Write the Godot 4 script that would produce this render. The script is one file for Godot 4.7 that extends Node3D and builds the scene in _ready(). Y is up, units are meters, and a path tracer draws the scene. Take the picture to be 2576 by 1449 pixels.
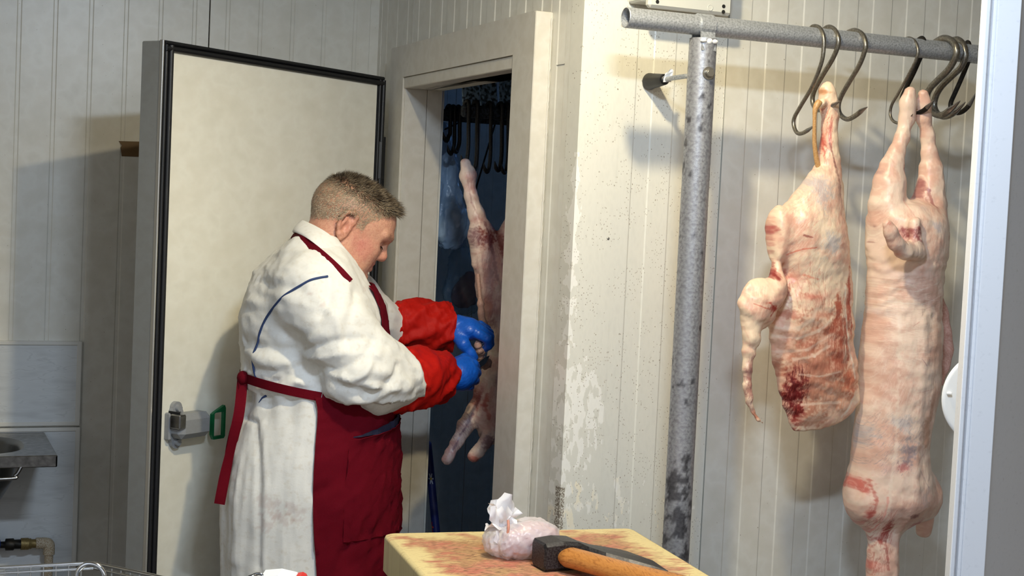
extends Node3D
# A butcher at the open door of a walk-in cold store; meat on a rail beside it. Metres, y up.
# x runs along the ribbed wall with the meat rail, z comes out of it; the outside corner of the store stands at x = 0, z = 0.

var M := {}
var used := {}

# ---------------------------------------------------------------- mesh builder
class MB:
	var v := PackedVector3Array()
	var n := PackedVector3Array()
	var c := PackedColorArray()
	var uv := PackedVector2Array()
	var idx := PackedInt32Array()
	var xf := Transform3D()
	var tint := Color(1, 1, 1)
	var use_c := false
	var use_uv := false

	func put(p: Vector3, nn: Vector3, u := Vector2.ZERO) -> int:
		v.append(xf * p)
		n.append((xf.basis * nn).normalized())
		c.append(tint)
		uv.append(u)
		return v.size() - 1

	# flat polygon, counter-clockwise seen from outside
	func face(pts: Array, uvs: Array = []) -> void:
		var nn: Vector3 = (pts[1] - pts[0]).cross(pts[2] - pts[0])
		if nn.length_squared() < 1e-14 and pts.size() > 3:
			nn = (pts[2] - pts[0]).cross(pts[3] - pts[0])
		nn = nn.normalized()
		var at := v.size()
		for i in pts.size():
			put(pts[i], nn, uvs[i] if uvs.size() else Vector2.ZERO)
		for i in range(1, pts.size() - 1):
			idx.append_array(PackedInt32Array([at, at + i, at + i + 1]))

	func face_out(pts: Array, mid: Vector3) -> void:
		var nn: Vector3 = (pts[1] - pts[0]).cross(pts[2] - pts[0])
		var cc := Vector3.ZERO
		for p in pts:
			cc += p
		if nn.dot(cc / pts.size() - mid) < 0:
			pts.reverse()
		face(pts)

	func box(lo: Vector3, hi: Vector3, bev := 0.0) -> void:
		var mid := (lo + hi) / 2
		var hs := (hi - lo) / 2
		bev = minf(bev, minf(hs.x, minf(hs.y, hs.z)) * 0.95)
		var sg := [-1.0, 1.0]
		if bev <= 0.0:
			for ax in 3:
				for s in sg:
					var q := []
					for t in [[-1, -1], [1, -1], [1, 1], [-1, 1]]:
						var p := Vector3()
						p[ax] = s
						p[(ax + 1) % 3] = t[0]
						p[(ax + 2) % 3] = t[1]
						q.append(mid + p * hs)
					face_out(q, mid)
			return
		var inn := hs - Vector3.ONE * bev
		for ax in 3:
			var b1 := (ax + 1) % 3
			var b2 := (ax + 2) % 3
			for s in sg:
				var q := []
				for t in [[-1, -1], [1, -1], [1, 1], [-1, 1]]:
					var p := Vector3()
					p[ax] = s * hs[ax]
					p[b1] = t[0] * inn[b1]
					p[b2] = t[1] * inn[b2]
					q.append(mid + p)
				face_out(q, mid)
			for s1 in sg:
				for s2 in sg:
					var q := []
					for e in [[-1, 0], [1, 0], [1, 1], [-1, 1]]:
						var p := Vector3()
						p[ax] = e[0] * inn[ax]
						p[b1] = s1 * (hs[b1] if e[1] == 0 else inn[b1])
						p[b2] = s2 * (inn[b2] if e[1] == 0 else hs[b2])
						q.append(mid + p)
					face_out(q, mid)
		for sx in sg:
			for sy in sg:
				for sz in sg:
					var s := Vector3(sx, sy, sz)
					face_out([mid + s * Vector3(hs.x, inn.y, inn.z), mid + s * Vector3(inn.x, hs.y, inn.z), mid + s * Vector3(inn.x, inn.y, hs.z)], mid)

	# rows of points joined into a smooth skin; close = each row is a ring
	func skin(rows: Array, close := true, cap := true, flip := false, uvs := false) -> void:
		var at := v.size()
		var i0 := idx.size()
		var w: int = rows[0].size()
		for i in rows.size():
			for j in w:
				put(rows[i][j], Vector3.ZERO, Vector2(float(j) / maxf(1, w - (0 if close else 1)), float(i) / maxf(1, rows.size() - 1)) if uvs else Vector2.ZERO)
		for i in rows.size() - 1:
			for j in (w if close else w - 1):
				var a := at + i * w + j
				var b := at + i * w + (j + 1) % w
				var q := [a, b, b + w, a + w]
				if flip:
					q.reverse()
				idx.append_array(PackedInt32Array([q[0], q[1], q[2], q[0], q[2], q[3]]))
		smooth(at, i0)
		if cap and close:
			var first: Array = Array(rows[0])
			var last: Array = Array(rows[-1])
			if flip:
				last.reverse()
			else:
				first.reverse()
			fan(first)
			fan(last)

	func fan(ring: Array) -> void:
		var mid := Vector3.ZERO
		for p in ring:
			mid += p
		mid /= ring.size()
		var nn := Vector3.ZERO
		for i in ring.size():
			nn += (ring[i] - mid).cross(ring[(i + 1) % ring.size()] - mid)
		nn = nn.normalized()
		var at := put(mid, nn)
		for p in ring:
			put(p, nn)
		for i in ring.size():
			idx.append_array(PackedInt32Array([at, at + 1 + i, at + 1 + (i + 1) % ring.size()]))

	func smooth(at := 0, i0 := 0) -> void:
		for i in range(at, v.size()):
			n[i] = Vector3.ZERO
		for i in range(i0, idx.size(), 3):
			var a := idx[i]
			var b := idx[i + 1]
			var d := idx[i + 2]
			var nn := (v[b] - v[a]).cross(v[d] - v[a])
			n[a] += nn
			n[b] += nn
			n[d] += nn
		for i in range(at, v.size()):
			n[i] = n[i].normalized()

	# round rod along points; rad a number or an array of numbers
	func tube(pts: Array, rad, sides := 12, cap := true) -> void:
		var rows := []
		var m := pts.size()
		var t0: Vector3 = (pts[1] - pts[0]).normalized()
		var side := t0.cross(Vector3.UP if absf(t0.y) < 0.9 else Vector3.RIGHT).normalized()
		for i in m:
			var t: Vector3 = (pts[mini(i + 1, m - 1)] - pts[maxi(i - 1, 0)]).normalized()
			side = (side - t * side.dot(t)).normalized()
			var up := t.cross(side)
			var r: float = rad[i] if rad is Array else rad
			var ring := []
			for j in sides:
				var a := TAU * j / sides
				ring.append(pts[i] + (side * cos(a) + up * sin(a)) * r)
			rows.append(ring)
		skin(rows, true, cap)

	# flat band along points: half width w along wd[i], thickness th
	func band(pts: Array, wd: Array, hw, th: float) -> void:
		var rows := []
		var m := pts.size()
		for i in m:
			var t: Vector3 = (pts[mini(i + 1, m - 1)] - pts[maxi(i - 1, 0)]).normalized()
			var w: Vector3 = (wd[i] - t * t.dot(wd[i])).normalized()
			var nn := t.cross(w)
			var h: float = hw[i] if hw is Array else hw
			rows.append([pts[i] - w * h - nn * th, pts[i] + w * h - nn * th, pts[i] + w * h + nn * th, pts[i] - w * h + nn * th])
		var mid := Vector3.ZERO
		for i in m - 1:
			mid = (pts[i] + pts[i + 1]) / 2
			for j in 4:
				var k := (j + 1) % 4
				face_out([rows[i][j], rows[i][k], rows[i + 1][k], rows[i + 1][j]], mid)
		face_out(rows[0].duplicate(), pts[1])
		face_out(rows[-1].duplicate(), pts[m - 2])

	# profile [radius, height] turned about y
	func lathe(prof: Array, sides := 24, cap := true) -> void:
		var rows := []
		for p in prof:
			var ring := []
			for j in sides:
				var a := -TAU * j / sides
				ring.append(Vector3(cos(a) * p[0], p[1], sin(a) * p[0]))
			rows.append(ring)
		skin(rows, true, cap)

	# polygon in xy (counter-clockwise) pushed from z0 to z1
	func prism(poly: PackedVector2Array, z0: float, z1: float) -> void:
		if Geometry2D.is_polygon_clockwise(poly):
			poly = poly.duplicate()
			poly.reverse()
		var tri := Geometry2D.triangulate_polygon(poly)
		for i in range(0, tri.size(), 3):
			var a := poly[tri[i]]
			var b := poly[tri[i + 1]]
			var d := poly[tri[i + 2]]
			if (b - a).cross(d - a) < 0:
				var s := b
				b = d
				d = s
			face([Vector3(a.x, a.y, z1), Vector3(b.x, b.y, z1), Vector3(d.x, d.y, z1)])
			face([Vector3(a.x, a.y, z0), Vector3(d.x, d.y, z0), Vector3(b.x, b.y, z0)])
		for i in poly.size():
			var a := poly[i]
			var b := poly[(i + 1) % poly.size()]
			face([Vector3(a.x, a.y, z0), Vector3(b.x, b.y, z0), Vector3(b.x, b.y, z1), Vector3(a.x, a.y, z1)])

	func join(o: MB) -> void:
		var at := v.size()
		v.append_array(o.v)
		n.append_array(o.n)
		c.append_array(o.c)
		uv.append_array(o.uv)
		for i in o.idx:
			idx.append(i + at)

	func commit(material: Material) -> ArrayMesh:
		var a := []
		a.resize(Mesh.ARRAY_MAX)
		a[Mesh.ARRAY_VERTEX] = v
		a[Mesh.ARRAY_NORMAL] = n
		if use_c:
			a[Mesh.ARRAY_COLOR] = c
		if use_uv:
			a[Mesh.ARRAY_TEX_UV] = uv
		var r := PackedInt32Array()
		r.resize(idx.size())
		for i in range(0, idx.size(), 3):
			r[i] = idx[i]
			r[i + 1] = idx[i + 2]
			r[i + 2] = idx[i + 1]
		a[Mesh.ARRAY_INDEX] = r
		var m := ArrayMesh.new()
		m.add_surface_from_arrays(Mesh.PRIMITIVE_TRIANGLES, a)
		m.surface_set_material(0, material)
		return m

# ---------------------------------------------------------------- distance field, meshed as surface nets
class Field:
	var lo: Vector3
	var h: float
	var nx: int
	var ny: int
	var nz: int
	var d := PackedFloat32Array()

	func _init(a: Vector3, b: Vector3, cell: float) -> void:
		lo = a
		h = cell
		nx = int(ceil((b.x - a.x) / h)) + 1
		ny = int(ceil((b.y - a.y) / h)) + 1
		nz = int(ceil((b.z - a.z) / h)) + 1
		d.resize(nx * ny * nz)
		d.fill(1.0)

	func span(a: Vector3, b: Vector3) -> Array:
		return [clampi(int(floor((a.x - lo.x) / h)), 0, nx - 1), clampi(int(ceil((b.x - lo.x) / h)), 0, nx - 1), clampi(int(floor((a.y - lo.y) / h)), 0, ny - 1), clampi(int(ceil((b.y - lo.y) / h)), 0, ny - 1), clampi(int(floor((a.z - lo.z) / h)), 0, nz - 1), clampi(int(ceil((b.z - lo.z) / h)), 0, nz - 1)]

	func mixin(i: int, q: float, k: float, cut: bool) -> void:
		var p := d[i]
		if cut:
			q = -q
			var t := maxf(k - absf(p - q), 0.0) / k
			d[i] = maxf(p, q) + t * t * k * 0.25
		else:
			var t := maxf(k - absf(p - q), 0.0) / k
			d[i] = minf(p, q) - t * t * k * 0.25

	func cap(a: Vector3, b: Vector3, ra: float, rb: float, k := 0.01, cut := false) -> void:
		var pad := Vector3.ONE * (maxf(ra, rb) + k + 2.0 * h)
		var s := span(a.min(b) - pad, a.max(b) + pad)
		var ba := b - a
		var inv := 1.0 / maxf(ba.length_squared(), 1e-9)
		for iy in range(s[2], s[3] + 1):
			for iz in range(s[4], s[5] + 1):
				var row := (iy * nz + iz) * nx
				var p := lo + Vector3(s[0], iy, iz) * h - a
				for ix in range(s[0], s[1] + 1):
					var t := clampf(p.dot(ba) * inv, 0.0, 1.0)
					mixin(row + ix, (p - ba * t).length() - (ra + (rb - ra) * t), k, cut)
					p.x += h

	func chain(pts: Array, k := 0.01) -> void:   # [[point, radius], ...]
		for i in pts.size() - 1:
			cap(pts[i][0], pts[i + 1][0], pts[i][1], pts[i + 1][1], k)

	func ell(mid: Vector3, r: Vector3, k := 0.01, cut := false, turn := Basis.IDENTITY) -> void:
		var big := maxf(r.x, maxf(r.y, r.z))
		var pad := Vector3.ONE * (big + k + 2.0 * h)
		if turn == Basis.IDENTITY:
			pad = r + Vector3.ONE * (k + 2.0 * h)
		var s := span(mid - pad, mid + pad)
		var back := turn.transposed()
		var r1 := Vector3.ONE / r
		var r2 := r1 * r1
		for iy in range(s[2], s[3] + 1):
			for iz in range(s[4], s[5] + 1):
				var row := (iy * nz + iz) * nx
				var p0 := lo + Vector3(s[0], iy, iz) * h - mid
				for ix in range(s[0], s[1] + 1):
					var p := back * p0
					var k0 := (p * r1).length()
					var k1 := maxf((p * r2).length(), 1e-6)
					mixin(row + ix, k0 * (k0 - 1.0) / k1, k, cut)
					p0.x += h

	# stacked ellipses [y, x, z, half along x, half along z], lowest first
	func stack(rows: Array, k := 0.01, turn := 0.0) -> void:
		var big := 0.0
		var a := Vector3(1e9, rows[0][0], 1e9)
		var b := Vector3(-1e9, rows[-1][0], -1e9)
		for q in rows:
			big = maxf(q[3], q[4])
			a = Vector3(minf(a.x, q[1] - big), a.y, minf(a.z, q[2] - big))
			b = Vector3(maxf(b.x, q[1] + big), b.y, maxf(b.z, q[2] + big))
		var pad := Vector3.ONE * (k + 2.0 * h)
		var s := span(a - pad, b + pad)
		var ct := cos(turn)
		var sn := sin(turn)
		for iy in range(s[2], s[3] + 1):
			var y := lo.y + iy * h
			var g := ring(rows, y)
			var over := maxf(maxf(rows[0][0] - y, y - rows[-1][0]), 0.0)
			var ia: float = 1.0 / g[3]
			var ib: float = 1.0 / g[4]
			for iz in range(s[4], s[5] + 1):
				var row := (iy * nz + iz) * nx
				var z: float = lo.z + iz * h - g[2]
				for ix in range(s[0], s[1] + 1):
					var x: float = lo.x + ix * h - g[1]
					var e := (x * ct - z * sn) * ia
					var f := (x * sn + z * ct) * ib
					var k0 := sqrt(e * e + f * f)
					var k1 := maxf(sqrt(e * e * ia * ia + f * f * ib * ib), 1e-6)
					var q := k0 * (k0 - 1.0) / k1
					if over > 0.0:
						q = sqrt(maxf(q, 0.0) * maxf(q, 0.0) + over * over) if q > 0.0 else over
					mixin(row + ix, q, k, false)

	static func ring(rows: Array, y: float) -> Array:
		if y <= rows[0][0]:
			return rows[0]
		for i in rows.size() - 1:
			if y <= rows[i + 1][0]:
				var t: float = (y - rows[i][0]) / (rows[i + 1][0] - rows[i][0])
				var p0: Array = rows[maxi(i - 1, 0)]
				var p1: Array = rows[i]
				var p2: Array = rows[i + 1]
				var p3: Array = rows[mini(i + 2, rows.size() - 1)]
				var o := [y]
				for j in range(1, 5):
					var m1: float = (p2[j] - p0[j]) * 0.5
					var m2: float = (p3[j] - p1[j]) * 0.5
					o.append((2 * t * t * t - 3 * t * t + 1) * p1[j] + (t * t * t - 2 * t * t + t) * m1 + (3 * t * t - 2 * t * t * t) * p2[j] + (t * t * t - t * t) * m2)
				return o
		return rows[-1]

	func at(p: Vector3) -> float:
		var q := (p - lo) / h
		var x := clampi(int(floor(q.x)), 0, nx - 2)
		var y := clampi(int(floor(q.y)), 0, ny - 2)
		var z := clampi(int(floor(q.z)), 0, nz - 2)
		var f := Vector3(q.x - x, q.y - y, q.z - z)
		var r := 0.0
		for o in 8:
			var ox := o & 1
			var oy := (o >> 1) & 1
			var oz := (o >> 2) & 1
			r += d[((y + oy) * nz + z + oz) * nx + x + ox] * (f.x if ox else 1 - f.x) * (f.y if oy else 1 - f.y) * (f.z if oz else 1 - f.z)
		return r

	func slope(p: Vector3) -> Vector3:
		return Vector3(at(p + Vector3(h, 0, 0)) - at(p - Vector3(h, 0, 0)), at(p + Vector3(0, h, 0)) - at(p - Vector3(0, h, 0)), at(p + Vector3(0, 0, h)) - at(p - Vector3(0, 0, h))).normalized()

	func snap(p: Vector3, off := 0.0) -> Vector3:
		for i in 6:
			p -= slope(p) * clampf(at(p) - off, -0.03, 0.03)
		return p

	# lay a point onto the surface, coming from the side that faces against dir
	func lay(p: Vector3, dir: Vector3, off := 0.0) -> Vector3:
		var q := p - dir * 0.16
		for i in 160:
			if at(q) < off:
				break
			q += dir * 0.002
		return q

	func mesh(move = null, paint = null) -> MB:
		var mb := MB.new()
		var cells := PackedInt32Array()
		cells.resize(nx * ny * nz)
		cells.fill(-1)
		var dx := 1
		var dz := nx
		var dy := nx * nz
		var off := PackedInt32Array([0, dx, dz, dx + dz, dy, dy + dx, dy + dz, dy + dx + dz])
		var verts := PackedVector3Array()
		for iy in ny - 1:
			for iz in nz - 1:
				var row := (iy * nz + iz) * nx
				var s0 := int(d[row] < 0.0) + int(d[row + dz] < 0.0) + int(d[row + dy] < 0.0) + int(d[row + dy + dz] < 0.0)
				for ix in nx - 1:
					var i := row + ix
					var s1 := int(d[i + 1] < 0.0) + int(d[i + 1 + dz] < 0.0) + int(d[i + 1 + dy] < 0.0) + int(d[i + 1 + dy + dz] < 0.0)
					var tot := s0 + s1
					s0 = s1
					if tot == 0 or tot == 8:
						continue
					var sum := Vector3.ZERO
					var cnt := 0
					for e in 12:
						var a: int = EA[e]
						var b: int = EB[e]
						var da := d[i + off[a]]
						var db := d[i + off[b]]
						if (da < 0.0) != (db < 0.0):
							var t := da / (da - db)
							sum += Vector3(a & 1, (a >> 2) & 1, (a >> 1) & 1).lerp(Vector3(b & 1, (b >> 2) & 1, (b >> 1) & 1), t)
							cnt += 1
					cells[i] = verts.size()
					verts.append(lo + (Vector3(ix, iy, iz) + sum / cnt) * h)
		mb.v = verts
		mb.n.resize(verts.size())
		for iy in range(1, ny - 1):
			for iz in range(1, nz - 1):
				var row := (iy * nz + iz) * nx
				for ix in range(1, nx - 1):
					var i := row + ix
					var ins := d[i] < 0.0
					if ins != (d[i + dx] < 0.0):
						quad(mb, cells[i], cells[i - dy], cells[i - dy - dz], cells[i - dz], ins)
					if ins != (d[i + dy] < 0.0):
						quad(mb, cells[i], cells[i - dz], cells[i - dz - dx], cells[i - dx], ins)
					if ins != (d[i + dz] < 0.0):
						quad(mb, cells[i], cells[i - dx], cells[i - dx - dy], cells[i - dy], ins)
		mb.smooth()
		if move != null:
			for i in mb.v.size():
				mb.v[i] += mb.n[i] * float(move.call(mb.v[i], mb.n[i]))
			mb.smooth()
		mb.c.resize(mb.v.size())
		mb.uv.resize(mb.v.size())
		mb.c.fill(Color(1, 1, 1))
		if paint != null:
			mb.use_c = true
			for i in mb.v.size():
				mb.c[i] = paint.call(mb.v[i], mb.n[i])
		return mb

	const EA := [0, 2, 4, 6, 0, 1, 4, 5, 0, 1, 2, 3]
	const EB := [1, 3, 5, 7, 2, 3, 6, 7, 4, 5, 6, 7]

	func quad(mb: MB, a: int, b: int, c: int, e: int, ins: bool) -> void:
		if a < 0 or b < 0 or c < 0 or e < 0:
			return
		if ins:
			mb.idx.append_array(PackedInt32Array([a, b, c, a, c, e]))
		else:
			mb.idx.append_array(PackedInt32Array([a, c, b, a, e, c]))

# ---------------------------------------------------------------- small helpers
func numbered(called: String) -> String:
	if not used.has(called):
		used[called] = 0
		return called
	used[called] += 1
	return "%s_%03d" % [called, used[called]]

func obj(called: String, mb: MB, material: Material, parent: Node = self) -> MeshInstance3D:
	var o := MeshInstance3D.new()
	o.name = numbered(called) if parent == self else called
	o.mesh = mb.commit(material)
	o.cast_shadow = GeometryInstance3D.SHADOW_CASTING_SETTING_ON
	parent.add_child(o, true)
	return o

func thing(called: String, label: String, category: String, at := Vector3.ZERO, group := "") -> Node3D:
	var o := Node3D.new()
	o.name = numbered(called)
	add_child(o)
	o.position = at
	tag(o, label, category, group)
	return o

func tag(o: Node, label: String, category: String, group := "") -> Node:
	o.set_meta("label", label)
	o.set_meta("category", category)
	if group:
		o.set_meta("group", group)
	return o

func shell(o: Node, label := "") -> Node:
	o.set_meta("kind", "structure")
	if label:
		o.set_meta("label", label)
	return o

func group_node(called: String, label: String) -> Node3D:
	var o := Node3D.new()
	o.name = numbered(called)
	add_child(o)
	shell(o, label)
	return o

func sphere_at(mb: MB, p: Vector3, r: Vector3, sides := 14) -> void:
	var rows := []
	for i in 9:
		var a := PI * (0.02 + 0.96 * i / 8.0)
		var ring := []
		for j in sides:
			var b := -TAU * j / sides
			ring.append(p + Vector3(sin(a) * cos(b), -cos(a), sin(a) * sin(b)) * r)
		rows.append(ring)
	mb.skin(rows, true, true)

func curve(pts: Array, per := 6) -> Array:   # smooth line through points
	var o := []
	for i in pts.size() - 1:
		var a: Vector3 = pts[maxi(i - 1, 0)]
		var b: Vector3 = pts[i]
		var c: Vector3 = pts[i + 1]
		var e: Vector3 = pts[mini(i + 2, pts.size() - 1)]
		for j in per:
			o.append(b.cubic_interpolate(c, a, e, float(j) / per))
	o.append(pts[-1])
	return o

func lin(r: float, g: float, b: float) -> Color:
	return Color(r / 255.0, g / 255.0, b / 255.0).srgb_to_linear()

func srgb(r: float, g: float, b: float, a := 1.0) -> Color:
	return Color(r / 255.0, g / 255.0, b / 255.0, a)

func noise(freq: float, seed_ := 1, oct := 4, kind := FastNoiseLite.TYPE_SIMPLEX_SMOOTH) -> FastNoiseLite:
	var f := FastNoiseLite.new()
	f.seed = seed_
	f.frequency = freq
	f.noise_type = kind
	f.fractal_type = FastNoiseLite.FRACTAL_FBM if oct > 1 else FastNoiseLite.FRACTAL_NONE
	f.fractal_octaves = oct
	return f

func ntex(freq: float, seed_: int, stops: Array, oct := 5, size := 512, kind := FastNoiseLite.TYPE_SIMPLEX_SMOOTH) -> NoiseTexture2D:
	var t := NoiseTexture2D.new()
	t.width = size
	t.height = size
	t.seamless = true
	t.noise = noise(freq, seed_, oct, kind)
	if stops.size():
		var g := Gradient.new()
		var offs := PackedFloat32Array()
		var cols := PackedColorArray()
		for s in stops:
			offs.append(s[0])
			cols.append(s[1])
		g.offsets = offs
		g.colors = cols
		t.color_ramp = g
	return t

func mat(col: Color, rough := 0.6, metal := 0.0, tex: Texture2D = null, scale := 1.0, relief: Texture2D = null, cm := 0.0, vc := false) -> StandardMaterial3D:
	var m := StandardMaterial3D.new()
	m.albedo_color = col
	m.roughness = rough
	m.metallic = metal
	m.vertex_color_use_as_albedo = vc
	if tex:
		m.albedo_texture = tex
	if relief:
		m.heightmap_enabled = true
		m.heightmap_texture = relief
		m.heightmap_scale = cm
	if tex or relief:
		m.uv1_triplanar = true
		m.uv1_world_triplanar = true
		m.uv1_scale = Vector3.ONE * scale
	return m

# ---------------------------------------------------------------- scene
func _ready() -> void:
	# camera
	var cam := Camera3D.new()
	cam.name = "camera"
	add_child(cam)
	cam.transform = Transform3D(Basis(Vector3(0.9218, 0.0468, 0.3848), Vector3(-0.0218, 0.9974, -0.0690), Vector3(-0.3870, 0.0552, 0.9204)), Vector3(-1.3804, 1.6200, 2.9441))
	cam.fov = 22.32
	cam.near = 0.05
	cam.far = 60.0
	cam.current = true
	# daylight of the hall, coming in over the low walls
	var env := Environment.new()
	env.background_mode = Environment.BG_SKY
	var sky := Sky.new()
	var sm := ProceduralSkyMaterial.new()
	sm.sky_top_color = srgb(164, 176, 196)
	sm.sky_horizon_color = srgb(206, 206, 204)
	sm.ground_bottom_color = srgb(120, 116, 108)
	sm.ground_horizon_color = srgb(160, 156, 148)
	sm.sky_energy_multiplier = 1.3
	sm.ground_energy_multiplier = 1.2
	sky.sky_material = sm
	env.sky = sky
	env.tonemap_mode = Environment.TONE_MAPPER_LINEAR
	env.tonemap_exposure = 1.1
	env.sdfgi_enabled = true
	env.ssao_enabled = true
	env.ssil_enabled = true
	var we := WorldEnvironment.new()
	we.name = "surroundings"
	we.environment = env
	add_child(we)
	materials()
	# the warm bulb over the corner of the cold store, and the cool strip lamp over the counter
	warm_bulb(Vector3(-0.38, 2.62, 0.8), 1.6)
	cool_strip(Vector3(-0.64, 2.5, 1.75), 2.3)
	# the place
	build_shell()
	build_cold_room()
	build_door()
	build_side_frame()
	build_sink_corner()
	# the things
	build_rail()
	build_meat()
	build_inside_meat()
	build_person()
	build_block()
	build_counter()

func materials() -> void:
	var grain := ntex(0.02, 3, [[0.0, Color(0.95, 0.945, 0.93)], [0.45, Color(0.985, 0.98, 0.975)], [0.6, Color(1, 1, 1)], [1.0, Color(0.95, 0.945, 0.935)]], 5)
	var specks := ntex(0.16, 8, [[0.0, Color(0.5, 0.44, 0.36)], [0.055, Color(0.62, 0.56, 0.48)], [0.075, Color(1, 1, 1)], [1.0, Color(1, 1, 1)]], 2, 1024)
	var fine := ntex(0.35, 5, [], 3, 256)
	var dent := ntex(0.012, 6, [], 2, 512)
	M.fine = fine
	M.wall = mat(srgb(226, 224, 214), 0.34, 0.0, grain, 0.9, dent, 0.05)
	M.wall.detail_enabled = true
	M.wall.detail_albedo = specks
	M.wall.detail_blend_mode = BaseMaterial3D.BLEND_MODE_MUL
	M.wall.detail_uv_layer = BaseMaterial3D.DETAIL_UV_1
	M.back = M.wall
	M.frame = mat(srgb(210, 206, 196), 0.38, 0.0, grain, 1.3)
	M.cold = M.wall
	M.ceiling = mat(srgb(196, 190, 180), 0.8)
	M.shop = mat(srgb(180, 172, 156), 0.8, 0.0, grain, 0.7)
	M.floor = mat(srgb(116, 106, 96), 0.5, 0.0, grain, 1.5)
	M.caulk = mat(srgb(70, 62, 50), 0.9)
	M.screw = mat(srgb(160, 156, 148), 0.35, 0.9)
	M.door = mat(srgb(247, 244, 229), 0.42, 0.0, grain, 1.0, dent, 0.03)
	M.door_edge = mat(srgb(150, 152, 150), 0.45, 0.1, grain, 2.0)
	M.alu = mat(srgb(215, 215, 212), 0.3, 0.8)
	M.rubber = mat(srgb(18, 19, 22), 0.45, 0.0, null, 1.0, fine, 0.01)
	M.latch = mat(srgb(150, 152, 154), 0.5, 0.0, grain, 6.0)
	M.green = mat(srgb(8, 104, 62), 0.4)
	M.steel = mat(srgb(172, 172, 172), 0.28, 1.0, ntex(0.05, 21, [[0.0, Color(0.7, 0.7, 0.7)], [1.0, Color(1, 1, 1)]], 3, 256), 3.0)
	M.hook = mat(srgb(160, 157, 150), 0.34, 0.8, ntex(0.08, 22, [[0.0, Color(0.6, 0.57, 0.52)], [1.0, Color(1, 1, 1)]], 4, 256), 8.0)
	M.black_hook = mat(srgb(66, 63, 60), 0.55, 0.6, ntex(0.1, 23, [[0.0, Color(0.35, 0.33, 0.3)], [1.0, Color(1, 1, 1)]], 4, 256), 10.0, fine, 0.04)
	var zinc := ntex(0.035, 31, [[0.0, Color(0.62, 0.62, 0.63)], [0.35, Color(0.82, 0.83, 0.84)], [0.6, Color(0.93, 0.94, 0.95)], [1.0, Color(1, 1, 1)]], 5)
	M.zinc = mat(srgb(205, 207, 210), 0.42, 0.55, zinc, 9.0, fine, 0.03)
	M.tape = mat(srgb(104, 76, 36), 0.35)
	M.white_plastic = mat(srgb(236, 236, 234), 0.35)
	M.grey_plastic = mat(srgb(206, 206, 198), 0.45)
	M.dark_hole = mat(srgb(20, 20, 20), 0.9)
	M.red_plastic = mat(srgb(205, 32, 28), 0.35)
	M.blue_plastic = mat(srgb(20, 60, 150), 0.4)
	M.brass = mat(srgb(160, 136, 84), 0.5, 0.6, zinc, 12.0)
	M.dark_metal = mat(srgb(40, 38, 34), 0.5, 0.7)

func warm_bulb(at: Vector3, power: float) -> void:
	var t := thing("pendant_lamp", "warm bulb under an enamel shade hanging above the cold store corner", "lamp", at)
	var cord := MB.new()
	cord.tube([Vector3(0, 0.12, 0), Vector3(0, 3.0 - at.y, 0)], 0.004, 8)
	obj("cord", cord, M.rubber, t)
	var cap := MB.new()
	cap.lathe([[0.014, 0.05], [0.018, 0.055], [0.02, 0.1], [0.012, 0.125]], 16)
	obj("socket", cap, M.white_plastic, t)
	var sh := MB.new()
	sh.lathe([[0.018, 0.10], [0.05, 0.085], [0.085, 0.045], [0.118, -0.041], [0.12, -0.044], [0.118, -0.045], [0.083, 0.042], [0.048, 0.081], [0.016, 0.096]], 40, false)
	obj("shade", sh, M.white_plastic, t)
	var b := MB.new()
	sphere_at(b, Vector3.ZERO, Vector3(0.034, 0.04, 0.034), 18)
	var glow := mat(srgb(255, 240, 215), 0.4)
	glow.emission_enabled = true
	glow.emission = Color(1.0, 0.86, 0.62)
	glow.emission_energy_multiplier = 3.0
	obj("bulb", b, glow, t)
	var l := OmniLight3D.new()
	l.name = "bulb_light"
	l.light_color = Color(1.0, 0.935, 0.78)
	l.light_energy = power
	l.light_size = 0.034
	l.omni_range = 12.0
	l.omni_attenuation = 2.0
	l.shadow_enabled = true
	t.add_child(l)

func cool_strip(at: Vector3, power: float) -> void:
	var t := thing("strip_lamp", "short cool white strip lamp hung over the serving counter", "lamp", at)
	var turn := Basis(Vector3.RIGHT, deg_to_rad(-50))
	var body := MB.new()
	body.xf = Transform3D(turn, Vector3.ZERO)
	body.box(Vector3(-0.17, -0.045, 0.003), Vector3(0.17, 0.045, 0.045), 0.006)
	obj("housing", body, M.white_plastic, t)
	for s in [-0.12, 0.12]:
		var c := MB.new()
		c.tube([Vector3(s, 0.02, 0.02), Vector3(s, 3.0 - at.y, 0.02)], 0.003, 6)
		obj("suspension_wire", c, M.steel, t)
	var face := MB.new()
	face.xf = Transform3D(turn, Vector3.ZERO)
	face.box(Vector3(-0.16, -0.035, 0.0), Vector3(0.16, 0.035, 0.004), 0.001)
	var glow := mat(srgb(240, 246, 255), 0.4)
	glow.emission_enabled = true
	glow.emission = Color(0.86, 0.93, 1.0)
	glow.emission_energy_multiplier = 4.0
	obj("diffuser", face, glow, t)
	var l := AreaLight3D.new()
	l.name = "strip_light"
	l.light_color = Color(0.84, 0.915, 1.0)
	l.light_energy = power
	l.area_size = Vector2(0.32, 0.07)
	l.area_range = 14.0
	l.shadow_enabled = true
	l.transform = Transform3D(turn, turn * Vector3(0, 0, -0.004))
	t.add_child(l)

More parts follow.
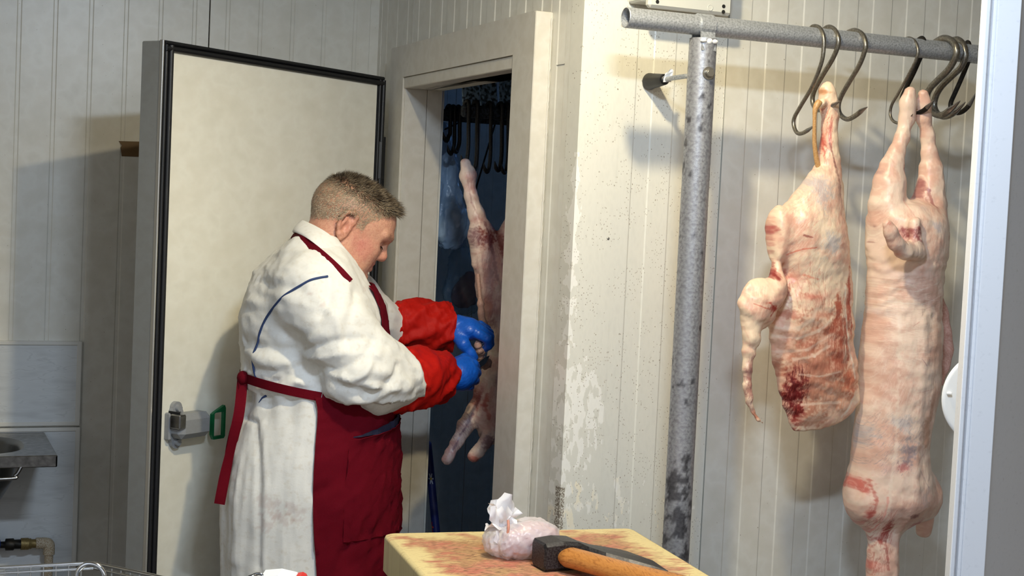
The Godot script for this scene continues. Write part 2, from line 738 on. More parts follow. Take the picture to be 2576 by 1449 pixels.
# ---------------------------------------------------------------- the shell
# a steel-faced panel: front skin with shallow steps, extruded upright. o = foot of u = 0, ud along, nd outwards
func panel(o: Vector3, ud: Vector3, nd: Vector3, u0: float, u1: float, y0: float, y1: float, period: float, phase: float, wide: float, depth: float, slope: float, th := 0.07, map := Rect2()) -> MB:
	var mb := MB.new()
	mb.use_uv = map.size != Vector2.ZERO
	var pr := [[u0, 0.0]]
	var k := floori((u0 - phase) / period) - 1
	while phase + k * period < u1:
		var a := phase + k * period
		for q in [[a, 0.0], [a + slope, -depth], [a + wide - slope, -depth], [a + wide, 0.0]]:
			if q[0] > u0 + 0.004 and q[0] < u1 - 0.004:
				pr.append(q)
		k += 1
	if pr.size() > 1 and pr[1][1] < 0.0:
		pr[0][1] = -depth if absf(pr[1][0] - u0) > slope else 0.0
	pr.append([u1, pr[-1][1]])
	var at := func(u: float, dd: float, y: float) -> Vector3: return o + ud * u + nd * dd + Vector3.UP * y
	var flip := ud.cross(Vector3.UP).dot(nd) < 0
	for i in pr.size() - 1:
		var a: Array = pr[i]
		var b: Array = pr[i + 1]
		var q := [at.call(a[0], a[1], y0), at.call(b[0], b[1], y0), at.call(b[0], b[1], y1), at.call(a[0], a[1], y1)]
		var uvs := []
		if mb.use_uv:
			for e in [[a[0], y0], [b[0], y0], [b[0], y1], [a[0], y1]]:
				uvs.append(Vector2((e[0] - map.position.x) / map.size.x, 1.0 - (e[1] - map.position.y) / map.size.y))
		if flip:
			q.reverse()
			uvs.reverse()
		mb.face(q, uvs)
	var mid: Vector3 = at.call((u0 + u1) / 2, -th / 2, (y0 + y1) / 2)
	mb.face_out([at.call(u0, -th, y0), at.call(u1, -th, y0), at.call(u1, -th, y1), at.call(u0, -th, y1)], mid)
	mb.face_out([at.call(u0, 0, y0), at.call(u0, -th, y0), at.call(u0, -th, y1), at.call(u0, 0, y1)], mid)
	mb.face_out([at.call(u1, 0, y0), at.call(u1, -th, y0), at.call(u1, -th, y1), at.call(u1, 0, y1)], mid)
	mb.face_out([at.call(u0, 0, y1), at.call(u1, 0, y1), at.call(u1, -th, y1), at.call(u0, -th, y1)], mid)
	mb.face_out([at.call(u0, 0, y0), at.call(u1, 0, y0), at.call(u1, -th, y0), at.call(u0, -th, y0)], mid)
	return mb

# touch-up paint brushed on near the corner, scuffs and specks: x 0..0.40, y 0.70..2.50
func patch_image() -> ImageTexture:
	var w := 400
	var hgt := 1200
	var im := Image.create(w, hgt, false, Image.FORMAT_RGB8)
	var n1 := noise(0.018, 41, 4)
	var n2 := noise(0.05, 42, 3)
	var n3 := noise(0.25, 43, 2)
	var base := Color8(227, 225, 214)
	var paint := Color8(246, 244, 236)
	var cream := Color8(248, 240, 218)
	for j in hgt:
		var y := 2.5 - 1.8 * j / hgt
		for i in w:
			var x := 0.4 * i / w
			var a := n1.get_noise_2d(i * 1.0, j * 0.8)
			var b := n2.get_noise_2d(i * 1.0, j * 0.55)
			var c := n3.get_noise_2d(i, j)
			var col := base
			# brushed patch on the corner trim
			var q := -1.0
			if x < 0.1:
				var top := 1.262 - 1.7 * maxf(x - 0.055, 0.0)
				q = minf((top - y) * 9.0, 0.35) + b * 1.1 - maxf(0.0, x - 0.094) * 60.0
				if y < 1.13:
					q -= 0.3 + 0.5 * absf(sin(y * 23.0)) * smoothstep(0.03, 0.09, x)
				q -= smoothstep(0.94, 0.84, y) * 0.25
				if x < 0.02 and y > 1.05 and y < 1.75:
					q = maxf(q, 0.25 - x * 14.0 + b * 0.4)
			elif x < 0.2:
				q = 0.1 - absf(x - 0.146) * 12.0 + b * 0.9 - smoothstep(0.98, 1.12, y) * 0.9
			elif x < 0.4:
				q = b * 0.9 - 0.32 - smoothstep(1.0, 1.2, y)
			if q > 0.12:
				col = paint.lerp(cream, clampf(a * 2.2 + 0.25, 0, 1) if y < 1.02 else 0.0)
			elif q > 0.09:
				col = Color8(222, 218, 205)
			# specks of dirt
			if c < -0.62 and a > 0.0:
				col = col.lerp(Color8(96, 78, 58), 0.75)
			if y < 1.0 and x < 0.012 and c < 0.05:
				col = col.lerp(Color8(80, 64, 46), 0.6)
			col = col.darkened(0.03 * absf(b))
			im.set_pixel(i, j, col)
	return ImageTexture.create_from_image(im)

func build_shell() -> void:
	var X := Vector3.RIGHT
	var Zp := Vector3.BACK
	# wall carrying the meat rail, facing +z
	var wa := group_node("wall_right", "off-white ribbed steel-faced wall behind the meat rail")
	var pm := mat(Color(1, 1, 1), 0.34)
	pm.albedo_texture = patch_image()
	var map := Rect2(0.0, 0.7, 0.4, 1.8)
	var low := panel(Vector3.ZERO, X, Zp, 0.004, 0.3665, 0.7, 2.5, 0.098, 0.135, 0.046, 0.0016, 0.0035, 0.08, map)
	obj("panel", low, pm, wa)
	obj("panel", panel(Vector3.ZERO, X, Zp, 0.004, 0.3665, 2.5, 3.0, 0.098, 0.135, 0.046, 0.0016, 0.0035, 0.08), M.wall, wa)
	obj("panel", panel(Vector3.ZERO, X, Zp, 0.004, 0.3665, 0.0, 0.7, 0.098, 0.135, 0.046, 0.0016, 0.0035, 0.08), M.wall, wa)
	for k in 3:
		var a := 0.3695 + k * 1.0
		obj("panel", panel(Vector3.ZERO, X, Zp, a, minf(a + 0.997, 2.66), 0.0, 3.0, 0.098, 0.427, 0.047, 0.0016, 0.0035, 0.08), M.wall, wa)
	var backing := MB.new()
	backing.box(Vector3(0.08, 0, -0.085), Vector3(2.66, 3.0, -0.078))
	obj("backing", backing, M.caulk, wa)
	# angle trim over the outside corner: wide on this face, narrow on the other
	var tr := group_node("trim_1", "off-white sheet-metal angle over the outside corner, with chipped touch-up paint")
	var poly := PackedVector2Array([Vector2(-0.0022, 0.0022), Vector2(0.098, 0.0022), Vector2(0.098, 0.0004), Vector2(-0.0004, 0.0004), Vector2(-0.0004, -0.062), Vector2(-0.0022, -0.062)])
	for seg in [[0.0, 0.7], [0.7, 2.5], [2.5, 3.0]]:
		var mb := MB.new()
		var textured: bool = seg[0] == 0.7
		mb.use_uv = textured
		for i in poly.size():
			var a := poly[i]
			var b := poly[(i + 1) % poly.size()]
			var uvs := []
			for e in [[a, seg[0]], [b, seg[0]], [b, seg[1]], [a, seg[1]]]:
				var p: Vector2 = e[0]
				uvs.append(Vector2(clampf(p.x + absf(minf(p.y, 0.0)) * 0.5 + 0.004, 0.001, 0.399) / 0.4, 1.0 - (e[1] - 0.7) / 1.8))
			mb.face_out([Vector3(a.x, seg[0], a.y), Vector3(b.x, seg[0], b.y), Vector3(b.x, seg[1], b.y), Vector3(a.x, seg[1], a.y)], Vector3(0.045, 1.5, -0.02) if i != 1 and i != 2 and i != 3 and i != 4 else Vector3(-0.01, 1.5, 0.01))
			if mb.use_uv:
				for e in 4:
					var p := mb.v[mb.v.size() - 4 + e]
					mb.uv[mb.uv.size() - 4 + e] = Vector2(clampf(p.x + absf(minf(p.z, 0.0)) * 0.4 + 0.004, 0.001, 0.399) / 0.4, 1.0 - (p.y - 0.7) / 1.8)
		obj("angle", mb, pm if textured else M.wall, tr)
	for p in [Vector3(0.0851, 1.5599, 0.0022), Vector3(0.07, 2.3, 0.0022), Vector3(0.07, 0.6, 0.0022)]:
		var s := MB.new()
		sphere_at(s, p, Vector3(0.0034, 0.0034, 0.002), 10)
		obj("rivet", s, M.screw, tr)
	# wall with the doorway, facing -x
	var wb := group_node("wall_doorway", "off-white ribbed steel-faced wall round the cold store doorway")
	for seg in [[-0.297, -0.062, 0.0, 1.95], [-1.522, -1.183, 0.0, 3.0], [-1.179, -1.124, 0.0, 1.95], [-1.179, -0.181, 1.95, 3.0], [-0.179, -0.062, 1.95, 3.0]]:
		obj("panel", panel(Vector3.ZERO, Zp, Vector3.LEFT, seg[0], seg[1], seg[2], seg[3], 0.1, -1.139, 0.047, 0.0018, 0.004, 0.076), M.back if seg[0] < -1.18 or seg[2] > 1.0 and seg[0] < -0.5 else M.wall, wb)
	var core := MB.new()
	core.box(Vector3(0.002, 0, -0.08), Vector3(0.08, 3.0, -0.002))
	obj("corner_core", core, M.wall, wb)
	# casing round the doorway
	var fr := group_node("door_1", "painted steel door casing standing proud of the cold store doorway")
	var cz := [-1.247, -1.122, -0.299, -0.168]
	var near := MB.new()
	near.box(Vector3(-0.044, 0, cz[2]), Vector3(0.0, 2.0735, cz[3]), 0.002)
	obj("jamb_casing", near, M.frame, fr)
	var far := MB.new()
	far.box(Vector3(-0.044, 0, cz[0]), Vector3(0.0, 2.0735, cz[1]), 0.002)
	obj("jamb_casing", far, M.frame, fr)
	var head := MB.new()
	head.prism(PackedVector2Array([Vector2(cz[1], 1.982), Vector2(cz[2], 1.982), Vector2(cz[3] - 0.006, 2.0745), Vector2(cz[0] + 0.006, 2.0745)]), 0.0, 0.0446)
	for i in head.v.size():
		head.v[i] = Vector3(-head.v[i].z, head.v[i].y, head.v[i].x)
		head.n[i] = Vector3(-head.n[i].z, head.n[i].y, head.n[i].x)
	obj("head_casing", head, M.frame, fr)
	var lip := MB.new()
	lip.box(Vector3(-0.041, 1.95, cz[1]), Vector3(0.078, 1.981, cz[2]), 0.002)
	obj("head_lining", lip, M.frame, fr)
	for s in [[cz[1] - 0.002, cz[1] + 0.006], [cz[2] - 0.004, cz[2] + 0.002]]:
		var l := MB.new()
		l.box(Vector3(-0.038, 0, s[0]), Vector3(0.03, 1.951, s[1]), 0.0015)
		obj("jamb_lining", l, M.frame, fr)
		l = MB.new()
		l.box(Vector3(0.0315, 0, s[0]), Vector3(0.078, 1.951, s[1] - 0.001), 0.0015)
		obj("jamb_lining", l, M.frame, fr)
	var fill := MB.new()
	var ragged := noise(9.0, 5, 3)
	var bead := []
	for i in 240:
		bead.append(Vector3(-0.004 + 0.002 * ragged.get_noise_1d(i * 0.31), 0.1 + i * 0.0082, cz[3] + 0.0005 + 0.0016 * ragged.get_noise_1d(i * 0.9)))
	fill.tube(bead, 0.0024, 6)
	obj("filler_bead", fill, M.frame, fr)
	# back wall of the shop
	var bk := group_node("wall_back", "dull off-white ribbed panel wall behind the open door and the sink")
	var joints := [-2.66, -1.532, -0.5335, 0.0]
	for i in 3:
		obj("panel", panel(Vector3(0, 0, -1.522), X, Zp, joints[i] + 0.002, joints[i + 1] - 0.002, 0.0, 3.0, 0.1, -0.585, 0.014, 0.002, 0.003, 0.08), M.back, bk)
	var seam := MB.new()
	seam.box(Vector3(-2.66, 0, -1.61), Vector3(0.0, 3.0, -1.60))
	obj("backing", seam, M.caulk, bk)
	var cor := MB.new()
	cor.prism(PackedVector2Array([Vector2(-0.03, -1.5215), Vector2(-0.03, -1.5195), Vector2(-0.0015, -1.5195), Vector2(-0.0015, -1.491), Vector2(0.0, -1.491), Vector2(0.0, -1.5215)]), 0.0, 3.0)
	for i in cor.v.size():
		var p := cor.v[i]
		var q := cor.n[i]
		cor.v[i] = Vector3(p.x, p.z, p.y)
		cor.n[i] = Vector3(q.x, q.z, q.y)
	for i in range(0, cor.idx.size(), 3):
		var e := cor.idx[i]
		cor.idx[i] = cor.idx[i + 1]
		cor.idx[i + 1] = e
	obj("corner_angle", cor, M.back, bk)
	# the rest of the room
	var b := MB.new()
	b.box(Vector3(-2.7, -0.1, -1.62), Vector3(2.7, 0.0, 4.7))
	shell(obj("floor", b, M.floor), "grey-brown shop floor")
	b = MB.new()
	b.box(Vector3(-2.7, 3.0, -1.62), Vector3(2.7, 3.1, 4.7))
	shell(obj("ceiling", b, M.ceiling), "plain pale ceiling")
	# the stall is open to the hall on two sides above a low wall
	b = MB.new()
	b.box(Vector3(-2.7, 0.0, -1.52), Vector3(-2.6, 0.85, 4.7))
	b.box(Vector3(-2.7, 2.8, -1.52), Vector3(-2.6, 3.0, 4.7))
	b.box(Vector3(-2.7, 0.85, -1.52), Vector3(-2.6, 2.8, 1.0))
	b.box(Vector3(-2.7, 0.85, 4.5), Vector3(-2.6, 2.8, 4.7))
	shell(obj("wall_left", b, M.shop), "beige side wall with a wide open hatch")
	b = MB.new()
	b.box(Vector3(2.6, 0.0, 0.0), Vector3(2.7, 3.0, 4.7))
	shell(obj("wall_far_side", b, M.shop), "plain beige wall at the far side")
	b = MB.new()
	b.box(Vector3(-2.6, 0.0, 4.6), Vector3(2.6, 0.85, 4.7))
	b.box(Vector3(-2.6, 2.8, 4.6), Vector3(2.6, 3.0, 4.7))
	b.box(Vector3(2.4, 0.85, 4.6), Vector3(2.6, 2.8, 4.7))
	shell(obj("wall_front", b, M.shop), "beige front wall with a wide open serving hatch")

func build_cold_room() -> void:
	var g := group_node("wall_cold_store", "ribbed white panel lining inside the cold store")
	var X := Vector3.RIGHT
	for k in 5:
		var a := 0.09 + k * 0.5
		obj("panel", panel(Vector3(0, 0, -3.4), X, Vector3.BACK, a, a + 0.496, 0.0, 2.35, 0.1, 0.02, 0.047, 0.0018, 0.004, 0.06), M.cold, g)
	var b := MB.new()
	b.box(Vector3(2.6, 0.0, -3.46), Vector3(2.66, 2.35, -0.09))
	obj("end_panel", b, M.cold, g)
	b = MB.new()
	b.box(Vector3(0.08, 2.35, -3.46), Vector3(2.66, 2.41, -0.09))
	obj("roof_panel", b, M.cold, g)
	b = MB.new()
	b.box(Vector3(0.09, -0.1, -3.46), Vector3(2.66, 0.0, -1.62))
	obj("floor_slab", b, M.floor, g)
	b = MB.new()
	b.box(Vector3(0.09, 0.0, -0.14), Vector3(2.6, 2.35, -0.09))
	obj("inner_panel", b, M.cold, g)
	for q in [[-0.29, -0.14, 0.0, 2.35], [-3.4, -1.13, 0.0, 2.35], [-1.13, -0.29, 1.96, 2.35]]:
		b = MB.new()
		b.box(Vector3(0.078, q[2], q[0]), Vector3(0.088, q[3], q[1]))
		obj("inner_panel", b, M.cold, g)
	# bluish bulkhead lamp inside, up against the roof panel
	var bl := thing("bulkhead_lamp", "small bluish bulkhead lamp under the cold store roof", "lamp", Vector3(1.7, 2.3, -1.6))
	b = MB.new()
	b.lathe([[0.07, 0.02], [0.075, 0.035], [0.07, 0.05]], 24)
	obj("base", b, M.grey_plastic, bl)
	b = MB.new()
	sphere_at(b, Vector3.ZERO, Vector3(0.05, 0.035, 0.05), 18)
	var glow := mat(srgb(200, 220, 255), 0.4)
	glow.emission_enabled = true
	glow.emission = Color(0.5, 0.7, 1.0)
	glow.emission_energy_multiplier = 1.0
	obj("bulb_glass", b, glow, bl)
	var l := OmniLight3D.new()
	l.name = "bulkhead_light"
	l.light_color = Color(0.45, 0.68, 1.0)
	l.light_energy = 0.075
	l.light_size = 0.04
	l.omni_range = 6.0
	l.omni_attenuation = 2.0
	l.shadow_enabled = true
	bl.add_child(l)
	# mouldy galvanised header plate and the hook rail below it
	var mould := ntex(0.03, 77, [[0.0, Color(0.04, 0.045, 0.05)], [0.36, Color(0.07, 0.075, 0.08)], [0.44, Color(0.5, 0.58, 0.64)], [0.62, Color(0.72, 0.82, 0.9)], [1.0, Color(0.8, 0.9, 0.96)]], 5)
	M.mould = mat(srgb(205, 210, 215), 0.6, 0.2, mould, 4.0)
	M.mould_dark = mat(srgb(60, 62, 66), 0.7, 0.2, mould, 6.0)
	var pl := thing("rail_plate", "mould-stained galvanised plate with folds above the hooks in the cold store", "plate")
	for k in 11:
		var x0 := 0.10 + k * 0.058
		var p := MB.new()
		p.xf = Transform3D(Basis(Vector3.RIGHT, deg_to_rad(-14.0)), Vector3(0, 1.895, -1.0))
		p.box(Vector3(x0, 0.0, -0.006 - 0.006 * (k % 2)), Vector3(x0 + 0.054, 0.42, 0.0 - 0.006 * (k % 2)), 0.002)
		obj("fold", p, M.mould, pl)

# ---------------------------------------------------------------- the open cold store door
func build_door() -> void:
	var dr := Node3D.new()
	dr.name = "door_2"
	add_child(dr)
	shell(dr, "thick cream cold store door standing open, with black rubber gasket")
	var e := Vector3(-0.8096, 0.0000, 0.5870)
	dr.transform = Transform3D(Basis(e, Vector3.UP, e.cross(Vector3.UP)), Vector3(-0.0750, 0.0000, -1.2130))
	var w := 0.903
	var b := MB.new()
	b.box(Vector3(0.004, 0.02, 0.004), Vector3(w - 0.002, 1.984, 0.07), 0.003)
	obj("leaf", b, M.door_edge, dr)
	b = MB.new()
	b.box(Vector3(0.03, 0.045, -0.002), Vector3(w - 0.036, 1.962, 0.006), 0.002)
	obj("inner_face", b, M.door, dr)
	b = MB.new()
	b.box(Vector3(w - 0.006, 0.02, -0.004), Vector3(w - 0.001, 1.986, 0.008), 0.0008)
	obj("edge_bead", b, M.alu, dr)
	# gasket: a hollow-looking double bulb on each side
	for q in [[Vector3(0.012, 0.03, 0), Vector3(0.012, 1.975, 0)], [Vector3(w - 0.021, 0.03, 0), Vector3(w - 0.021, 1.975, 0)], [Vector3(0.004, 1.972, 0), Vector3(w - 0.008, 1.972, 0)], [Vector3(0.004, 0.034, 0), Vector3(w - 0.008, 0.034, 0)]]:
		var g := MB.new()
		var d: Vector3 = (q[1] - q[0]).normalized()
		var s := Vector3(d.y, d.x, 0)
		g.box((q[0] - s * 0.013 - Vector3(0, 0, 0.002)).min(q[1] + s * 0.013), (q[0] - s * 0.013).max(q[1] + s * 0.013) + Vector3(0, 0, 0.005), 0.002)
		g.tube([q[0] - s * 0.006 - Vector3(0, 0, 0.005), q[1] - s * 0.006 - Vector3(0, 0, 0.005)], 0.0075, 10)
		g.tube([q[0] + s * 0.008 - Vector3(0, 0, 0.003), q[1] + s * 0.008 - Vector3(0, 0, 0.003)], 0.0055, 10)
		obj("gasket", g, M.rubber, dr)
	# hinges on the far edge
	for y in [1.74, 1.60]:
		var h := MB.new()
		h.box(Vector3(-0.012, y - 0.06, -0.012), Vector3(0.016, y + 0.06, 0.03), 0.006)
		h.tube([Vector3(-0.012, y - 0.07, 0.006), Vector3(-0.012, y + 0.07, 0.006)], 0.012, 12)
		obj("hinge", h, M.rubber, dr)
	# inside release: cast body, bolts, green pull ring
	var la := Node3D.new()
	la.name = "door_latch"
	dr.add_child(la)
	var c0 := Vector3(0.8470, 1.0051, -0.0500)
	var c1 := Vector3(0.7341, 1.0677, -0.0500)
	var lo := Vector3(minf(c0.x, c1.x), 1.05, -0.056)
	lo.y = minf(c0.y, c1.y)
	var hi := Vector3(maxf(c0.x, c1.x), maxf(c0.y, c1.y), 0.001)
	b = MB.new()
	b.box(lo, hi, 0.014)
	obj("latch_body", b, M.latch, la)
	b = MB.new()
	b.box(Vector3(hi.x - 0.004, lo.y - 0.004, -0.02), Vector3(hi.x + 0.006, hi.y + 0.002, 0.0), 0.003)
	obj("end_plate", b, M.latch, la)
	b = MB.new()
	b.box(Vector3(hi.x - 0.014, lo.y + 0.028, -0.058), Vector3(hi.x + 0.010, lo.y + 0.064, -0.024), 0.003)
	obj("strike_bolt", b, M.steel, la)
	b = MB.new()
	b.box(Vector3(hi.x + 0.0005, lo.y + 0.026, -0.05), Vector3(hi.x + 0.003, lo.y + 0.07, -0.012), 0.0005)
	obj("slot", b, M.dark_hole, la)
	var mx := (lo.x + hi.x) / 2 + 0.03
	for y in [hi.y + 0.006, lo.y - 0.006]:
		b = MB.new()
		var up := 1.0 if y > lo.y else -1.0
		b.xf = Transform3D(Basis(), Vector3(mx, y, 0))
		var poly := PackedVector2Array()
		for i in 13:
			var a := PI * i / 12.0
			poly.append(Vector2(cos(a) * 0.016, (sin(a) * 0.016 + 0.006) * up))
		poly.append(Vector2(-0.024, -0.012 * up))
		poly.append(Vector2(0.024, -0.012 * up))
		b.prism(poly, -0.014, 0.0)
		obj("mounting_lug", b, M.latch, la)
		b = MB.new()
		b.xf = Transform3D(Basis(Vector3.RIGHT, PI / 2), Vector3(mx, y + 0.006 * up, -0.014))
		b.lathe([[0.009, -0.009], [0.009, -0.002], [0.011, 0.001]], 6)
		obj("bolt", b, M.latch, la)
	b = MB.new()
	var g0 := Vector3(0.6828, 1.0316, -0.0300)
	var outer := PackedVector2Array([Vector2(-0.012, -0.042), Vector2(0.026, -0.042), Vector2(0.033, -0.03), Vector2(0.033, 0.024), Vector2(0.022, 0.03), Vector2(-0.012, 0.044), Vector2(-0.016, 0.036), Vector2(-0.016, -0.036)])
	var inner := PackedVector2Array([Vector2(-0.009, -0.032), Vector2(-0.009, 0.033), Vector2(0.004, 0.027), Vector2(0.010, 0.016), Vector2(0.010, -0.024), Vector2(0.004, -0.033)])
	b.xf = Transform3D(Basis(), g0)
	for i in 8:   # ring of quads between the two outlines
		var a := outer[i]
		var a2 := outer[(i + 1) % 8]
		var mid := Vector2(0.004, 0)
		var ia := inner_at(inner, a - mid) + mid
		var ia2 := inner_at(inner, a2 - mid) + mid
		b.prism(PackedVector2Array([a, a2, ia2, ia]), -0.005, 0.004)
	obj("pull_ring", b, M.green, la)

func inner_at(poly: PackedVector2Array, dir: Vector2) -> Vector2:
	return Vector2(clampf(dir.x, -0.013, 0.0215), clampf(dir.y, -0.034, 0.027))

# ---------------------------------------------------------------- white frame post beside the stall
func build_side_frame() -> void:
	var t := group_node("trim_2", "white plastic frame post beside the hanging meat, its return face turned back")
	M.pvc = mat(srgb(236, 236, 238), 0.3, 0.0, ntex(0.05, 12, [[0.0, Color(0.8, 0.76, 0.72)], [0.12, Color(0.96, 0.96, 0.96)], [0.3, Color(1, 1, 1)], [1.0, Color(1, 1, 1)]], 4), 3.0)
	var foot := Vector3(0.1524, 0.0000, 1.1226)
	var dirx := Vector3(0.9228, 0.0000, 0.3852)
	var back := dirx.cross(Vector3.UP)
	t.transform = Transform3D(Basis(dirx, Vector3.UP, back), foot)
	var parts := [["outer_fin", 0.0, 0.0072, -0.016, 0.01, M.pvc], ["rebate", 0.0072, 0.0125, -0.02, 0.0, M.pvc], ["bead", 0.0125, 0.0175, -0.018, 0.008, M.pvc], ["face_board", 0.0175, 0.054, -0.03, 0.012, M.pvc]]
	for p in parts:
		var b := MB.new()
		b.box(Vector3(p[1], 0.0, p[3]), Vector3(p[2], 3.0, p[4]), 0.0012)
		obj(p[0], b, p[5], t)
	# the return of the post turns away to the back
	var rb := MB.new()
	rb.xf = Transform3D(Basis(Vector3.UP, deg_to_rad(52.0)), Vector3(0.0525, 0.0, 0.0105))
	rb.box(Vector3(0.0, 0.0, -0.02), Vector3(0.34, 3.0, 0.0), 0.001)
	obj("return_board", rb, M.pvc, t)
	# white disc peeping out behind the post
	var d := MB.new()
	var c := Vector3(0.3462, 1.3305, 0.9714)
	d.xf = Transform3D(Basis(dirx, Vector3.UP, back) * Basis(Vector3.RIGHT, PI / 2), c)
	var R := 0.0837
	d.lathe([[0.02, -0.004], [R - 0.006, -0.005], [R - 0.001, -0.003], [R, 0.0], [R - 0.001, 0.003], [R - 0.006, 0.005], [0.02, 0.004]], 72)
	var disc := thing("round_lid", "flat white plastic disc hanging half hidden behind the white frame post", "lid")
	obj("disc", d, M.white_plastic, disc)
	var k := MB.new()
	k.xf = Transform3D(Basis(dirx, Vector3.UP, back), Vector3(0.2761, 1.3376, 0.9501))
	k.box(Vector3(-0.004, -0.002, -0.003), Vector3(0.004, 0.002, 0.003), 0.001)
	obj("clip", k, M.white_plastic, disc)

# ---------------------------------------------------------------- rail, post, hooks, junction box
func build_rail() -> void:
	var z := 0.235
	var t := thing("meat_rail", "galvanised pipe rail on an upright pipe post in front of the ribbed wall", "rail")
	var rail := MB.new()
	var R := 0.0212
	# open pipe end: outer skin, rim and bore
	var ring := func(x: float, rr: float) -> Array:
		var o := []
		for j in 36:
			var a := TAU * j / 36
			o.append(Vector3(x, 2.0195 + sin(a) * rr, z + cos(a) * rr))
		return o
	rail.skin([ring.call(2.6, R), ring.call(-0.015, R)], true, false, true)
	rail.skin([ring.call(-0.015, R), ring.call(-0.017, R - 0.0005), ring.call(-0.017, R - 0.0026), ring.call(0.5, R - 0.003)], true, false, true)
	obj("rail_pipe", rail, M.zinc, t)
	var post := MB.new()
	var pr := 0.0292
	var n := noise(30.0, 9, 2)
	var rows := []
	# zinc worn off in dark pitted patches near the foot
	var nr := noise(22.0, 19, 4)
	for i in 320:
		var y := 1.992 * i / 319.0
		var o := []
		for j in 48:
			var a := -TAU * j / 48
			var rr := pr + 0.0004 * n.get_noise_3d(cos(a), y * 3.0, sin(a))
			o.append(Vector3(0.168 + cos(a) * rr, y, z + sin(a) * rr))
		rows.append(o)
	post.skin(rows)
	post.use_c = true
	for i in post.v.size():
		var p := post.v[i]
		var q := nr.get_noise_3dv(p) + 0.35 * n.get_noise_3dv(p)
		var bare := smoothstep(-0.04, 0.12, q - 0.42 * smoothstep(0.98, 1.22, p.y))
		post.c[i] = lin(232, 233, 236).lerp(lin(104, 102, 106), bare * 0.85)
	M.post = mat(srgb(190, 191, 194), 0.45, 0.5, ntex(0.03, 33, [[0.0, Color(0.7, 0.69, 0.69)], [0.4, Color(0.88, 0.88, 0.89)], [0.7, Color(1, 1, 1)], [1.0, Color(0.9, 0.9, 0.92)]], 5), 7.0, M.fine, 0.03, true)
	obj("post_pipe", post, M.post, t)
	# saddle strap over the rail and the splayed lug under it
	var strap := MB.new()
	var arc := []
	for i in 15:
		var a := deg_to_rad(-40.0 + 260.0 * i / 14.0)
		arc.append(Vector3(0.168, 2.0195 + sin(a) * 0.0232, z + cos(a) * 0.0232))
	arc.push_front(Vector3(0.168, 1.965, z + 0.026))
	arc.append(Vector3(0.168, 1.975, z - 0.024))
	var wd := []
	for i in arc.size():
		wd.append(Vector3.RIGHT)
	strap.band(arc, wd, 0.017, 0.0016)
	obj("strap", strap, M.zinc, t)
	var lug := MB.new()
	for q in [[-0.014, 0.004], [0.0, 0.007], [0.013, 0.005]]:
		sphere_at(lug, Vector3(0.168 + q[0], 1.985, z + 0.0265), Vector3(0.008, q[1], 0.005), 8)
	obj("sealant_blob", lug, mat(srgb(236, 234, 228), 0.6), t)
	# threaded stud through the post to a rubber bumper on the wall
	var stud := MB.new()
	stud.tube([Vector3(0.168, 1.9175, 0.05), Vector3(0.168, 1.9185, z + 0.04)], 0.0052, 10)
	obj("stud", stud, M.zinc, t)
	var bump := MB.new()
	bump.xf = Transform3D(Basis(Vector3.RIGHT, PI / 2), Vector3(0.168, 1.917, 0.0))
	bump.lathe([[0.0165, 0.0], [0.019, 0.006], [0.017, 0.02], [0.0145, 0.05], [0.012, 0.075], [0.006, 0.078]], 24)
	obj("bumper", bump, M.rubber, t)
	var nut := MB.new()
	nut.xf = Transform3D(Basis(Vector3.RIGHT, PI / 2), Vector3(0.168, 1.9185, z + pr))
	nut.lathe([[0.0135, 0.0], [0.0135, 0.0025]], 20)
	nut.lathe([[0.0095, 0.0025], [0.0095, 0.0105], [0.0082, 0.0115]], 6)
	obj("nut", nut, M.screw, t)
	var sc := MB.new()
	for i in 5:
		var a := i * 1.3
		var p := Vector3(0.168, 1.918, 0.083)
		sc.face([p + Vector3(-0.008, -0.008 + 0.003 * i, 0), p + Vector3(0.012, -0.006, 0.004 * sin(a)), p + Vector3(0.010 + 0.004 * cos(a), 0.02 + 0.004 * sin(a * 2), 0.006), p + Vector3(-0.004, 0.012, 0.003 * i)])
	obj("paper_scrap", sc, M.white_plastic, t)
	# junction box on the wall above
	var jb := thing("junction_box", "pale grey plastic junction box on the wall above the rail", "box")
	var b := MB.new()
	b.box(Vector3(0.105, 2.085, 0.0022), Vector3(0.335, 2.25, 0.062), 0.004)
	obj("base", b, M.grey_plastic, jb)
	b = MB.new()
	b.box(Vector3(0.115, 2.07, 0.062), Vector3(0.325, 2.24, 0.084), 0.006)
	obj("cover", b, M.grey_plastic, jb)
	for q in [[0.135, 2.083], [0.302, 2.089], [0.302, 2.077]]:
		b = MB.new()
		b.xf = Transform3D(Basis(Vector3.RIGHT, PI / 2), Vector3(q[0], q[1], 0.0838))
		b.lathe([[0.0042, 0.0], [0.0042, 0.0012]], 16)
		obj("screw_hole", b, M.dark_hole, jb)
	b = MB.new()
	b.xf = Transform3D(Basis(Vector3.RIGHT, PI / 2), Vector3(0.268, 2.083, 0.0836))
	b.lathe([[0.0072, 0.0], [0.0072, 0.0012], [0.0058, 0.0014], [0.0052, 0.0006]], 24)
	obj("knockout", b, M.grey_plastic, jb)
	build_hooks()

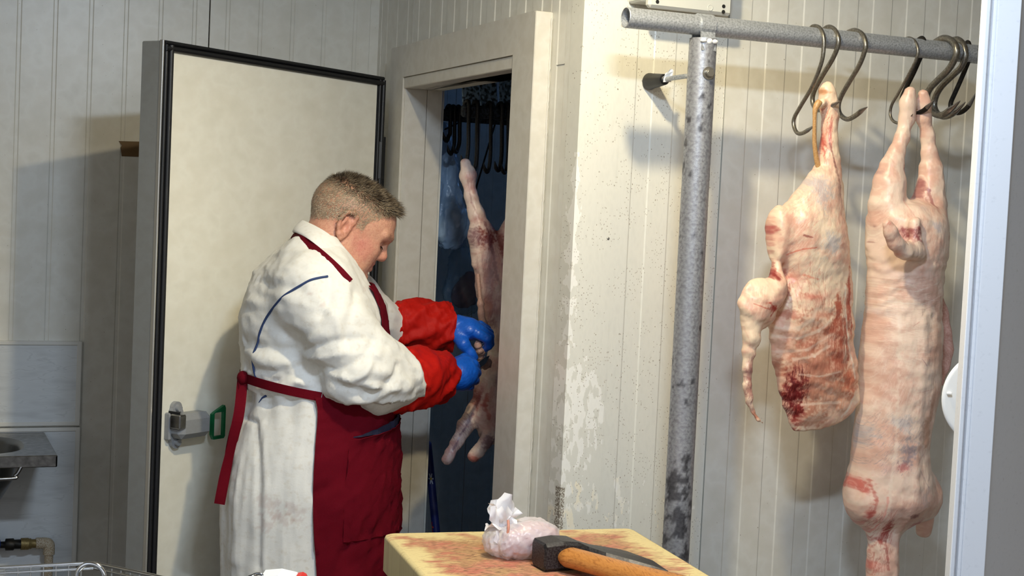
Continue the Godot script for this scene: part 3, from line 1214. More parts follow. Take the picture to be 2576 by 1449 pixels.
func hook(data: Array, rad: float, material: Material, label: String, group := "meat hooks on the rail") -> void:
	var x: float = data[0]
	var raw: Array = data[1]
	var pts := []
	for i in range(0, raw.size(), 2):
		pts.append(Vector3(x, raw[i], raw[i + 1]))
	var c := curve(pts, 5)
	var rr := []
	for i in c.size():
		var left := c.size() - 1 - i
		rr.append(rad * (0.08 + 0.92 * left / 6.0 if left < 6 else 1.0))
	var t := thing("meat_hook", label, "hook", Vector3.ZERO, group)
	var b := MB.new()
	b.tube(c, rr, 12)
	obj("rod", b, material, t)
	var p := MB.new()
	var k := c.size() - 7
	p.tube(c.slice(k), rr.slice(k).map(func(q): return q * 1.04), 12)
	obj("point", p, M.steel, t)

func build_hooks() -> void:
	hook([0.4492, [2.0404, 0.2077, 2.0454, 0.2230, 2.0393, 0.2455, 2.0211, 0.2616, 1.9976, 0.2652, 1.9624, 0.2595, 1.9140, 0.2300, 1.8725, 0.1894, 1.8477, 0.1671, 1.8293, 0.1677, 1.8141, 0.1823, 1.8125, 0.2020, 1.8201, 0.2268, 1.8291, 0.2493]], 0.0045, M.hook, "slim steel meat hook hanging empty left of the hung hindquarter")
	hook([0.4881, [2.0431, 0.2045, 2.0472, 0.2229, 2.0385, 0.2455, 2.0191, 0.2615, 1.9979, 0.2588, 1.9740, 0.2427, 1.9435, 0.2114, 1.9158, 0.1856, 1.8979, 0.1765, 1.8812, 0.1795, 1.8675, 0.1969, 1.8680, 0.2285, 1.8757, 0.2587, 1.8824, 0.2837]], 0.0054, M.hook, "steel meat hook run through the hock of the hindquarter")
	hook([0.5559, [2.0434, 0.1989, 2.0460, 0.2233, 2.0350, 0.2517, 2.0138, 0.2669, 1.9924, 0.2631, 1.9647, 0.2465, 1.9303, 0.2132, 1.9022, 0.1880, 1.8804, 0.1795, 1.8614, 0.1889, 1.8501, 0.2151, 1.8556, 0.2422, 1.8673, 0.2683, 1.8740, 0.2879]], 0.0054, M.hook, "steel meat hook hanging empty right of the hindquarter's hock")
	hook([0.6995, [2.0386, 0.2084, 2.0411, 0.2300, 2.0312, 0.2514, 2.0118, 0.2631, 1.9901, 0.2583, 1.9584, 0.2351, 1.9193, 0.2033, 1.8941, 0.1817, 1.8716, 0.1778, 1.8559, 0.1914, 1.8506, 0.2160, 1.8561, 0.2392, 1.8701, 0.2601]], 0.0034, M.hook, "thin wire meat hook beside the hocks of the whole lamb")
	hook([0.7316, [2.0386, 0.2186, 2.0429, 0.2339, 2.0301, 0.2444, 2.0126, 0.2403, 1.9985, 0.2312, 1.9663, 0.2109, 1.9375, 0.1899, 1.9155, 0.1770, 1.9004, 0.1755, 1.8867, 0.1858, 1.8742, 0.2139, 1.8776, 0.2488, 1.8885, 0.2708, 1.9023, 0.2906]], 0.0055, M.black_hook, "blackened hook carrying the whole lamb by both hocks")
	hook([0.7965, [2.0421, 0.1993, 2.0492, 0.2264, 2.0410, 0.2557, 2.0229, 0.2733, 2.0008, 0.2709, 1.9762, 0.2506, 1.9558, 0.2181, 1.9384, 0.1917, 1.9200, 0.1805, 1.8967, 0.1887, 1.8794, 0.2109, 1.8748, 0.2403, 1.8874, 0.2705, 1.9040, 0.2980]], 0.0078, M.hook, "heavy steel hook hanging empty right of the lamb, hooked over the rail nearer the lamb")
	hook([0.8364, [2.0480, 0.2019, 2.0497, 0.2265, 2.0358, 0.2476, 2.0126, 0.2566, 1.9871, 0.2466, 1.9701, 0.2198, 1.9458, 0.1815, 1.9238, 0.1629, 1.9008, 0.1592, 1.8809, 0.1759, 1.8759, 0.2057, 1.8860, 0.2364, 1.9056, 0.2679]], 0.0074, M.hook, "heavy steel hook hanging empty nested against another, on the side of the white post")
	hook([0.8624, [2.0401, 0.2229, 2.0446, 0.2326, 2.0235, 0.2414, 2.0012, 0.2368, 1.9647, 0.2175, 1.9315, 0.1977, 1.9092, 0.1853, 1.8936, 0.1897, 1.8851, 0.2108, 1.8898, 0.2332, 1.9059, 0.2543, 1.9320, 0.2725]], 0.0055, M.black_hook, "blackened hook hanging empty next to the white frame post")

# ---------------------------------------------------------------- sink corner
func build_sink_corner() -> void:
	var wz := -1.522
	# tape on the wall
	var tp := MB.new()
	var a := Vector3(-0.7876, 1.7610, -1.5220)
	var b2 := Vector3(-0.7793, 1.7167, -1.5220)
	var th := 0.0012
	var poly := PackedVector2Array([Vector2(a.x - 0.002, a.y), Vector2(-0.62, a.y + 0.006), Vector2(-0.62, b2.y + 0.003), Vector2(b2.x, b2.y), Vector2(b2.x - 0.004, a.y - 0.02), Vector2(b2.x - 0.001, a.y - 0.012)])
	tp.prism(poly, wz + 0.0005, wz + 0.0005 + th)
	tag(obj("brown_tape", tp, M.tape), "torn strip of brown parcel tape on the back wall beside the door", "tape")
	# two framed wood-grain boards behind the sink
	var grainy := ntex(0.012, 51, [[0.0, Color(0.9, 0.9, 0.9)], [0.47, Color(1, 1, 1)], [0.5, Color(0.93, 0.93, 0.93)], [0.53, Color(1, 1, 1)], [1.0, Color(0.97, 0.97, 0.97)]], 3)
	M.board = mat(srgb(214, 217, 217), 0.45, 0.0, grainy, 1.0)
	M.board.uv1_scale = Vector3(0.8, 4.0, 0.8)
	M.board_edge = mat(srgb(216, 214, 206), 0.4)
	var x1 := -0.878
	var rects := [[1.1644, 0.9138, x1], [0.9091, 0.15, x1 + 0.002]]
	for q in rects:
		var t := thing("splash_board", "upper white wood-grain board in a raised edge strip, behind the sink" if q == rects[0] else "lower white wood-grain board below the sink top, in an edge strip", "board", Vector3.ZERO, "boards behind the sink")
		var m := MB.new()
		m.box(Vector3(-1.7, q[1], wz + 0.001), Vector3(q[2], q[0], wz + 0.013), 0.001)
		obj("board", m, M.board, t)
		for e in [[Vector3(-1.7, q[0] - 0.012, wz), Vector3(q[2], q[0], wz + 0.017)], [Vector3(-1.7, q[1], wz), Vector3(q[2], q[1] + 0.012, wz + 0.017)], [Vector3(q[2] - 0.013, q[1], wz), Vector3(q[2] + 0.001, q[0], wz + 0.0175)]]:
			m = MB.new()
			m.box(e[0], e[1], 0.002)
			obj("edge_strip", m, M.board_edge, t)
	# stainless sink top with a round-cornered bowl
	var t := thing("sink", "stainless steel sink top with a rounded bowl, fixed to the back wall", "sink")
	var y := 0.896
	var zf := -1.105
	var xr := -0.978
	var xl := -1.62
	var zb := wz + 0.02
	var m := MB.new()
	var cx := -1.27
	var cz := (zf + zb) / 2
	# top: ring between rectangle and bowl mouth, then the bowl
	var rows := [[], [], [], [], [], []]
	var rim := []
	for i in 64:
		var an := -TAU * i / 64
		var c := cos(an)
		var s := sin(an)
		var k := 1.0 / maxf(absf(c), absf(s))
		var mouth := Vector2(signf(c) * pow(absf(c), 0.7) * 0.205, signf(s) * pow(absf(s), 0.7) * 0.15)
		rim.append(Vector3((xl + xr) / 2 + c * k * (xr - xl) / 2, y, cz + s * k * (zf - zb) / 2))
		rows[0].append(Vector3(cx + mouth.x * 1.07, y - 0.0004, cz + mouth.y * 1.08))
		rows[1].append(Vector3(cx + mouth.x * 1.03, y - 0.006, cz + mouth.y * 1.03))
		rows[2].append(Vector3(cx + mouth.x, y - 0.016, cz + mouth.y))
		rows[3].append(Vector3(cx + mouth.x * 0.95, y - 0.09, cz + mouth.y * 0.94))
		rows[4].append(Vector3(cx + mouth.x * 0.8, y - 0.145, cz + mouth.y * 0.78))
		rows[5].append(Vector3(cx + mouth.x * 0.1, y - 0.15, cz + mouth.y * 0.1))
	for i in 64:
		var k := (i + 1) % 64
		m.face_out([rim[i], rim[k], rows[0][k], rows[0][i]], Vector3(cx, y - 1.0, cz))
	obj("drainer_top", m, M.steel, t)
	m = MB.new()
	m.skin(rows, true, false, true)
	m.face_out(rows[5].duplicate(), Vector3(cx, y - 1.0, cz))
	obj("bowl", m, mat(srgb(120, 122, 124), 0.35, 0.9), t)
	m = MB.new()
	m.box(Vector3(xl, y - 0.03, zf - 0.006), Vector3(xr, y + 0.002, zf), 0.002)
	m.box(Vector3(xr - 0.006, y - 0.03, zb), Vector3(xr, y + 0.001, zf), 0.002)
	obj("apron_edge", m, M.steel, t)
	m = MB.new()
	m.tube(curve([Vector3(-1.5, y - 0.06, zf + 0.002), Vector3(-1.12, y - 0.058, zf + 0.002), Vector3(-1.085, y - 0.05, zf + 0.0), Vector3(-1.07, y - 0.028, zf - 0.004)], 6), 0.005, 10)
	obj("towel_bar", m, M.steel, t)
	m = MB.new()
	m.xf = Transform3D(Basis(), Vector3(cx, y - 0.25, cz))
	m.lathe([[0.05, 0.02], [0.055, 0.1]], 20)
	m.lathe([[0.02, -0.3], [0.02, 0.03]], 16)
	obj("waste", m, M.dark_metal, t)
	# pipe with elbow, union and a blue valve
	var pz := wz + 0.06
	var pp := thing("water_pipe", "scaly white water pipe with elbow and blue valve under the sink", "pipe")
	var el := Vector3(-0.9609, 0.5760, -1.4600)
	var ex := el.x
	var ey := el.y
	var chalk := mat(srgb(200, 190, 170), 0.7, 0.0, ntex(0.06, 61, [[0.0, Color(0.45, 0.3, 0.18)], [0.35, Color(0.8, 0.7, 0.55)], [0.55, Color(1, 1, 1)], [1.0, Color(1, 1, 1)]], 4), 9.0)
	m = MB.new()
	m.tube(curve([Vector3(ex - 0.035, ey, pz), Vector3(ex - 0.012, ey, pz), Vector3(ex, ey - 0.004, pz), Vector3(ex + 0.002, ey - 0.018, pz), Vector3(ex + 0.002, ey - 0.034, pz)], 6), 0.0165, 16)
	obj("elbow", m, chalk, pp)
	m = MB.new()
	m.tube([Vector3(ex + 0.002, ey - 0.034, pz), Vector3(ex + 0.002, 0.2, pz)], 0.0125, 14)
	obj("down_pipe", m, chalk, pp)
	m = MB.new()
	m.xf = Transform3D(Basis(Vector3.BACK, PI / 2), Vector3(ex - 0.035, ey, pz))
	m.lathe([[0.013, 0.0], [0.013, 0.012], [0.0155, 0.014], [0.0155, 0.02], [0.0175, 0.021], [0.0175, 0.042]], 16)
	obj("union", m, M.brass, pp)
	m = MB.new()
	m.xf = Transform3D(Basis(Vector3.BACK, PI / 2), Vector3(ex - 0.077, ey, pz))
	m.lathe([[0.014, 0.0], [0.014, 0.018], [0.018, 0.02], [0.018, 0.042], [0.010, 0.044], [0.010, 0.06]], 8)
	obj("coupling", m, M.dark_metal, pp)
	m = MB.new()
	sphere_at(m, Vector3(ex - 0.165, ey + 0.002, pz), Vector3(0.034, 0.034, 0.03), 18)
	obj("valve_body", m, M.blue_plastic, pp)

# ---------------------------------------------------------------- meat
var nA: FastNoiseLite
var nB: FastNoiseLite
var nC: FastNoiseLite

# Colour map of a piece of meat, laid on from the front (x, y in metres inside rect).
# spots [x, y, half width, half height, colour, strength] of fat, muscle, membrane and blood with ragged edges;
# strokes [line, width, colour, strength] of fat seams, tendons, veins and painted wrinkle shading; fibres [x, y, half width, half height, angle, count, length, colour, strength]
func meat_map(rect: Rect2, fat: Color, flesh: Color, share: float, spots: Array, strokes: Array, fibres: Array, seed_: int) -> ImageTexture:
	var ppm := 900.0
	var w := int(rect.size.x * ppm)
	var h := int(rect.size.y * ppm)
	var A := noise(0.010, seed_, 4).get_image(w, h).get_data()
	var B := noise(0.032, seed_ + 1, 4).get_image(w, h).get_data()
	var C := noise(0.11, seed_ + 2, 3).get_image(w, h).get_data()
	var col := PackedColorArray()
	col.resize(w * h)
	for i in w * h:
		var t := clampf(share + (A[i] - 128) * 0.009 + (B[i] - 128) * 0.005 + (C[i] - 128) * 0.002, 0.0, 1.0)
		col[i] = fat.lerp(flesh, t)
	for s in spots:
		var mx: float = (s[0] - rect.position.x) * ppm
		var my: float = (rect.end.y - s[1]) * ppm
		var rx: float = s[2] * ppm
		var ry: float = s[3] * ppm
		for j in range(maxi(0, int(my - ry * 1.6)), mini(h, int(my + ry * 1.6))):
			for i in range(maxi(0, int(mx - rx * 1.6)), mini(w, int(mx + rx * 1.6))):
				var k := j * w + i
				var dx := (i - mx) / rx
				var dy := (j - my) / ry
				var q := sqrt(dx * dx + dy * dy) + (B[k] - 128) * 0.0034 + (C[k] - 128) * 0.0026 + (A[k] - 128) * 0.002
				if q < 1.0:
					col[k] = col[k].lerp(s[4], s[5] * smoothstep(1.0, 0.1, q))
	var rnd := RandomNumberGenerator.new()
	rnd.seed = seed_
	for f in fibres:
		for n in f[5]:
			var a := rnd.randf() * TAU
			var r := sqrt(rnd.randf())
			var p := Vector2((f[0] + cos(a) * r * f[2] - rect.position.x) * ppm, (rect.end.y - f[1] + sin(a) * r * f[3]) * ppm)
			var d := Vector2.RIGHT.rotated(-f[4] + rnd.randfn() * 0.12)
			var al: float = f[8] * (0.4 + 0.6 * rnd.randf())
			var bend := rnd.randfn() * 0.004
			for q in int(f[6] * ppm * (0.4 + 0.8 * rnd.randf())):
				var x := int(p.x)
				var y := int(p.y)
				if x >= 0 and y >= 0 and x < w and y < h:
					col[y * w + x] = col[y * w + x].lerp(f[7], al)
				p += d
				d = d.rotated(bend)
	for s in strokes:
		var line: Array = s[0]
		var wide := maxf(s[1] * ppm * 0.5, 0.6)
		for e in line.size() - 1:
			var p := Vector2((line[e].x - rect.position.x) * ppm, (rect.end.y - line[e].y) * ppm)
			var q := Vector2((line[e + 1].x - rect.position.x) * ppm, (rect.end.y - line[e + 1].y) * ppm)
			var lo := p.min(q) - Vector2.ONE * (wide + 3)
			var hi := p.max(q) + Vector2.ONE * (wide + 3)
			var pq := q - p
			for j in range(maxi(0, int(lo.y)), mini(h, int(hi.y))):
				for i in range(maxi(0, int(lo.x)), mini(w, int(hi.x))):
					var k := j * w + i
					var v := Vector2(i, j) - p
					var t := clampf(v.dot(pq) / pq.length_squared(), 0.0, 1.0)
					var dd := (v - pq * t).length() / wide + (B[k] - 128) * 0.004 + (C[k] - 128) * 0.004
					if dd < 1.0:
						col[k] = col[k].lerp(s[2], s[3] * smoothstep(1.0, 0.2, dd) * 0.75)
	var bytes := PackedByteArray()
	bytes.resize(w * h * 3)
	for i in w * h:
		var c := col[i]
		bytes[i * 3] = c.r8
		bytes[i * 3 + 1] = c.g8
		bytes[i * 3 + 2] = c.b8
	return ImageTexture.create_from_image(Image.create_from_data(w, h, false, Image.FORMAT_RGB8, bytes))

func map_on(mb: MB, rect: Rect2) -> MB:
	mb.use_uv = true
	for i in mb.v.size():
		mb.uv[i] = Vector2((mb.v[i].x - rect.position.x) / rect.size.x, (rect.end.y - mb.v[i].y) / rect.size.y)
	return mb

func mapped_meat(tex: Texture2D) -> StandardMaterial3D:
	var m := mat(Color(1, 1, 1), 0.38)
	m.albedo_texture = tex
	m.heightmap_enabled = true
	m.heightmap_texture = ntex(0.03, 92, [], 5, 512)
	m.heightmap_scale = 0.2
	m.subsurf_scatter_enabled = true
	m.subsurf_scatter_strength = 0.05
	return m

func build_meat() -> void:
	nA = noise(9.0, 101, 4)
	nB = noise(28.0, 102, 4)
	nC = noise(55.0, 103, 3)
	half_carcass()
	whole_lamb()

func half_carcass() -> void:
	var t := thing("hindquarter", "half lamb hindquarter with red rib side, hung by one hock on the rail", "meat")
	var rows := [[1.1570, 0.4875, 0.2350, 0.0390, 0.0097], [1.1763, 0.5050, 0.2350, 0.0707, 0.0191], [1.2074, 0.5150, 0.2350, 0.0954, 0.0286], [1.2475, 0.5117, 0.2350, 0.1039, 0.0333], [1.3008, 0.4969, 0.2350, 0.1086, 0.0391], [1.3538, 0.4849, 0.2350, 0.1095, 0.0438], [1.4067, 0.4792, 0.2350, 0.1065, 0.0469], [1.4596, 0.4818, 0.2350, 0.0962, 0.0481], [1.5037, 0.4850, 0.2350, 0.0870, 0.0487], [1.5472, 0.4716, 0.2350, 0.0913, 0.0566], [1.5820, 0.4640, 0.2350, 0.0922, 0.0608], [1.6256, 0.4615, 0.2350, 0.0854, 0.0580], [1.6609, 0.4725, 0.2350, 0.0688, 0.0482], [1.6964, 0.4841, 0.2350, 0.0524, 0.0393], [1.7408, 0.4982, 0.2350, 0.0331, 0.0281], [1.7758, 0.4989, 0.2350, 0.0244, 0.0220], [1.8192, 0.4964, 0.2350, 0.0191, 0.0181], [1.8584, 0.4967, 0.2350, 0.0203, 0.0183]]
	var f := Field.new(Vector3(0.245, 1.0, 0.12), Vector3(0.75, 2.0, 0.36), 0.0042)
	f.stack(rows, 0.012)
	f.chain([[Vector3(0.4845, 1.9070, 0.2350), 0.0183], [Vector3(0.4925, 1.8816, 0.2350), 0.0201], [Vector3(0.4986, 1.8542, 0.2350), 0.0175]], 0.012)
	f.cap(Vector3(0.4636, 1.8788, 0.2500), Vector3(0.4481, 1.8657, 0.2500), 0.009, 0.009, 0.01)
	# flank flap and the rolled edge of the leg muscle
	f.ell(Vector3(0.3714, 1.5877, 0.2450), Vector3(0.018, 0.062, 0.03), 0.03)
	f.ell(Vector3(0.3703, 1.5103, 0.2500), Vector3(0.01, 0.02, 0.014), 0.01)
	f.ell(Vector3(0.3182, 1.4375, 0.2700), Vector3(0.046, 0.056, 0.016), 0.02, false, Basis(Vector3.BACK, 0.35))
	f.cap(Vector3(0.3629, 1.4727, 0.2700), Vector3(0.3105, 1.4331, 0.2700), 0.026, 0.03, 0.03)
	f.chain([[Vector3(0.3043, 1.4074, 0.2700), 0.0255], [Vector3(0.3031, 1.3646, 0.2700), 0.0170], [Vector3(0.3011, 1.3347, 0.2700), 0.0111], [Vector3(0.2993, 1.3004, 0.2700), 0.0085], [Vector3(0.3015, 1.2661, 0.2700), 0.0085], [Vector3(0.3077, 1.2317, 0.2700), 0.0073], [Vector3(0.3184, 1.2058, 0.2700), 0.0064], [Vector3(0.3325, 1.1884, 0.2700), 0.0051], [Vector3(0.3471, 1.1804, 0.2700), 0.0026]], 0.01)
	for q in [Vector3(0.4276, 1.3429, 0.3000), Vector3(0.4564, 1.3690, 0.3000)]:
		f.ell(q, Vector3(0.05, 0.012, 0.02), 0.02, true)
	var spots := [[0.4666, 1.2961, 0.1400, 0.1652, srgb(194, 126, 100), 0.95], [0.4611, 1.6869, 0.0417, 0.0475, srgb(178, 168, 172), 0.75], [0.4816, 1.5709, 0.0399, 0.0312, srgb(186, 180, 184), 0.65], [0.5058, 1.6977, 0.0100, 0.0607, srgb(160, 120, 110), 0.60], [0.4694, 1.8036, 0.0218, 0.0448, srgb(186, 84, 70), 0.75], [0.4870, 1.8176, 0.0079, 0.0346, srgb(225, 180, 160), 0.50], [0.3462, 1.5877, 0.0167, 0.0563, srgb(176, 78, 72), 0.85], [0.3559, 1.5025, 0.0138, 0.0188, srgb(140, 50, 45), 0.90], [0.3859, 1.4757, 0.0178, 0.0395, srgb(150, 60, 50), 0.85], [0.4068, 1.4952, 0.0297, 0.0172, srgb(200, 110, 95), 0.50], [0.4503, 1.4572, 0.0398, 0.0104, srgb(188, 110, 92), 0.75], [0.3969, 1.4173, 0.0455, 0.0138, srgb(186, 112, 92), 0.70], [0.4736, 1.4185, 0.0479, 0.0122, srgb(196, 128, 106), 0.70], [0.5072, 1.3839, 0.0462, 0.0175, srgb(186, 104, 80), 0.75], [0.4575, 1.3529, 0.0399, 0.0156, srgb(178, 96, 74), 0.70], [0.4055, 1.3655, 0.0258, 0.0086, srgb(196, 128, 108), 0.60], [0.4711, 1.3049, 0.0600, 0.0122, srgb(192, 120, 96), 0.70], [0.5324, 1.3226, 0.0343, 0.0526, srgb(186, 100, 76), 0.75], [0.5145, 1.4278, 0.0120, 0.0524, srgb(180, 92, 70), 0.80], [0.5488, 1.4460, 0.0101, 0.0964, srgb(176, 78, 58), 0.90], [0.5678, 1.2696, 0.0304, 0.0458, srgb(188, 88, 62), 0.85], [0.4287, 1.2482, 0.0299, 0.0607, srgb(104, 14, 16), 0.97], [0.4436, 1.1957, 0.0170, 0.0400, srgb(122, 22, 20), 0.90], [0.4292, 1.1652, 0.0140, 0.0174, srgb(180, 90, 74), 0.70], [0.5281, 1.2344, 0.0605, 0.0351, srgb(206, 146, 118), 0.60], [0.4900, 1.1819, 0.0603, 0.0175, srgb(200, 140, 115), 0.50], [0.3365, 1.4318, 0.0177, 0.0137, srgb(178, 50, 38), 0.85], [0.3248, 1.4436, 0.0294, 0.0051, srgb(190, 96, 78), 0.60], [0.3016, 1.2961, 0.0137, 0.0256, srgb(150, 96, 92), 0.70], [0.3024, 1.2532, 0.0137, 0.0256, srgb(190, 120, 104), 0.60], [0.3217, 1.2014, 0.0197, 0.0171, srgb(206, 120, 92), 0.70], [0.5480, 1.3403, 0.0121, 0.0351, srgb(230, 214, 192), 0.80], [0.5360, 1.4194, 0.0091, 0.0525, srgb(228, 206, 184), 0.70], [0.4012, 1.7268, 0.0295, 0.0120, srgb(214, 160, 140), 0.50], [0.4584, 1.9032, 0.0297, 0.0103, srgb(186, 124, 84), 0.80], [0.4400, 1.8728, 0.0099, 0.0172, srgb(208, 160, 100), 0.80]]
	var strokes := [[[Vector2(0.348, 1.401), Vector2(0.378, 1.388), Vector2(0.419, 1.388), Vector2(0.448, 1.407), Vector2(0.458, 1.431)], 0.0137, srgb(236, 208, 184), 0.90], [[Vector2(0.362, 1.369), Vector2(0.421, 1.366), Vector2(0.471, 1.384), Vector2(0.503, 1.415)], 0.0094, srgb(238, 212, 190), 0.85], [[Vector2(0.381, 1.334), Vector2(0.444, 1.341), Vector2(0.506, 1.377)], 0.0103, srgb(234, 204, 182), 0.80], [[Vector2(0.419, 1.318), Vector2(0.464, 1.329), Vector2(0.499, 1.351)], 0.0104, srgb(238, 212, 190), 0.85], [[Vector2(0.433, 1.287), Vector2(0.483, 1.283), Vector2(0.534, 1.294)], 0.0069, srgb(238, 210, 186), 0.80], [[Vector2(0.450, 1.219), Vector2(0.498, 1.222), Vector2(0.548, 1.224)], 0.0087, srgb(240, 214, 190), 0.85], [[Vector2(0.446, 1.188), Vector2(0.490, 1.182), Vector2(0.531, 1.190)], 0.0070, srgb(226, 188, 164), 0.70], [[Vector2(0.534, 1.481), Vector2(0.540, 1.419), Vector2(0.550, 1.376), Vector2(0.570, 1.323), Vector2(0.584, 1.278)], 0.0079, srgb(240, 226, 206), 0.90], [[Vector2(0.546, 1.499), Vector2(0.557, 1.429), Vector2(0.567, 1.367)], 0.0088, srgb(170, 66, 46), 0.90], [[Vector2(0.517, 1.445), Vector2(0.527, 1.393), Vector2(0.534, 1.331)], 0.0122, srgb(182, 88, 66), 0.75], [[Vector2(0.535, 1.411), Vector2(0.549, 1.358), Vector2(0.560, 1.318)], 0.0079, srgb(176, 80, 58), 0.80], [[Vector2(0.593, 1.247), Vector2(0.584, 1.221), Vector2(0.563, 1.190)], 0.0080, srgb(240, 224, 206), 0.90], [[Vector2(0.340, 1.626), Vector2(0.341, 1.579), Vector2(0.348, 1.537)], 0.0136, srgb(168, 58, 50), 0.85], [[Vector2(0.354, 1.532), Vector2(0.354, 1.502)], 0.0137, srgb(132, 36, 32), 0.90], [[Vector2(0.396, 1.512), Vector2(0.384, 1.477), Vector2(0.381, 1.434)], 0.0120, srgb(150, 52, 42), 0.80], [[Vector2(0.427, 1.504), Vector2(0.458, 1.496)], 0.0060, srgb(222, 120, 96), 0.60], [[Vector2(0.383, 1.546), Vector2(0.413, 1.560), Vector2(0.443, 1.565)], 0.0043, srgb(206, 84, 66), 0.70], [[Vector2(0.411, 1.590), Vector2(0.431, 1.586)], 0.0052, srgb(140, 60, 54), 0.80], [[Vector2(0.462, 1.825), Vector2(0.472, 1.774)], 0.0078, srgb(190, 52, 44), 0.80], [[Vector2(0.476, 1.851), Vector2(0.486, 1.774)], 0.0052, srgb(240, 214, 188), 0.70], [[Vector2(0.452, 1.841), Vector2(0.454, 1.790), Vector2(0.451, 1.738)], 0.0043, srgb(206, 140, 120), 0.60], [[Vector2(0.492, 1.775), Vector2(0.507, 1.715), Vector2(0.517, 1.655)], 0.0069, srgb(150, 104, 92), 0.70], [[Vector2(0.487, 1.792), Vector2(0.501, 1.741)], 0.0043, srgb(120, 70, 66), 0.70], [[Vector2(0.290, 1.441), Vector2(0.315, 1.433), Vector2(0.336, 1.428)], 0.0034, srgb(196, 86, 66), 0.70], [[Vector2(0.325, 1.444), Vector2(0.346, 1.429), Vector2(0.337, 1.416)], 0.0068, srgb(172, 36, 26), 0.85], [[Vector2(0.280, 1.390), Vector2(0.297, 1.339)], 0.0034, srgb(214, 160, 140), 0.50]]
	var fibres := [[0.4570, 1.5830, 0.0795, 0.1037, 1.047, 500, 0.0225, srgb(250, 236, 216), 0.35], [0.4550, 1.6866, 0.0446, 0.0690, 1.396, 260, 0.0259, srgb(196, 150, 136), 0.30], [0.4728, 1.7995, 0.0198, 0.0604, 1.536, 160, 0.0293, srgb(176, 72, 62), 0.40], [0.5305, 1.3490, 0.0342, 0.0788, 1.501, 300, 0.0350, srgb(160, 66, 48), 0.40], [0.5585, 1.2519, 0.0344, 0.0528, 1.501, 220, 0.0299, srgb(222, 150, 116), 0.45], [0.4614, 1.2961, 0.0900, 0.1304, 1.536, 260, 0.0261, srgb(226, 176, 150), 0.35], [0.4347, 1.2351, 0.0279, 0.0607, 1.536, 160, 0.0225, srgb(70, 4, 8), 0.50], [0.4398, 1.4613, 0.0596, 0.0519, 1.745, 160, 0.0225, srgb(186, 96, 78), 0.35], [0.3987, 1.6153, 0.0395, 0.0600, 0.698, 200, 0.0189, srgb(226, 160, 140), 0.35], [0.3111, 1.4246, 0.0352, 0.0511, 1.222, 120, 0.0204, srgb(250, 226, 200), 0.40], [0.3033, 1.2704, 0.0098, 0.0682, 1.484, 80, 0.0171, srgb(150, 92, 92), 0.50]]
	var rect := Rect2(0.24, 0.98, 0.52, 1.04)
	var skin_map := meat_map(rect, srgb(240, 212, 182), srgb(224, 172, 148), 0.2, spots, strokes, fibres, 301)
	var y_rib := rows[7][0] as float
	var move := func(p: Vector3, _n: Vector3) -> float:
		var k := nA.get_noise_3dv(p) * 0.006 + nB.get_noise_3dv(p) * 0.0022
		if p.y < y_rib:
			k += 0.0013 * sin((p.y + (p.x - 0.5) * 0.35) * 150.0 + nA.get_noise_3dv(p) * 5.0)
		return k
	obj("joint", map_on(f.mesh(move), rect), mapped_meat(skin_map), t)
	var te := MB.new()
	te.tube(curve([Vector3(0.4559, 1.8807, 0.2520), Vector3(0.4459, 1.8628, 0.2520), Vector3(0.4473, 1.8329, 0.2500), Vector3(0.4536, 1.7903, 0.2450), Vector3(0.4659, 1.7521, 0.2400), Vector3(0.4807, 1.7224, 0.2380)], 6), [0.007, 0.0075, 0.008, 0.008, 0.0075, 0.0065, 0.006, 0.0055, 0.005, 0.0046, 0.0044, 0.0042, 0.0042, 0.0042, 0.0042, 0.0044, 0.0046, 0.0046, 0.0048, 0.005, 0.005, 0.0052, 0.0054, 0.0056, 0.0058, 0.006, 0.006, 0.006, 0.006, 0.006, 0.006], 12)
	var tm := mat(srgb(216, 182, 134), 0.4, 0.0, ntex(0.06, 93, [[0.0, Color(0.8, 0.66, 0.5)], [1.0, Color(1, 1, 1)]], 4), 7.0)
	obj("tendon", te, tm, t)

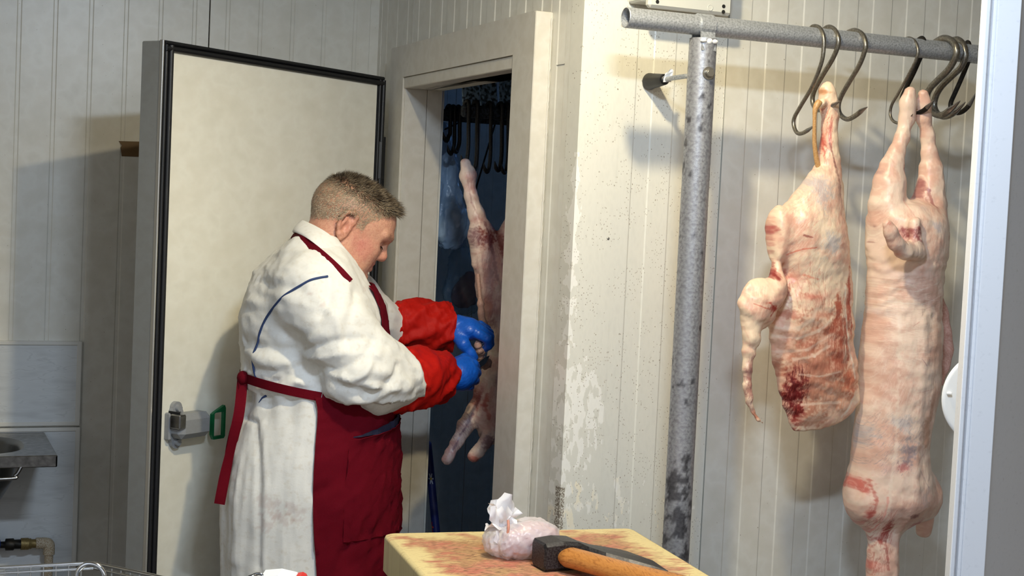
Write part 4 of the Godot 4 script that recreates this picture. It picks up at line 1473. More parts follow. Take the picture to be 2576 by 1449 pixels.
func whole_lamb() -> void:
	var t := thing("lamb_carcass", "whole skinned lamb seen from the back, hung by both hocks beside the white post", "meat")
	var rows := [[0.7594, 0.7162, 0.2350, 0.0362, 0.0344], [0.8161, 0.7125, 0.2350, 0.0394, 0.0375], [0.8984, 0.7081, 0.2350, 0.0361, 0.0343], [0.9303, 0.7168, 0.2350, 0.0509, 0.0433], [0.9547, 0.7272, 0.2350, 0.0816, 0.0669], [0.9897, 0.7285, 0.2350, 0.0987, 0.0888], [1.0303, 0.7238, 0.2350, 0.0973, 0.0924], [1.0819, 0.7161, 0.2350, 0.0908, 0.0871], [1.1323, 0.7140, 0.2350, 0.0881, 0.0828], [1.2053, 0.7196, 0.2350, 0.0908, 0.0854], [1.2646, 0.7262, 0.2350, 0.0955, 0.0897], [1.3265, 0.7260, 0.2350, 0.0951, 0.0875], [1.3829, 0.7262, 0.2350, 0.0913, 0.0840], [1.4464, 0.7247, 0.2350, 0.0866, 0.0796], [1.5007, 0.7250, 0.2350, 0.0874, 0.0804], [1.5459, 0.7249, 0.2350, 0.0910, 0.0864], [1.5910, 0.7237, 0.2350, 0.0946, 0.0899], [1.6360, 0.7203, 0.2350, 0.0944, 0.0849], [1.6630, 0.7205, 0.2350, 0.0836, 0.0602], [1.6783, 0.7216, 0.2350, 0.0582, 0.0262]]
	var f := Field.new(Vector3(0.50, 0.72, 0.08), Vector3(0.99, 2.0, 0.40), 0.005)
	f.stack(rows, 0.012)
	f.chain([[Vector3(0.7000, 1.9179, 0.2450), 0.0134], [Vector3(0.7004, 1.8924, 0.2400), 0.0161], [Vector3(0.7032, 1.8635, 0.2350), 0.0161], [Vector3(0.6924, 1.8182, 0.2350), 0.0143], [Vector3(0.6798, 1.7818, 0.2350), 0.0170], [Vector3(0.6691, 1.7500, 0.2350), 0.0241], [Vector3(0.6642, 1.7141, 0.2350), 0.0330], [Vector3(0.6631, 1.6694, 0.2350), 0.0429]], 0.014)
	f.chain([[Vector3(0.7362, 1.9179, 0.2450), 0.0125], [Vector3(0.7430, 1.8954, 0.2400), 0.0144], [Vector3(0.7492, 1.8665, 0.2350), 0.0153], [Vector3(0.7636, 1.8226, 0.2350), 0.0135], [Vector3(0.7708, 1.7870, 0.2350), 0.0154], [Vector3(0.7781, 1.7513, 0.2350), 0.0235], [Vector3(0.7797, 1.7153, 0.2350), 0.0308], [Vector3(0.7773, 1.6745, 0.2350), 0.0417]], 0.014)
	# cleft between the hams, vent and tail stub
	f.cap(Vector3(0.6524, 1.6860, 0.3300), Vector3(0.6455, 1.6375, 0.3450), 0.006, 0.012, 0.02, true)
	f.ell(Vector3(0.6491, 1.6078, 0.3350), Vector3(0.02, 0.028, 0.032), 0.012, true)
	f.cap(Vector3(0.6725, 1.6276, 0.3250), Vector3(0.6734, 1.5929, 0.3300), 0.014, 0.014, 0.014)
	f.chain([[Vector3(0.6805, 1.5649, 0.3250), 0.0210], [Vector3(0.6367, 1.5660, 0.3400), 0.0199], [Vector3(0.6022, 1.5809, 0.3520), 0.0163], [Vector3(0.5834, 1.6036, 0.3580), 0.0128], [Vector3(0.5722, 1.6221, 0.3600), 0.0094]], 0.012)
	# shoulder blades, spine ridge, fore shank stub
	f.ell(Vector3(0.6672, 0.9933, 0.2200), Vector3(0.045, 0.06, 0.06), 0.04)
	f.ell(Vector3(0.8118, 0.9977, 0.2200), Vector3(0.045, 0.06, 0.06), 0.04)
	f.chain([[Vector3(0.8446, 0.9711, 0.2100), 0.0242], [Vector3(0.8429, 0.9335, 0.2100), 0.0186], [Vector3(0.8424, 0.9100, 0.2100), 0.0177]], 0.012)
	var spots := [[0.5967, 1.7153, 0.0199, 0.0225, srgb(142, 104, 106), 0.80], [0.5867, 1.7087, 0.0080, 0.0139, srgb(120, 80, 84), 0.70], [0.6331, 1.7388, 0.0140, 0.0139, srgb(160, 120, 118), 0.60], [0.6178, 1.7163, 0.0200, 0.0122, srgb(214, 150, 134), 0.60], [0.6921, 1.7507, 0.0101, 0.0158, srgb(130, 40, 42), 0.95], [0.7414, 1.7022, 0.0162, 0.0388, srgb(156, 98, 94), 0.85], [0.7052, 1.7207, 0.0081, 0.0105, srgb(170, 110, 104), 0.70], [0.7205, 1.6907, 0.0142, 0.0088, srgb(170, 120, 116), 0.60], [0.7574, 1.6659, 0.0081, 0.0354, srgb(190, 140, 126), 0.50], [0.6584, 1.6004, 0.0201, 0.0228, srgb(170, 104, 100), 0.60], [0.6677, 1.6051, 0.0141, 0.0140, srgb(120, 56, 58), 0.90], [0.6139, 1.6118, 0.0140, 0.0192, srgb(146, 90, 84), 0.85], [0.6099, 1.6230, 0.0080, 0.0070, srgb(190, 110, 96), 0.70], [0.5709, 1.6232, 0.0100, 0.0104, srgb(196, 120, 104), 0.70], [0.6107, 1.5551, 0.0140, 0.0157, srgb(214, 140, 120), 0.60], [0.7368, 1.6209, 0.0223, 0.0159, srgb(176, 168, 176), 0.55], [0.7117, 1.6639, 0.0202, 0.0123, srgb(206, 170, 160), 0.40], [0.6487, 1.9262, 0.0600, 0.0122, srgb(190, 130, 116), 0.40], [0.6908, 1.5135, 0.0708, 0.0264, srgb(214, 180, 168), 0.40], [0.5828, 1.3886, 0.0220, 0.0784, srgb(212, 168, 146), 0.60], [0.7589, 1.3637, 0.0205, 0.0712, srgb(214, 170, 146), 0.60], [0.6332, 1.4243, 0.0302, 0.0140, srgb(206, 184, 178), 0.50], [0.6164, 1.3626, 0.0080, 0.0262, srgb(196, 120, 108), 0.40], [0.5630, 1.1695, 0.0140, 0.0785, srgb(190, 136, 110), 0.75], [0.7500, 1.1665, 0.0205, 0.0624, srgb(194, 144, 118), 0.75], [0.7612, 1.2203, 0.0123, 0.0446, srgb(198, 146, 122), 0.70], [0.6167, 1.1421, 0.0343, 0.0386, srgb(172, 164, 168), 0.70], [0.6994, 1.1137, 0.0265, 0.0443, srgb(140, 126, 134), 0.80], [0.6817, 1.1765, 0.0305, 0.0265, srgb(182, 176, 180), 0.60], [0.6588, 1.0789, 0.0406, 0.0177, srgb(202, 150, 140), 0.50], [0.6909, 1.0826, 0.0184, 0.0142, srgb(190, 106, 100), 0.70], [0.6236, 1.0337, 0.0162, 0.0246, srgb(190, 84, 74), 0.80], [0.6056, 1.0467, 0.0162, 0.0158, srgb(206, 120, 106), 0.60], [0.6367, 0.9726, 0.0101, 0.0318, srgb(176, 70, 62), 0.80], [0.6261, 0.8838, 0.0142, 0.0441, srgb(176, 84, 74), 0.70], [0.6527, 0.9004, 0.0102, 0.0531, srgb(206, 110, 96), 0.70], [0.6828, 0.9304, 0.0123, 0.0444, srgb(150, 52, 46), 0.80], [0.5774, 1.0281, 0.0121, 0.0350, srgb(170, 128, 122), 0.60], [0.7470, 1.0044, 0.0226, 0.0268, srgb(176, 150, 146), 0.60], [0.7299, 0.9708, 0.0205, 0.0089, srgb(120, 70, 68), 0.70], [0.7619, 0.9405, 0.0247, 0.0269, srgb(190, 92, 80), 0.85], [0.6654, 0.8458, 0.0408, 0.0177, srgb(196, 96, 84), 0.60]]
	var spine := 0.6475
	var strokes := [[[Vector2(0.580, 1.526), Vector2(0.624, 1.502), Vector2(0.689, 1.493), Vector2(0.753, 1.514)], 0.0044, srgb(206, 164, 146), 0.60], [[Vector2(0.584, 1.507), Vector2(0.631, 1.483), Vector2(0.696, 1.476), Vector2(0.765, 1.500)], 0.0044, srgb(246, 228, 212), 0.60], [[Vector2(0.583, 1.487), Vector2(0.638, 1.466), Vector2(0.703, 1.460), Vector2(0.771, 1.486)], 0.0044, srgb(204, 166, 148), 0.55], [[Vector2(0.595, 1.465), Vector2(0.650, 1.450), Vector2(0.714, 1.448), Vector2(0.772, 1.468)], 0.0035, srgb(246, 230, 216), 0.60], [[Vector2(0.596, 1.449), Vector2(0.656, 1.436), Vector2(0.721, 1.437), Vector2(0.773, 1.454)], 0.0035, srgb(206, 170, 152), 0.50], [[Vector2(0.667, 1.424), Vector2(0.667, 1.326), Vector2(0.668, 1.229), Vector2(0.671, 1.130), Vector2(0.665, 1.041), Vector2(0.661, 0.943)], 0.0106, srgb(246, 228, 208), 0.45], [[Vector2(0.674, 1.157), Vector2(0.671, 1.077)], 0.0044, srgb(236, 206, 190), 0.60], [[Vector2(0.612, 1.421), Vector2(0.623, 1.404), Vector2(0.620, 1.388)], 0.0022, srgb(176, 86, 76), 0.70], [[Vector2(0.694, 1.399), Vector2(0.707, 1.409)], 0.0022, srgb(176, 90, 80), 0.60], [[Vector2(0.651, 1.862), Vector2(0.645, 1.818), Vector2(0.635, 1.765), Vector2(0.622, 1.738)], 0.0044, srgb(250, 232, 216), 0.70], [[Vector2(0.664, 1.854), Vector2(0.657, 1.810), Vector2(0.648, 1.757)], 0.0035, srgb(214, 176, 160), 0.60], [[Vector2(0.641, 1.852), Vector2(0.633, 1.809), Vector2(0.616, 1.755), Vector2(0.600, 1.720)], 0.0035, srgb(210, 172, 156), 0.50], [[Vector2(0.692, 1.856), Vector2(0.707, 1.804), Vector2(0.715, 1.752), Vector2(0.724, 1.717)], 0.0044, srgb(250, 230, 214), 0.70], [[Vector2(0.701, 1.856), Vector2(0.720, 1.796), Vector2(0.737, 1.744)], 0.0044, srgb(206, 160, 146), 0.60], [[Vector2(0.709, 1.857), Vector2(0.727, 1.797), Vector2(0.749, 1.736), Vector2(0.763, 1.666)], 0.0035, srgb(248, 230, 214), 0.50], [[Vector2(0.699, 1.762), Vector2(0.705, 1.737)], 0.0079, srgb(128, 36, 40), 0.90], [[Vector2(0.738, 1.736), Vector2(0.752, 1.701), Vector2(0.759, 1.666)], 0.0106, srgb(150, 88, 86), 0.75], [[Vector2(0.719, 1.752), Vector2(0.723, 1.730)], 0.0035, srgb(140, 60, 62), 0.80], [[Vector2(0.715, 1.726), Vector2(0.720, 1.712)], 0.0044, srgb(150, 92, 92), 0.80], [[Vector2(0.723, 1.705), Vector2(0.738, 1.683)], 0.0035, srgb(160, 108, 106), 0.70], [[Vector2(0.676, 1.682), Vector2(0.681, 1.645), Vector2(0.686, 1.619)], 0.0035, srgb(222, 160, 146), 0.70], [[Vector2(0.586, 1.736), Vector2(0.600, 1.715), Vector2(0.595, 1.702)], 0.0069, srgb(138, 100, 102), 0.60], [[Vector2(0.659, 1.613), Vector2(0.671, 1.592), Vector2(0.682, 1.587)], 0.0070, srgb(150, 80, 80), 0.70], [[Vector2(0.673, 1.618), Vector2(0.690, 1.601)], 0.0088, srgb(110, 44, 48), 0.85], [[Vector2(0.624, 1.618), Vector2(0.621, 1.599), Vector2(0.629, 1.580)], 0.0061, srgb(140, 84, 78), 0.70], [[Vector2(0.632, 1.047), Vector2(0.642, 1.006), Vector2(0.639, 0.952), Vector2(0.638, 0.881), Vector2(0.637, 0.837)], 0.0071, srgb(188, 92, 80), 0.60], [[Vector2(0.660, 1.014), Vector2(0.661, 0.943), Vector2(0.662, 0.880)], 0.0053, srgb(226, 130, 116), 0.60], [[Vector2(0.693, 0.950), Vector2(0.690, 0.905), Vector2(0.701, 0.841)], 0.0080, srgb(150, 60, 52), 0.60], [[Vector2(0.623, 0.935), Vector2(0.626, 0.845)], 0.0053, srgb(176, 96, 86), 0.50], [[Vector2(0.732, 1.075), Vector2(0.757, 1.038), Vector2(0.765, 0.993)], 0.0045, srgb(160, 130, 128), 0.50], [[Vector2(0.678, 0.927), Vector2(0.701, 0.941), Vector2(0.711, 0.949)], 0.0027, srgb(240, 222, 190), 0.80], [[Vector2(0.579, 1.396), Vector2(0.601, 1.379), Vector2(0.582, 1.353)], 0.0017, srgb(190, 120, 108), 0.40], [[Vector2(0.713, 1.327), Vector2(0.725, 1.313)], 0.0022, srgb(140, 92, 100), 0.60], [[Vector2(0.708, 1.251), Vector2(0.751, 1.259)], 0.0018, srgb(190, 110, 100), 0.50]]  # leading arcs paint skin-wrinkle shading, dark creases and pale ridges, into the colour
	var fibres := [[0.6471, 1.6259, 0.1108, 0.0701, 1.222, 420, 0.0210, srgb(250, 234, 214), 0.30], [0.6736, 1.4152, 0.0913, 0.0970, 0.175, 500, 0.0265, srgb(250, 232, 216), 0.30], [0.6750, 1.3975, 0.0914, 0.1147, -0.175, 260, 0.0229, srgb(206, 164, 148), 0.28], [0.6641, 1.2554, 0.0915, 0.0884, 1.309, 360, 0.0212, srgb(248, 230, 216), 0.30], [0.6734, 1.1304, 0.0816, 0.0709, 1.047, 420, 0.0124, srgb(150, 130, 136), 0.30], [0.6814, 1.0226, 0.0920, 0.0533, 1.309, 300, 0.0196, srgb(236, 206, 192), 0.35], [0.6643, 0.8884, 0.0409, 0.0800, 1.484, 260, 0.0231, srgb(180, 84, 74), 0.35], [0.6596, 0.8797, 0.0409, 0.0800, 1.484, 120, 0.0231, srgb(250, 226, 210), 0.40], [0.6368, 1.7913, 0.0201, 0.0698, 1.257, 160, 0.0297, srgb(206, 166, 150), 0.35], [0.7163, 1.7784, 0.0203, 0.0793, 1.745, 160, 0.0300, srgb(204, 160, 146), 0.35], [0.7621, 1.3268, 0.0164, 0.1250, 1.536, 140, 0.0357, srgb(214, 166, 142), 0.40], [0.5747, 1.2822, 0.0161, 0.1398, 1.606, 140, 0.0350, srgb(206, 156, 132), 0.40]]
	var rect := Rect2(0.49, 0.70, 0.52, 1.32)
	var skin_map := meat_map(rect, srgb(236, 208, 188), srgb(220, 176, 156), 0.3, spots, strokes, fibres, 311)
	var y1 := 1.5572
	var y2 := 1.4264
	var move := func(p: Vector3, n: Vector3) -> float:
		var a := nA.get_noise_3dv(p)
		var k := a * 0.0045 + nB.get_noise_3dv(p) * 0.0016
		var folds := smoothstep(y2 - 0.06, y2 + 0.02, p.y) * smoothstep(y1 + 0.03, y1 - 0.02, p.y)
		k += folds * 0.0009 * sin(p.y * 230.0 + a * 6.0 + (p.x - 0.75) * (p.x - 0.75) * 160.0)
		if p.y < y2:
			k += 0.0035 * exp(-pow((p.x - 0.72) / 0.011, 2.0)) * maxf(n.z, 0.0) + 0.0006 * sin(p.y * 190.0 + a * 4.0) * exp(-pow((p.x - 0.72) / 0.06, 2.0))
		return k
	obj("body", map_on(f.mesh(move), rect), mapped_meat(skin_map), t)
	# pale flap of flank skin folding out at the side
	var fl := MB.new()
	var rws := []
	var edge := [Vector3(0.8367, 1.4703, 0.2200), Vector3(0.8601, 1.4338, 0.2200), Vector3(0.8714, 1.3835, 0.2250), Vector3(0.8819, 1.3372, 0.2250), Vector3(0.8718, 1.2908, 0.2250), Vector3(0.8580, 1.2548, 0.2200)]
	var root_ := [Vector3(0.8276, 1.4701, 0.2200), Vector3(0.8328, 1.4334, 0.2200), Vector3(0.8412, 1.3827, 0.2200), Vector3(0.8448, 1.3365, 0.2200), Vector3(0.8462, 1.2901, 0.2200), Vector3(0.8466, 1.2549, 0.2200)]
	var e2 := curve(edge, 4)
	var r2 := curve(root_, 4)
	for i in e2.size():
		var ring := []
		for j in 14:
			var a := TAU * j / 14
			var s := 0.5 - 0.5 * cos(a)
			var th := sin(a) * (0.009 + 0.004 * sin(i * 1.7))
			ring.append((r2[i] as Vector3).lerp(e2[i], s) + Vector3(0, 0, th))
		rws.append(ring)
	fl.skin(rws)
	obj("flank_flap", fl, mat(srgb(226, 190, 178), 0.45, 0.0, ntex(0.05, 94, [[0.0, Color(0.86, 0.72, 0.68)], [1.0, Color(1, 1, 1)]], 4), 6.0), t)

func small_hook(pts: Array, rad: float, label: String) -> void:
	var t := thing("meat_hook", label, "hook", Vector3.ZERO, "meat hooks inside the cold store")
	var b := MB.new()
	var c := curve(pts, 5)
	var rr := []
	for i in c.size():
		var left := c.size() - 1 - i
		rr.append(rad * (0.1 + 0.9 * left / 5.0 if left < 5 else 1.0))
	b.tube(c, rr, 10)
	obj("rod", b, M.black_hook, t)

func build_inside_meat() -> void:
	var t := thing("opened_carcass", "dim skinned carcass with dangling forelegs inside the cold store doorway", "meat")
	var f := Field.new(Vector3(-0.02, 0.78, -1.1), Vector3(0.34, 1.82, -0.68), 0.0055)
	f.chain([[Vector3(0.0844, 1.7382, -0.9233), 0.0146], [Vector3(0.0936, 1.6995, -0.9171), 0.0191], [Vector3(0.1031, 1.6439, -0.9098), 0.0168], [Vector3(0.1154, 1.5997, -0.9019), 0.0224], [Vector3(0.1323, 1.5390, -0.8912), 0.0370], [Vector3(0.1523, 1.4728, -0.8788), 0.0471], [Vector3(0.1644, 1.3950, -0.8690), 0.0449], [Vector3(0.1703, 1.3169, -0.8619), 0.0404]], 0.015)
	f.chain([[Vector3(0.2191, 1.7338, -0.8664), 0.0146], [Vector3(0.2169, 1.6441, -0.8619), 0.0168], [Vector3(0.2129, 1.5431, -0.8575), 0.0359], [Vector3(0.2022, 1.4641, -0.8573), 0.0494], [Vector3(0.1985, 1.3519, -0.8521), 0.0471]], 0.02)
	f.chain([[Vector3(0.2072, 1.3178, -0.8573), 0.0472], [Vector3(0.2151, 1.2396, -0.8493), 0.0517], [Vector3(0.2065, 1.1606, -0.8482), 0.0607], [Vector3(0.1902, 1.0980, -0.8512), 0.0675], [Vector3(0.1801, 1.0357, -0.8517), 0.0607], [Vector3(0.1770, 0.9907, -0.8504), 0.0427]], 0.02)
	f.chain([[Vector3(0.1358, 1.0463, -0.8602), 0.0314], [Vector3(0.0972, 1.0021, -0.8574), 0.0212], [Vector3(0.0755, 0.9563, -0.8638), 0.0145], [Vector3(0.0522, 0.9202, -0.8606), 0.0134], [Vector3(0.0464, 0.9054, -0.8621), 0.0167]], 0.015)
	f.chain([[Vector3(0.1673, 1.0056, -0.8282), 0.0291], [Vector3(0.1423, 0.9633, -0.8144), 0.0167], [Vector3(0.1198, 0.9329, -0.8112), 0.0144], [Vector3(0.1088, 0.9191, -0.8150), 0.0166]], 0.012)
	f.ell(Vector3(0.1214, 1.0749, -0.8027), Vector3(0.014, 0.045, 0.02), 0.01, true)
	var spots := [[0.0398, 1.7400, 0.0225, 0.0109, srgb(170, 90, 80), 0.80], [0.0453, 1.6262, 0.0125, 0.0370, srgb(150, 96, 90), 0.70], [0.1039, 1.5302, 0.0227, 0.0329, srgb(124, 84, 92), 0.80], [0.1358, 1.5313, 0.0278, 0.0440, srgb(120, 40, 36), 0.95], [0.1289, 1.4320, 0.0380, 0.0550, srgb(150, 104, 102), 0.60], [0.1338, 1.3327, 0.0380, 0.0772, srgb(164, 108, 96), 0.60], [0.1256, 1.0886, 0.0280, 0.0553, srgb(176, 112, 100), 0.70], [0.1203, 1.0753, 0.0152, 0.0442, srgb(140, 66, 62), 0.90], [0.1676, 1.1330, 0.0255, 0.0665, srgb(140, 96, 92), 0.60], [0.0611, 1.0061, 0.0177, 0.0396, srgb(116, 84, 96), 0.80], [0.0186, 0.9128, 0.0227, 0.0132, srgb(196, 110, 98), 0.80], [0.1008, 0.9163, 0.0229, 0.0155, srgb(190, 100, 88), 0.80], [0.1400, 0.9657, 0.0204, 0.0333, srgb(130, 90, 96), 0.70]]
	var strokes := [[[Vector2(0.065, 1.703), Vector2(0.078, 1.638), Vector2(0.095, 1.572)], 0.0066, srgb(236, 214, 200), 0.70], [[Vector2(0.082, 1.704), Vector2(0.097, 1.628), Vector2(0.119, 1.573)], 0.0055, srgb(176, 128, 124), 0.60], [[Vector2(0.063, 1.659), Vector2(0.071, 1.593)], 0.0132, srgb(160, 86, 82), 0.70], [[Vector2(0.102, 1.528), Vector2(0.116, 1.440), Vector2(0.128, 1.351)], 0.0100, srgb(238, 218, 206), 0.60], [[Vector2(0.130, 1.574), Vector2(0.142, 1.507), Vector2(0.156, 1.418)], 0.0133, srgb(120, 70, 78), 0.60], [[Vector2(0.160, 1.575), Vector2(0.174, 1.486)], 0.0245, srgb(116, 34, 30), 0.90], [[Vector2(0.144, 1.418), Vector2(0.144, 1.318)], 0.0089, srgb(180, 120, 112), 0.60], [[Vector2(0.164, 1.486), Vector2(0.164, 1.351), Vector2(0.166, 1.217)], 0.0067, srgb(214, 176, 158), 0.70], [[Vector2(0.156, 1.160), Vector2(0.130, 1.093), Vector2(0.121, 1.037)], 0.0134, srgb(236, 218, 204), 0.70], [[Vector2(0.135, 1.098), Vector2(0.132, 1.065), Vector2(0.143, 1.031)], 0.0134, srgb(168, 84, 78), 0.85], [[Vector2(0.150, 1.093), Vector2(0.158, 1.036)], 0.0056, srgb(226, 190, 178), 0.70], [[Vector2(0.108, 1.037), Vector2(0.081, 0.987), Vector2(0.059, 0.936)], 0.0089, srgb(118, 84, 100), 0.70], [[Vector2(0.098, 0.992), Vector2(0.071, 0.942)], 0.0045, srgb(226, 200, 190), 0.70], [[Vector2(0.172, 0.991), Vector2(0.149, 0.946)], 0.0090, srgb(120, 86, 98), 0.70]]
	var fibres := [[0.1001, 1.5725, 0.0510, 0.1661, 1.222, 300, 0.0288, srgb(232, 210, 200), 0.35], [0.1447, 1.3959, 0.0436, 0.1450, 1.466, 300, 0.0379, srgb(160, 110, 110), 0.35], [0.1652, 1.1040, 0.0645, 0.1009, 1.396, 260, 0.0292, srgb(240, 222, 210), 0.35], [0.0811, 0.9810, 0.0513, 0.0557, 2.094, 160, 0.0245, srgb(150, 112, 120), 0.40]]
	var rect := Rect2(-0.03, 0.76, 0.40, 1.08)
	var skin_map := meat_map(rect, srgb(232, 208, 196), srgb(206, 158, 150), 0.32, spots, strokes, fibres, 321)
	var move := func(p: Vector3, _n: Vector3) -> float: return nA.get_noise_3dv(p) * 0.006 + nB.get_noise_3dv(p) * 0.003
	obj("body", map_on(f.mesh(move), rect), mapped_meat(skin_map), t)
	var fm := mat(srgb(206, 176, 162), 0.5, 0.0, ntex(0.06, 95, [[0.0, Color(0.8, 0.66, 0.62)], [1.0, Color(1, 1, 1)]], 4), 8.0)
	var fl := MB.new()
	fl.tube(curve([Vector3(0.1061, 1.4289, -0.8413), Vector3(0.1075, 1.3855, -0.8272), Vector3(0.1065, 1.3587, -0.8152), Vector3(0.1090, 1.3368, -0.8128), Vector3(0.1153, 1.3086, -0.8193), Vector3(0.1318, 1.2748, -0.8267)], 5), [0.006, 0.006, 0.006, 0.0058, 0.0055, 0.0055, 0.0052, 0.005, 0.005, 0.0055, 0.007, 0.009, 0.0105, 0.0105, 0.009, 0.0085, 0.0095, 0.0105, 0.0105, 0.01, 0.01, 0.0105, 0.011, 0.011, 0.011, 0.011], 10)
	obj("hanging_strip", fl, fm, t)
	var ff := Field.new(Vector3(0.0699, 1.2202, -0.7136) - Vector3(0.1, 0.07, 0.13), Vector3(0.0699, 1.2202, -0.7136) + Vector3(0.1, 0.07, 0.13), 0.0035)
	ff.chain([[Vector3(0.0581, 1.2455, -0.6983), 0.011], [Vector3(0.0691, 1.2277, -0.7035), 0.009], [Vector3(0.0786, 1.2020, -0.7306), 0.014], [Vector3(0.1208, 1.1845, -0.7878), 0.016]], 0.01)
	var crumple := func(p: Vector3, _n: Vector3) -> float: return nC.get_noise_3dv(p) * 0.006
	obj("cut_flap", ff.mesh(crumple), fm, t)
	# hooks on the inner rail
	var spec := [[Vector3(0.1355, 1.8534, -1.2000), Vector3(0.1374, 1.8130, -1.2000)], [Vector3(0.1495, 1.8543, -1.2000), Vector3(0.1533, 1.7746, -1.2000)], [Vector3(0.1661, 1.8554, -1.2000), Vector3(0.1696, 1.7815, -1.2000)], [Vector3(0.0992, 1.8429, -0.9500), Vector3(0.1042, 1.7395, -0.9500)], [Vector3(0.1258, 1.8446, -0.9500), Vector3(0.1318, 1.7207, -0.9500)], [Vector3(0.1671, 1.8473, -0.9500), Vector3(0.1734, 1.7206, -0.9500)], [Vector3(0.2014, 1.8495, -0.9500), Vector3(0.2076, 1.7270, -0.9500)], [Vector3(0.2211, 1.8507, -0.9500), Vector3(0.2277, 1.7212, -0.9500)]]
	var names := ["short dark hook at the far end of the inner rail", "dark hook beside the blue hanging bag", "dark hook just right of the blue hanging bag", "hook carrying the opened carcass by its hock", "dark hook right of the carcass hock", "wide dark hook curling up right of the carcass hock", "dark hook close to the door jamb", "dark hook with a bright point at the door jamb"]
	for q in [[-0.97, 0.085], [-1.22, 0.09]]:
		var rb := MB.new()
		rb.box(Vector3(q[1], 1.87, q[0] - 0.014), Vector3(1.0, 1.905, q[0] + 0.014), 0.006)
		tag(obj("hook_rail", rb, M.mould_dark), "front black mouldy hook rail in the cold store" if q[0] > -1.0 else "rear black mouldy hook rail in the cold store, behind the other", "rail")
	for i in spec.size():
		var a: Vector3 = spec[i][0]
		var b: Vector3 = spec[i][1]
		var rr := 0.021
		a.y = 1.86
		small_hook([a + Vector3(-0.002, 0.02, -0.041), a + Vector3(0, 0.052, -0.032), a + Vector3(0, 0.053, -0.006), a + Vector3(0, 0.02, 0.0), a + Vector3(0, -0.01, 0.002), a.lerp(b, 0.6), b + Vector3(-0.003, 0.012, -0.004), b + Vector3(-rr * 0.6, -0.004, 0.006), b + Vector3(-rr * 1.2, 0.004, 0.018), b + Vector3(-rr * 1.5, 0.022, 0.022)], 0.0055 if i % 2 else 0.006, names[i])
	# bags hung against the far panel
	var film := mat(srgb(176, 206, 236, 0.72), 0.3)
	film.transparency = BaseMaterial3D.TRANSPARENCY_ALPHA
	hanging_bag("plastic_bag", "light blue plastic carrier bag of meat hanging inside the cold store", Vector3(0.1789, 1.8617, -1.3690), Vector3(0.2028, 1.4984, -1.3371), 0.068, film)
	var film2 := mat(srgb(120, 150, 175, 0.35), 0.3)
	film2.transparency = BaseMaterial3D.TRANSPARENCY_ALPHA
	hanging_bag("plastic_bag", "dim clear plastic bag of dark meat, low behind the opened carcass", Vector3(0.2889, 1.5111, -1.4756), Vector3(0.3032, 1.2873, -1.4561), 0.075, film2)
	# printed stick leaning in the corner
	var st := thing("printed_pole", "dark blue pole printed with red and white flowers, leaning inside the doorway", "pole")
	var im := Image.create(64, 512, false, Image.FORMAT_RGB8)
	im.fill(Color8(22, 34, 96))
	var rnd := RandomNumberGenerator.new()
	rnd.seed = 3
	for i in 46:
		var c := Vector2(rnd.randf() * 64, rnd.randf() * 512)
		var red := rnd.randf() < 0.4
		for yy in range(-13, 14):
			for xx in range(-9, 10):
				var v := Vector2(xx * 1.4, yy)
				var pet := 7.0 + 4.0 * cos(v.angle() * 6.0)
				if v.length() < pet:
					var col := Color8(190, 40, 50) if red else Color8(220, 225, 235)
					if v.length() < 3.0:
						col = Color8(220, 190, 60)
					im.set_pixel(posmod(int(c.x) + xx, 64), clampi(int(c.y) + yy, 0, 511), col)
	var pm := mat(Color(1, 1, 1), 0.45)
	pm.albedo_texture = ImageTexture.create_from_image(im)
	var p0 := Vector3(0.1618, 0.6144, -1.2362)
	var p1 := Vector3(0.1390, 0.8751, -1.2831)
	var foot := p1 + (p0 - p1) * (p1.y / (p1.y - p0.y))
	var mb := MB.new()
	mb.use_uv = true
	var rows := []
	for i in 20:
		var c := foot.lerp(p1, i / 19.0)
		var ring := []
		for j in 15:
			var a := TAU * j / 14
			ring.append(c + Vector3(cos(a), 0, -sin(a)) * 0.0125)
		rows.append(ring)
	mb.skin(rows, false, false, false, true)
	obj("shaft", mb, pm, st)
	mb = MB.new()
	sphere_at(mb, p1, Vector3(0.0128, 0.012, 0.0128), 12)
	obj("knob", mb, mat(srgb(24, 36, 98), 0.4), st)

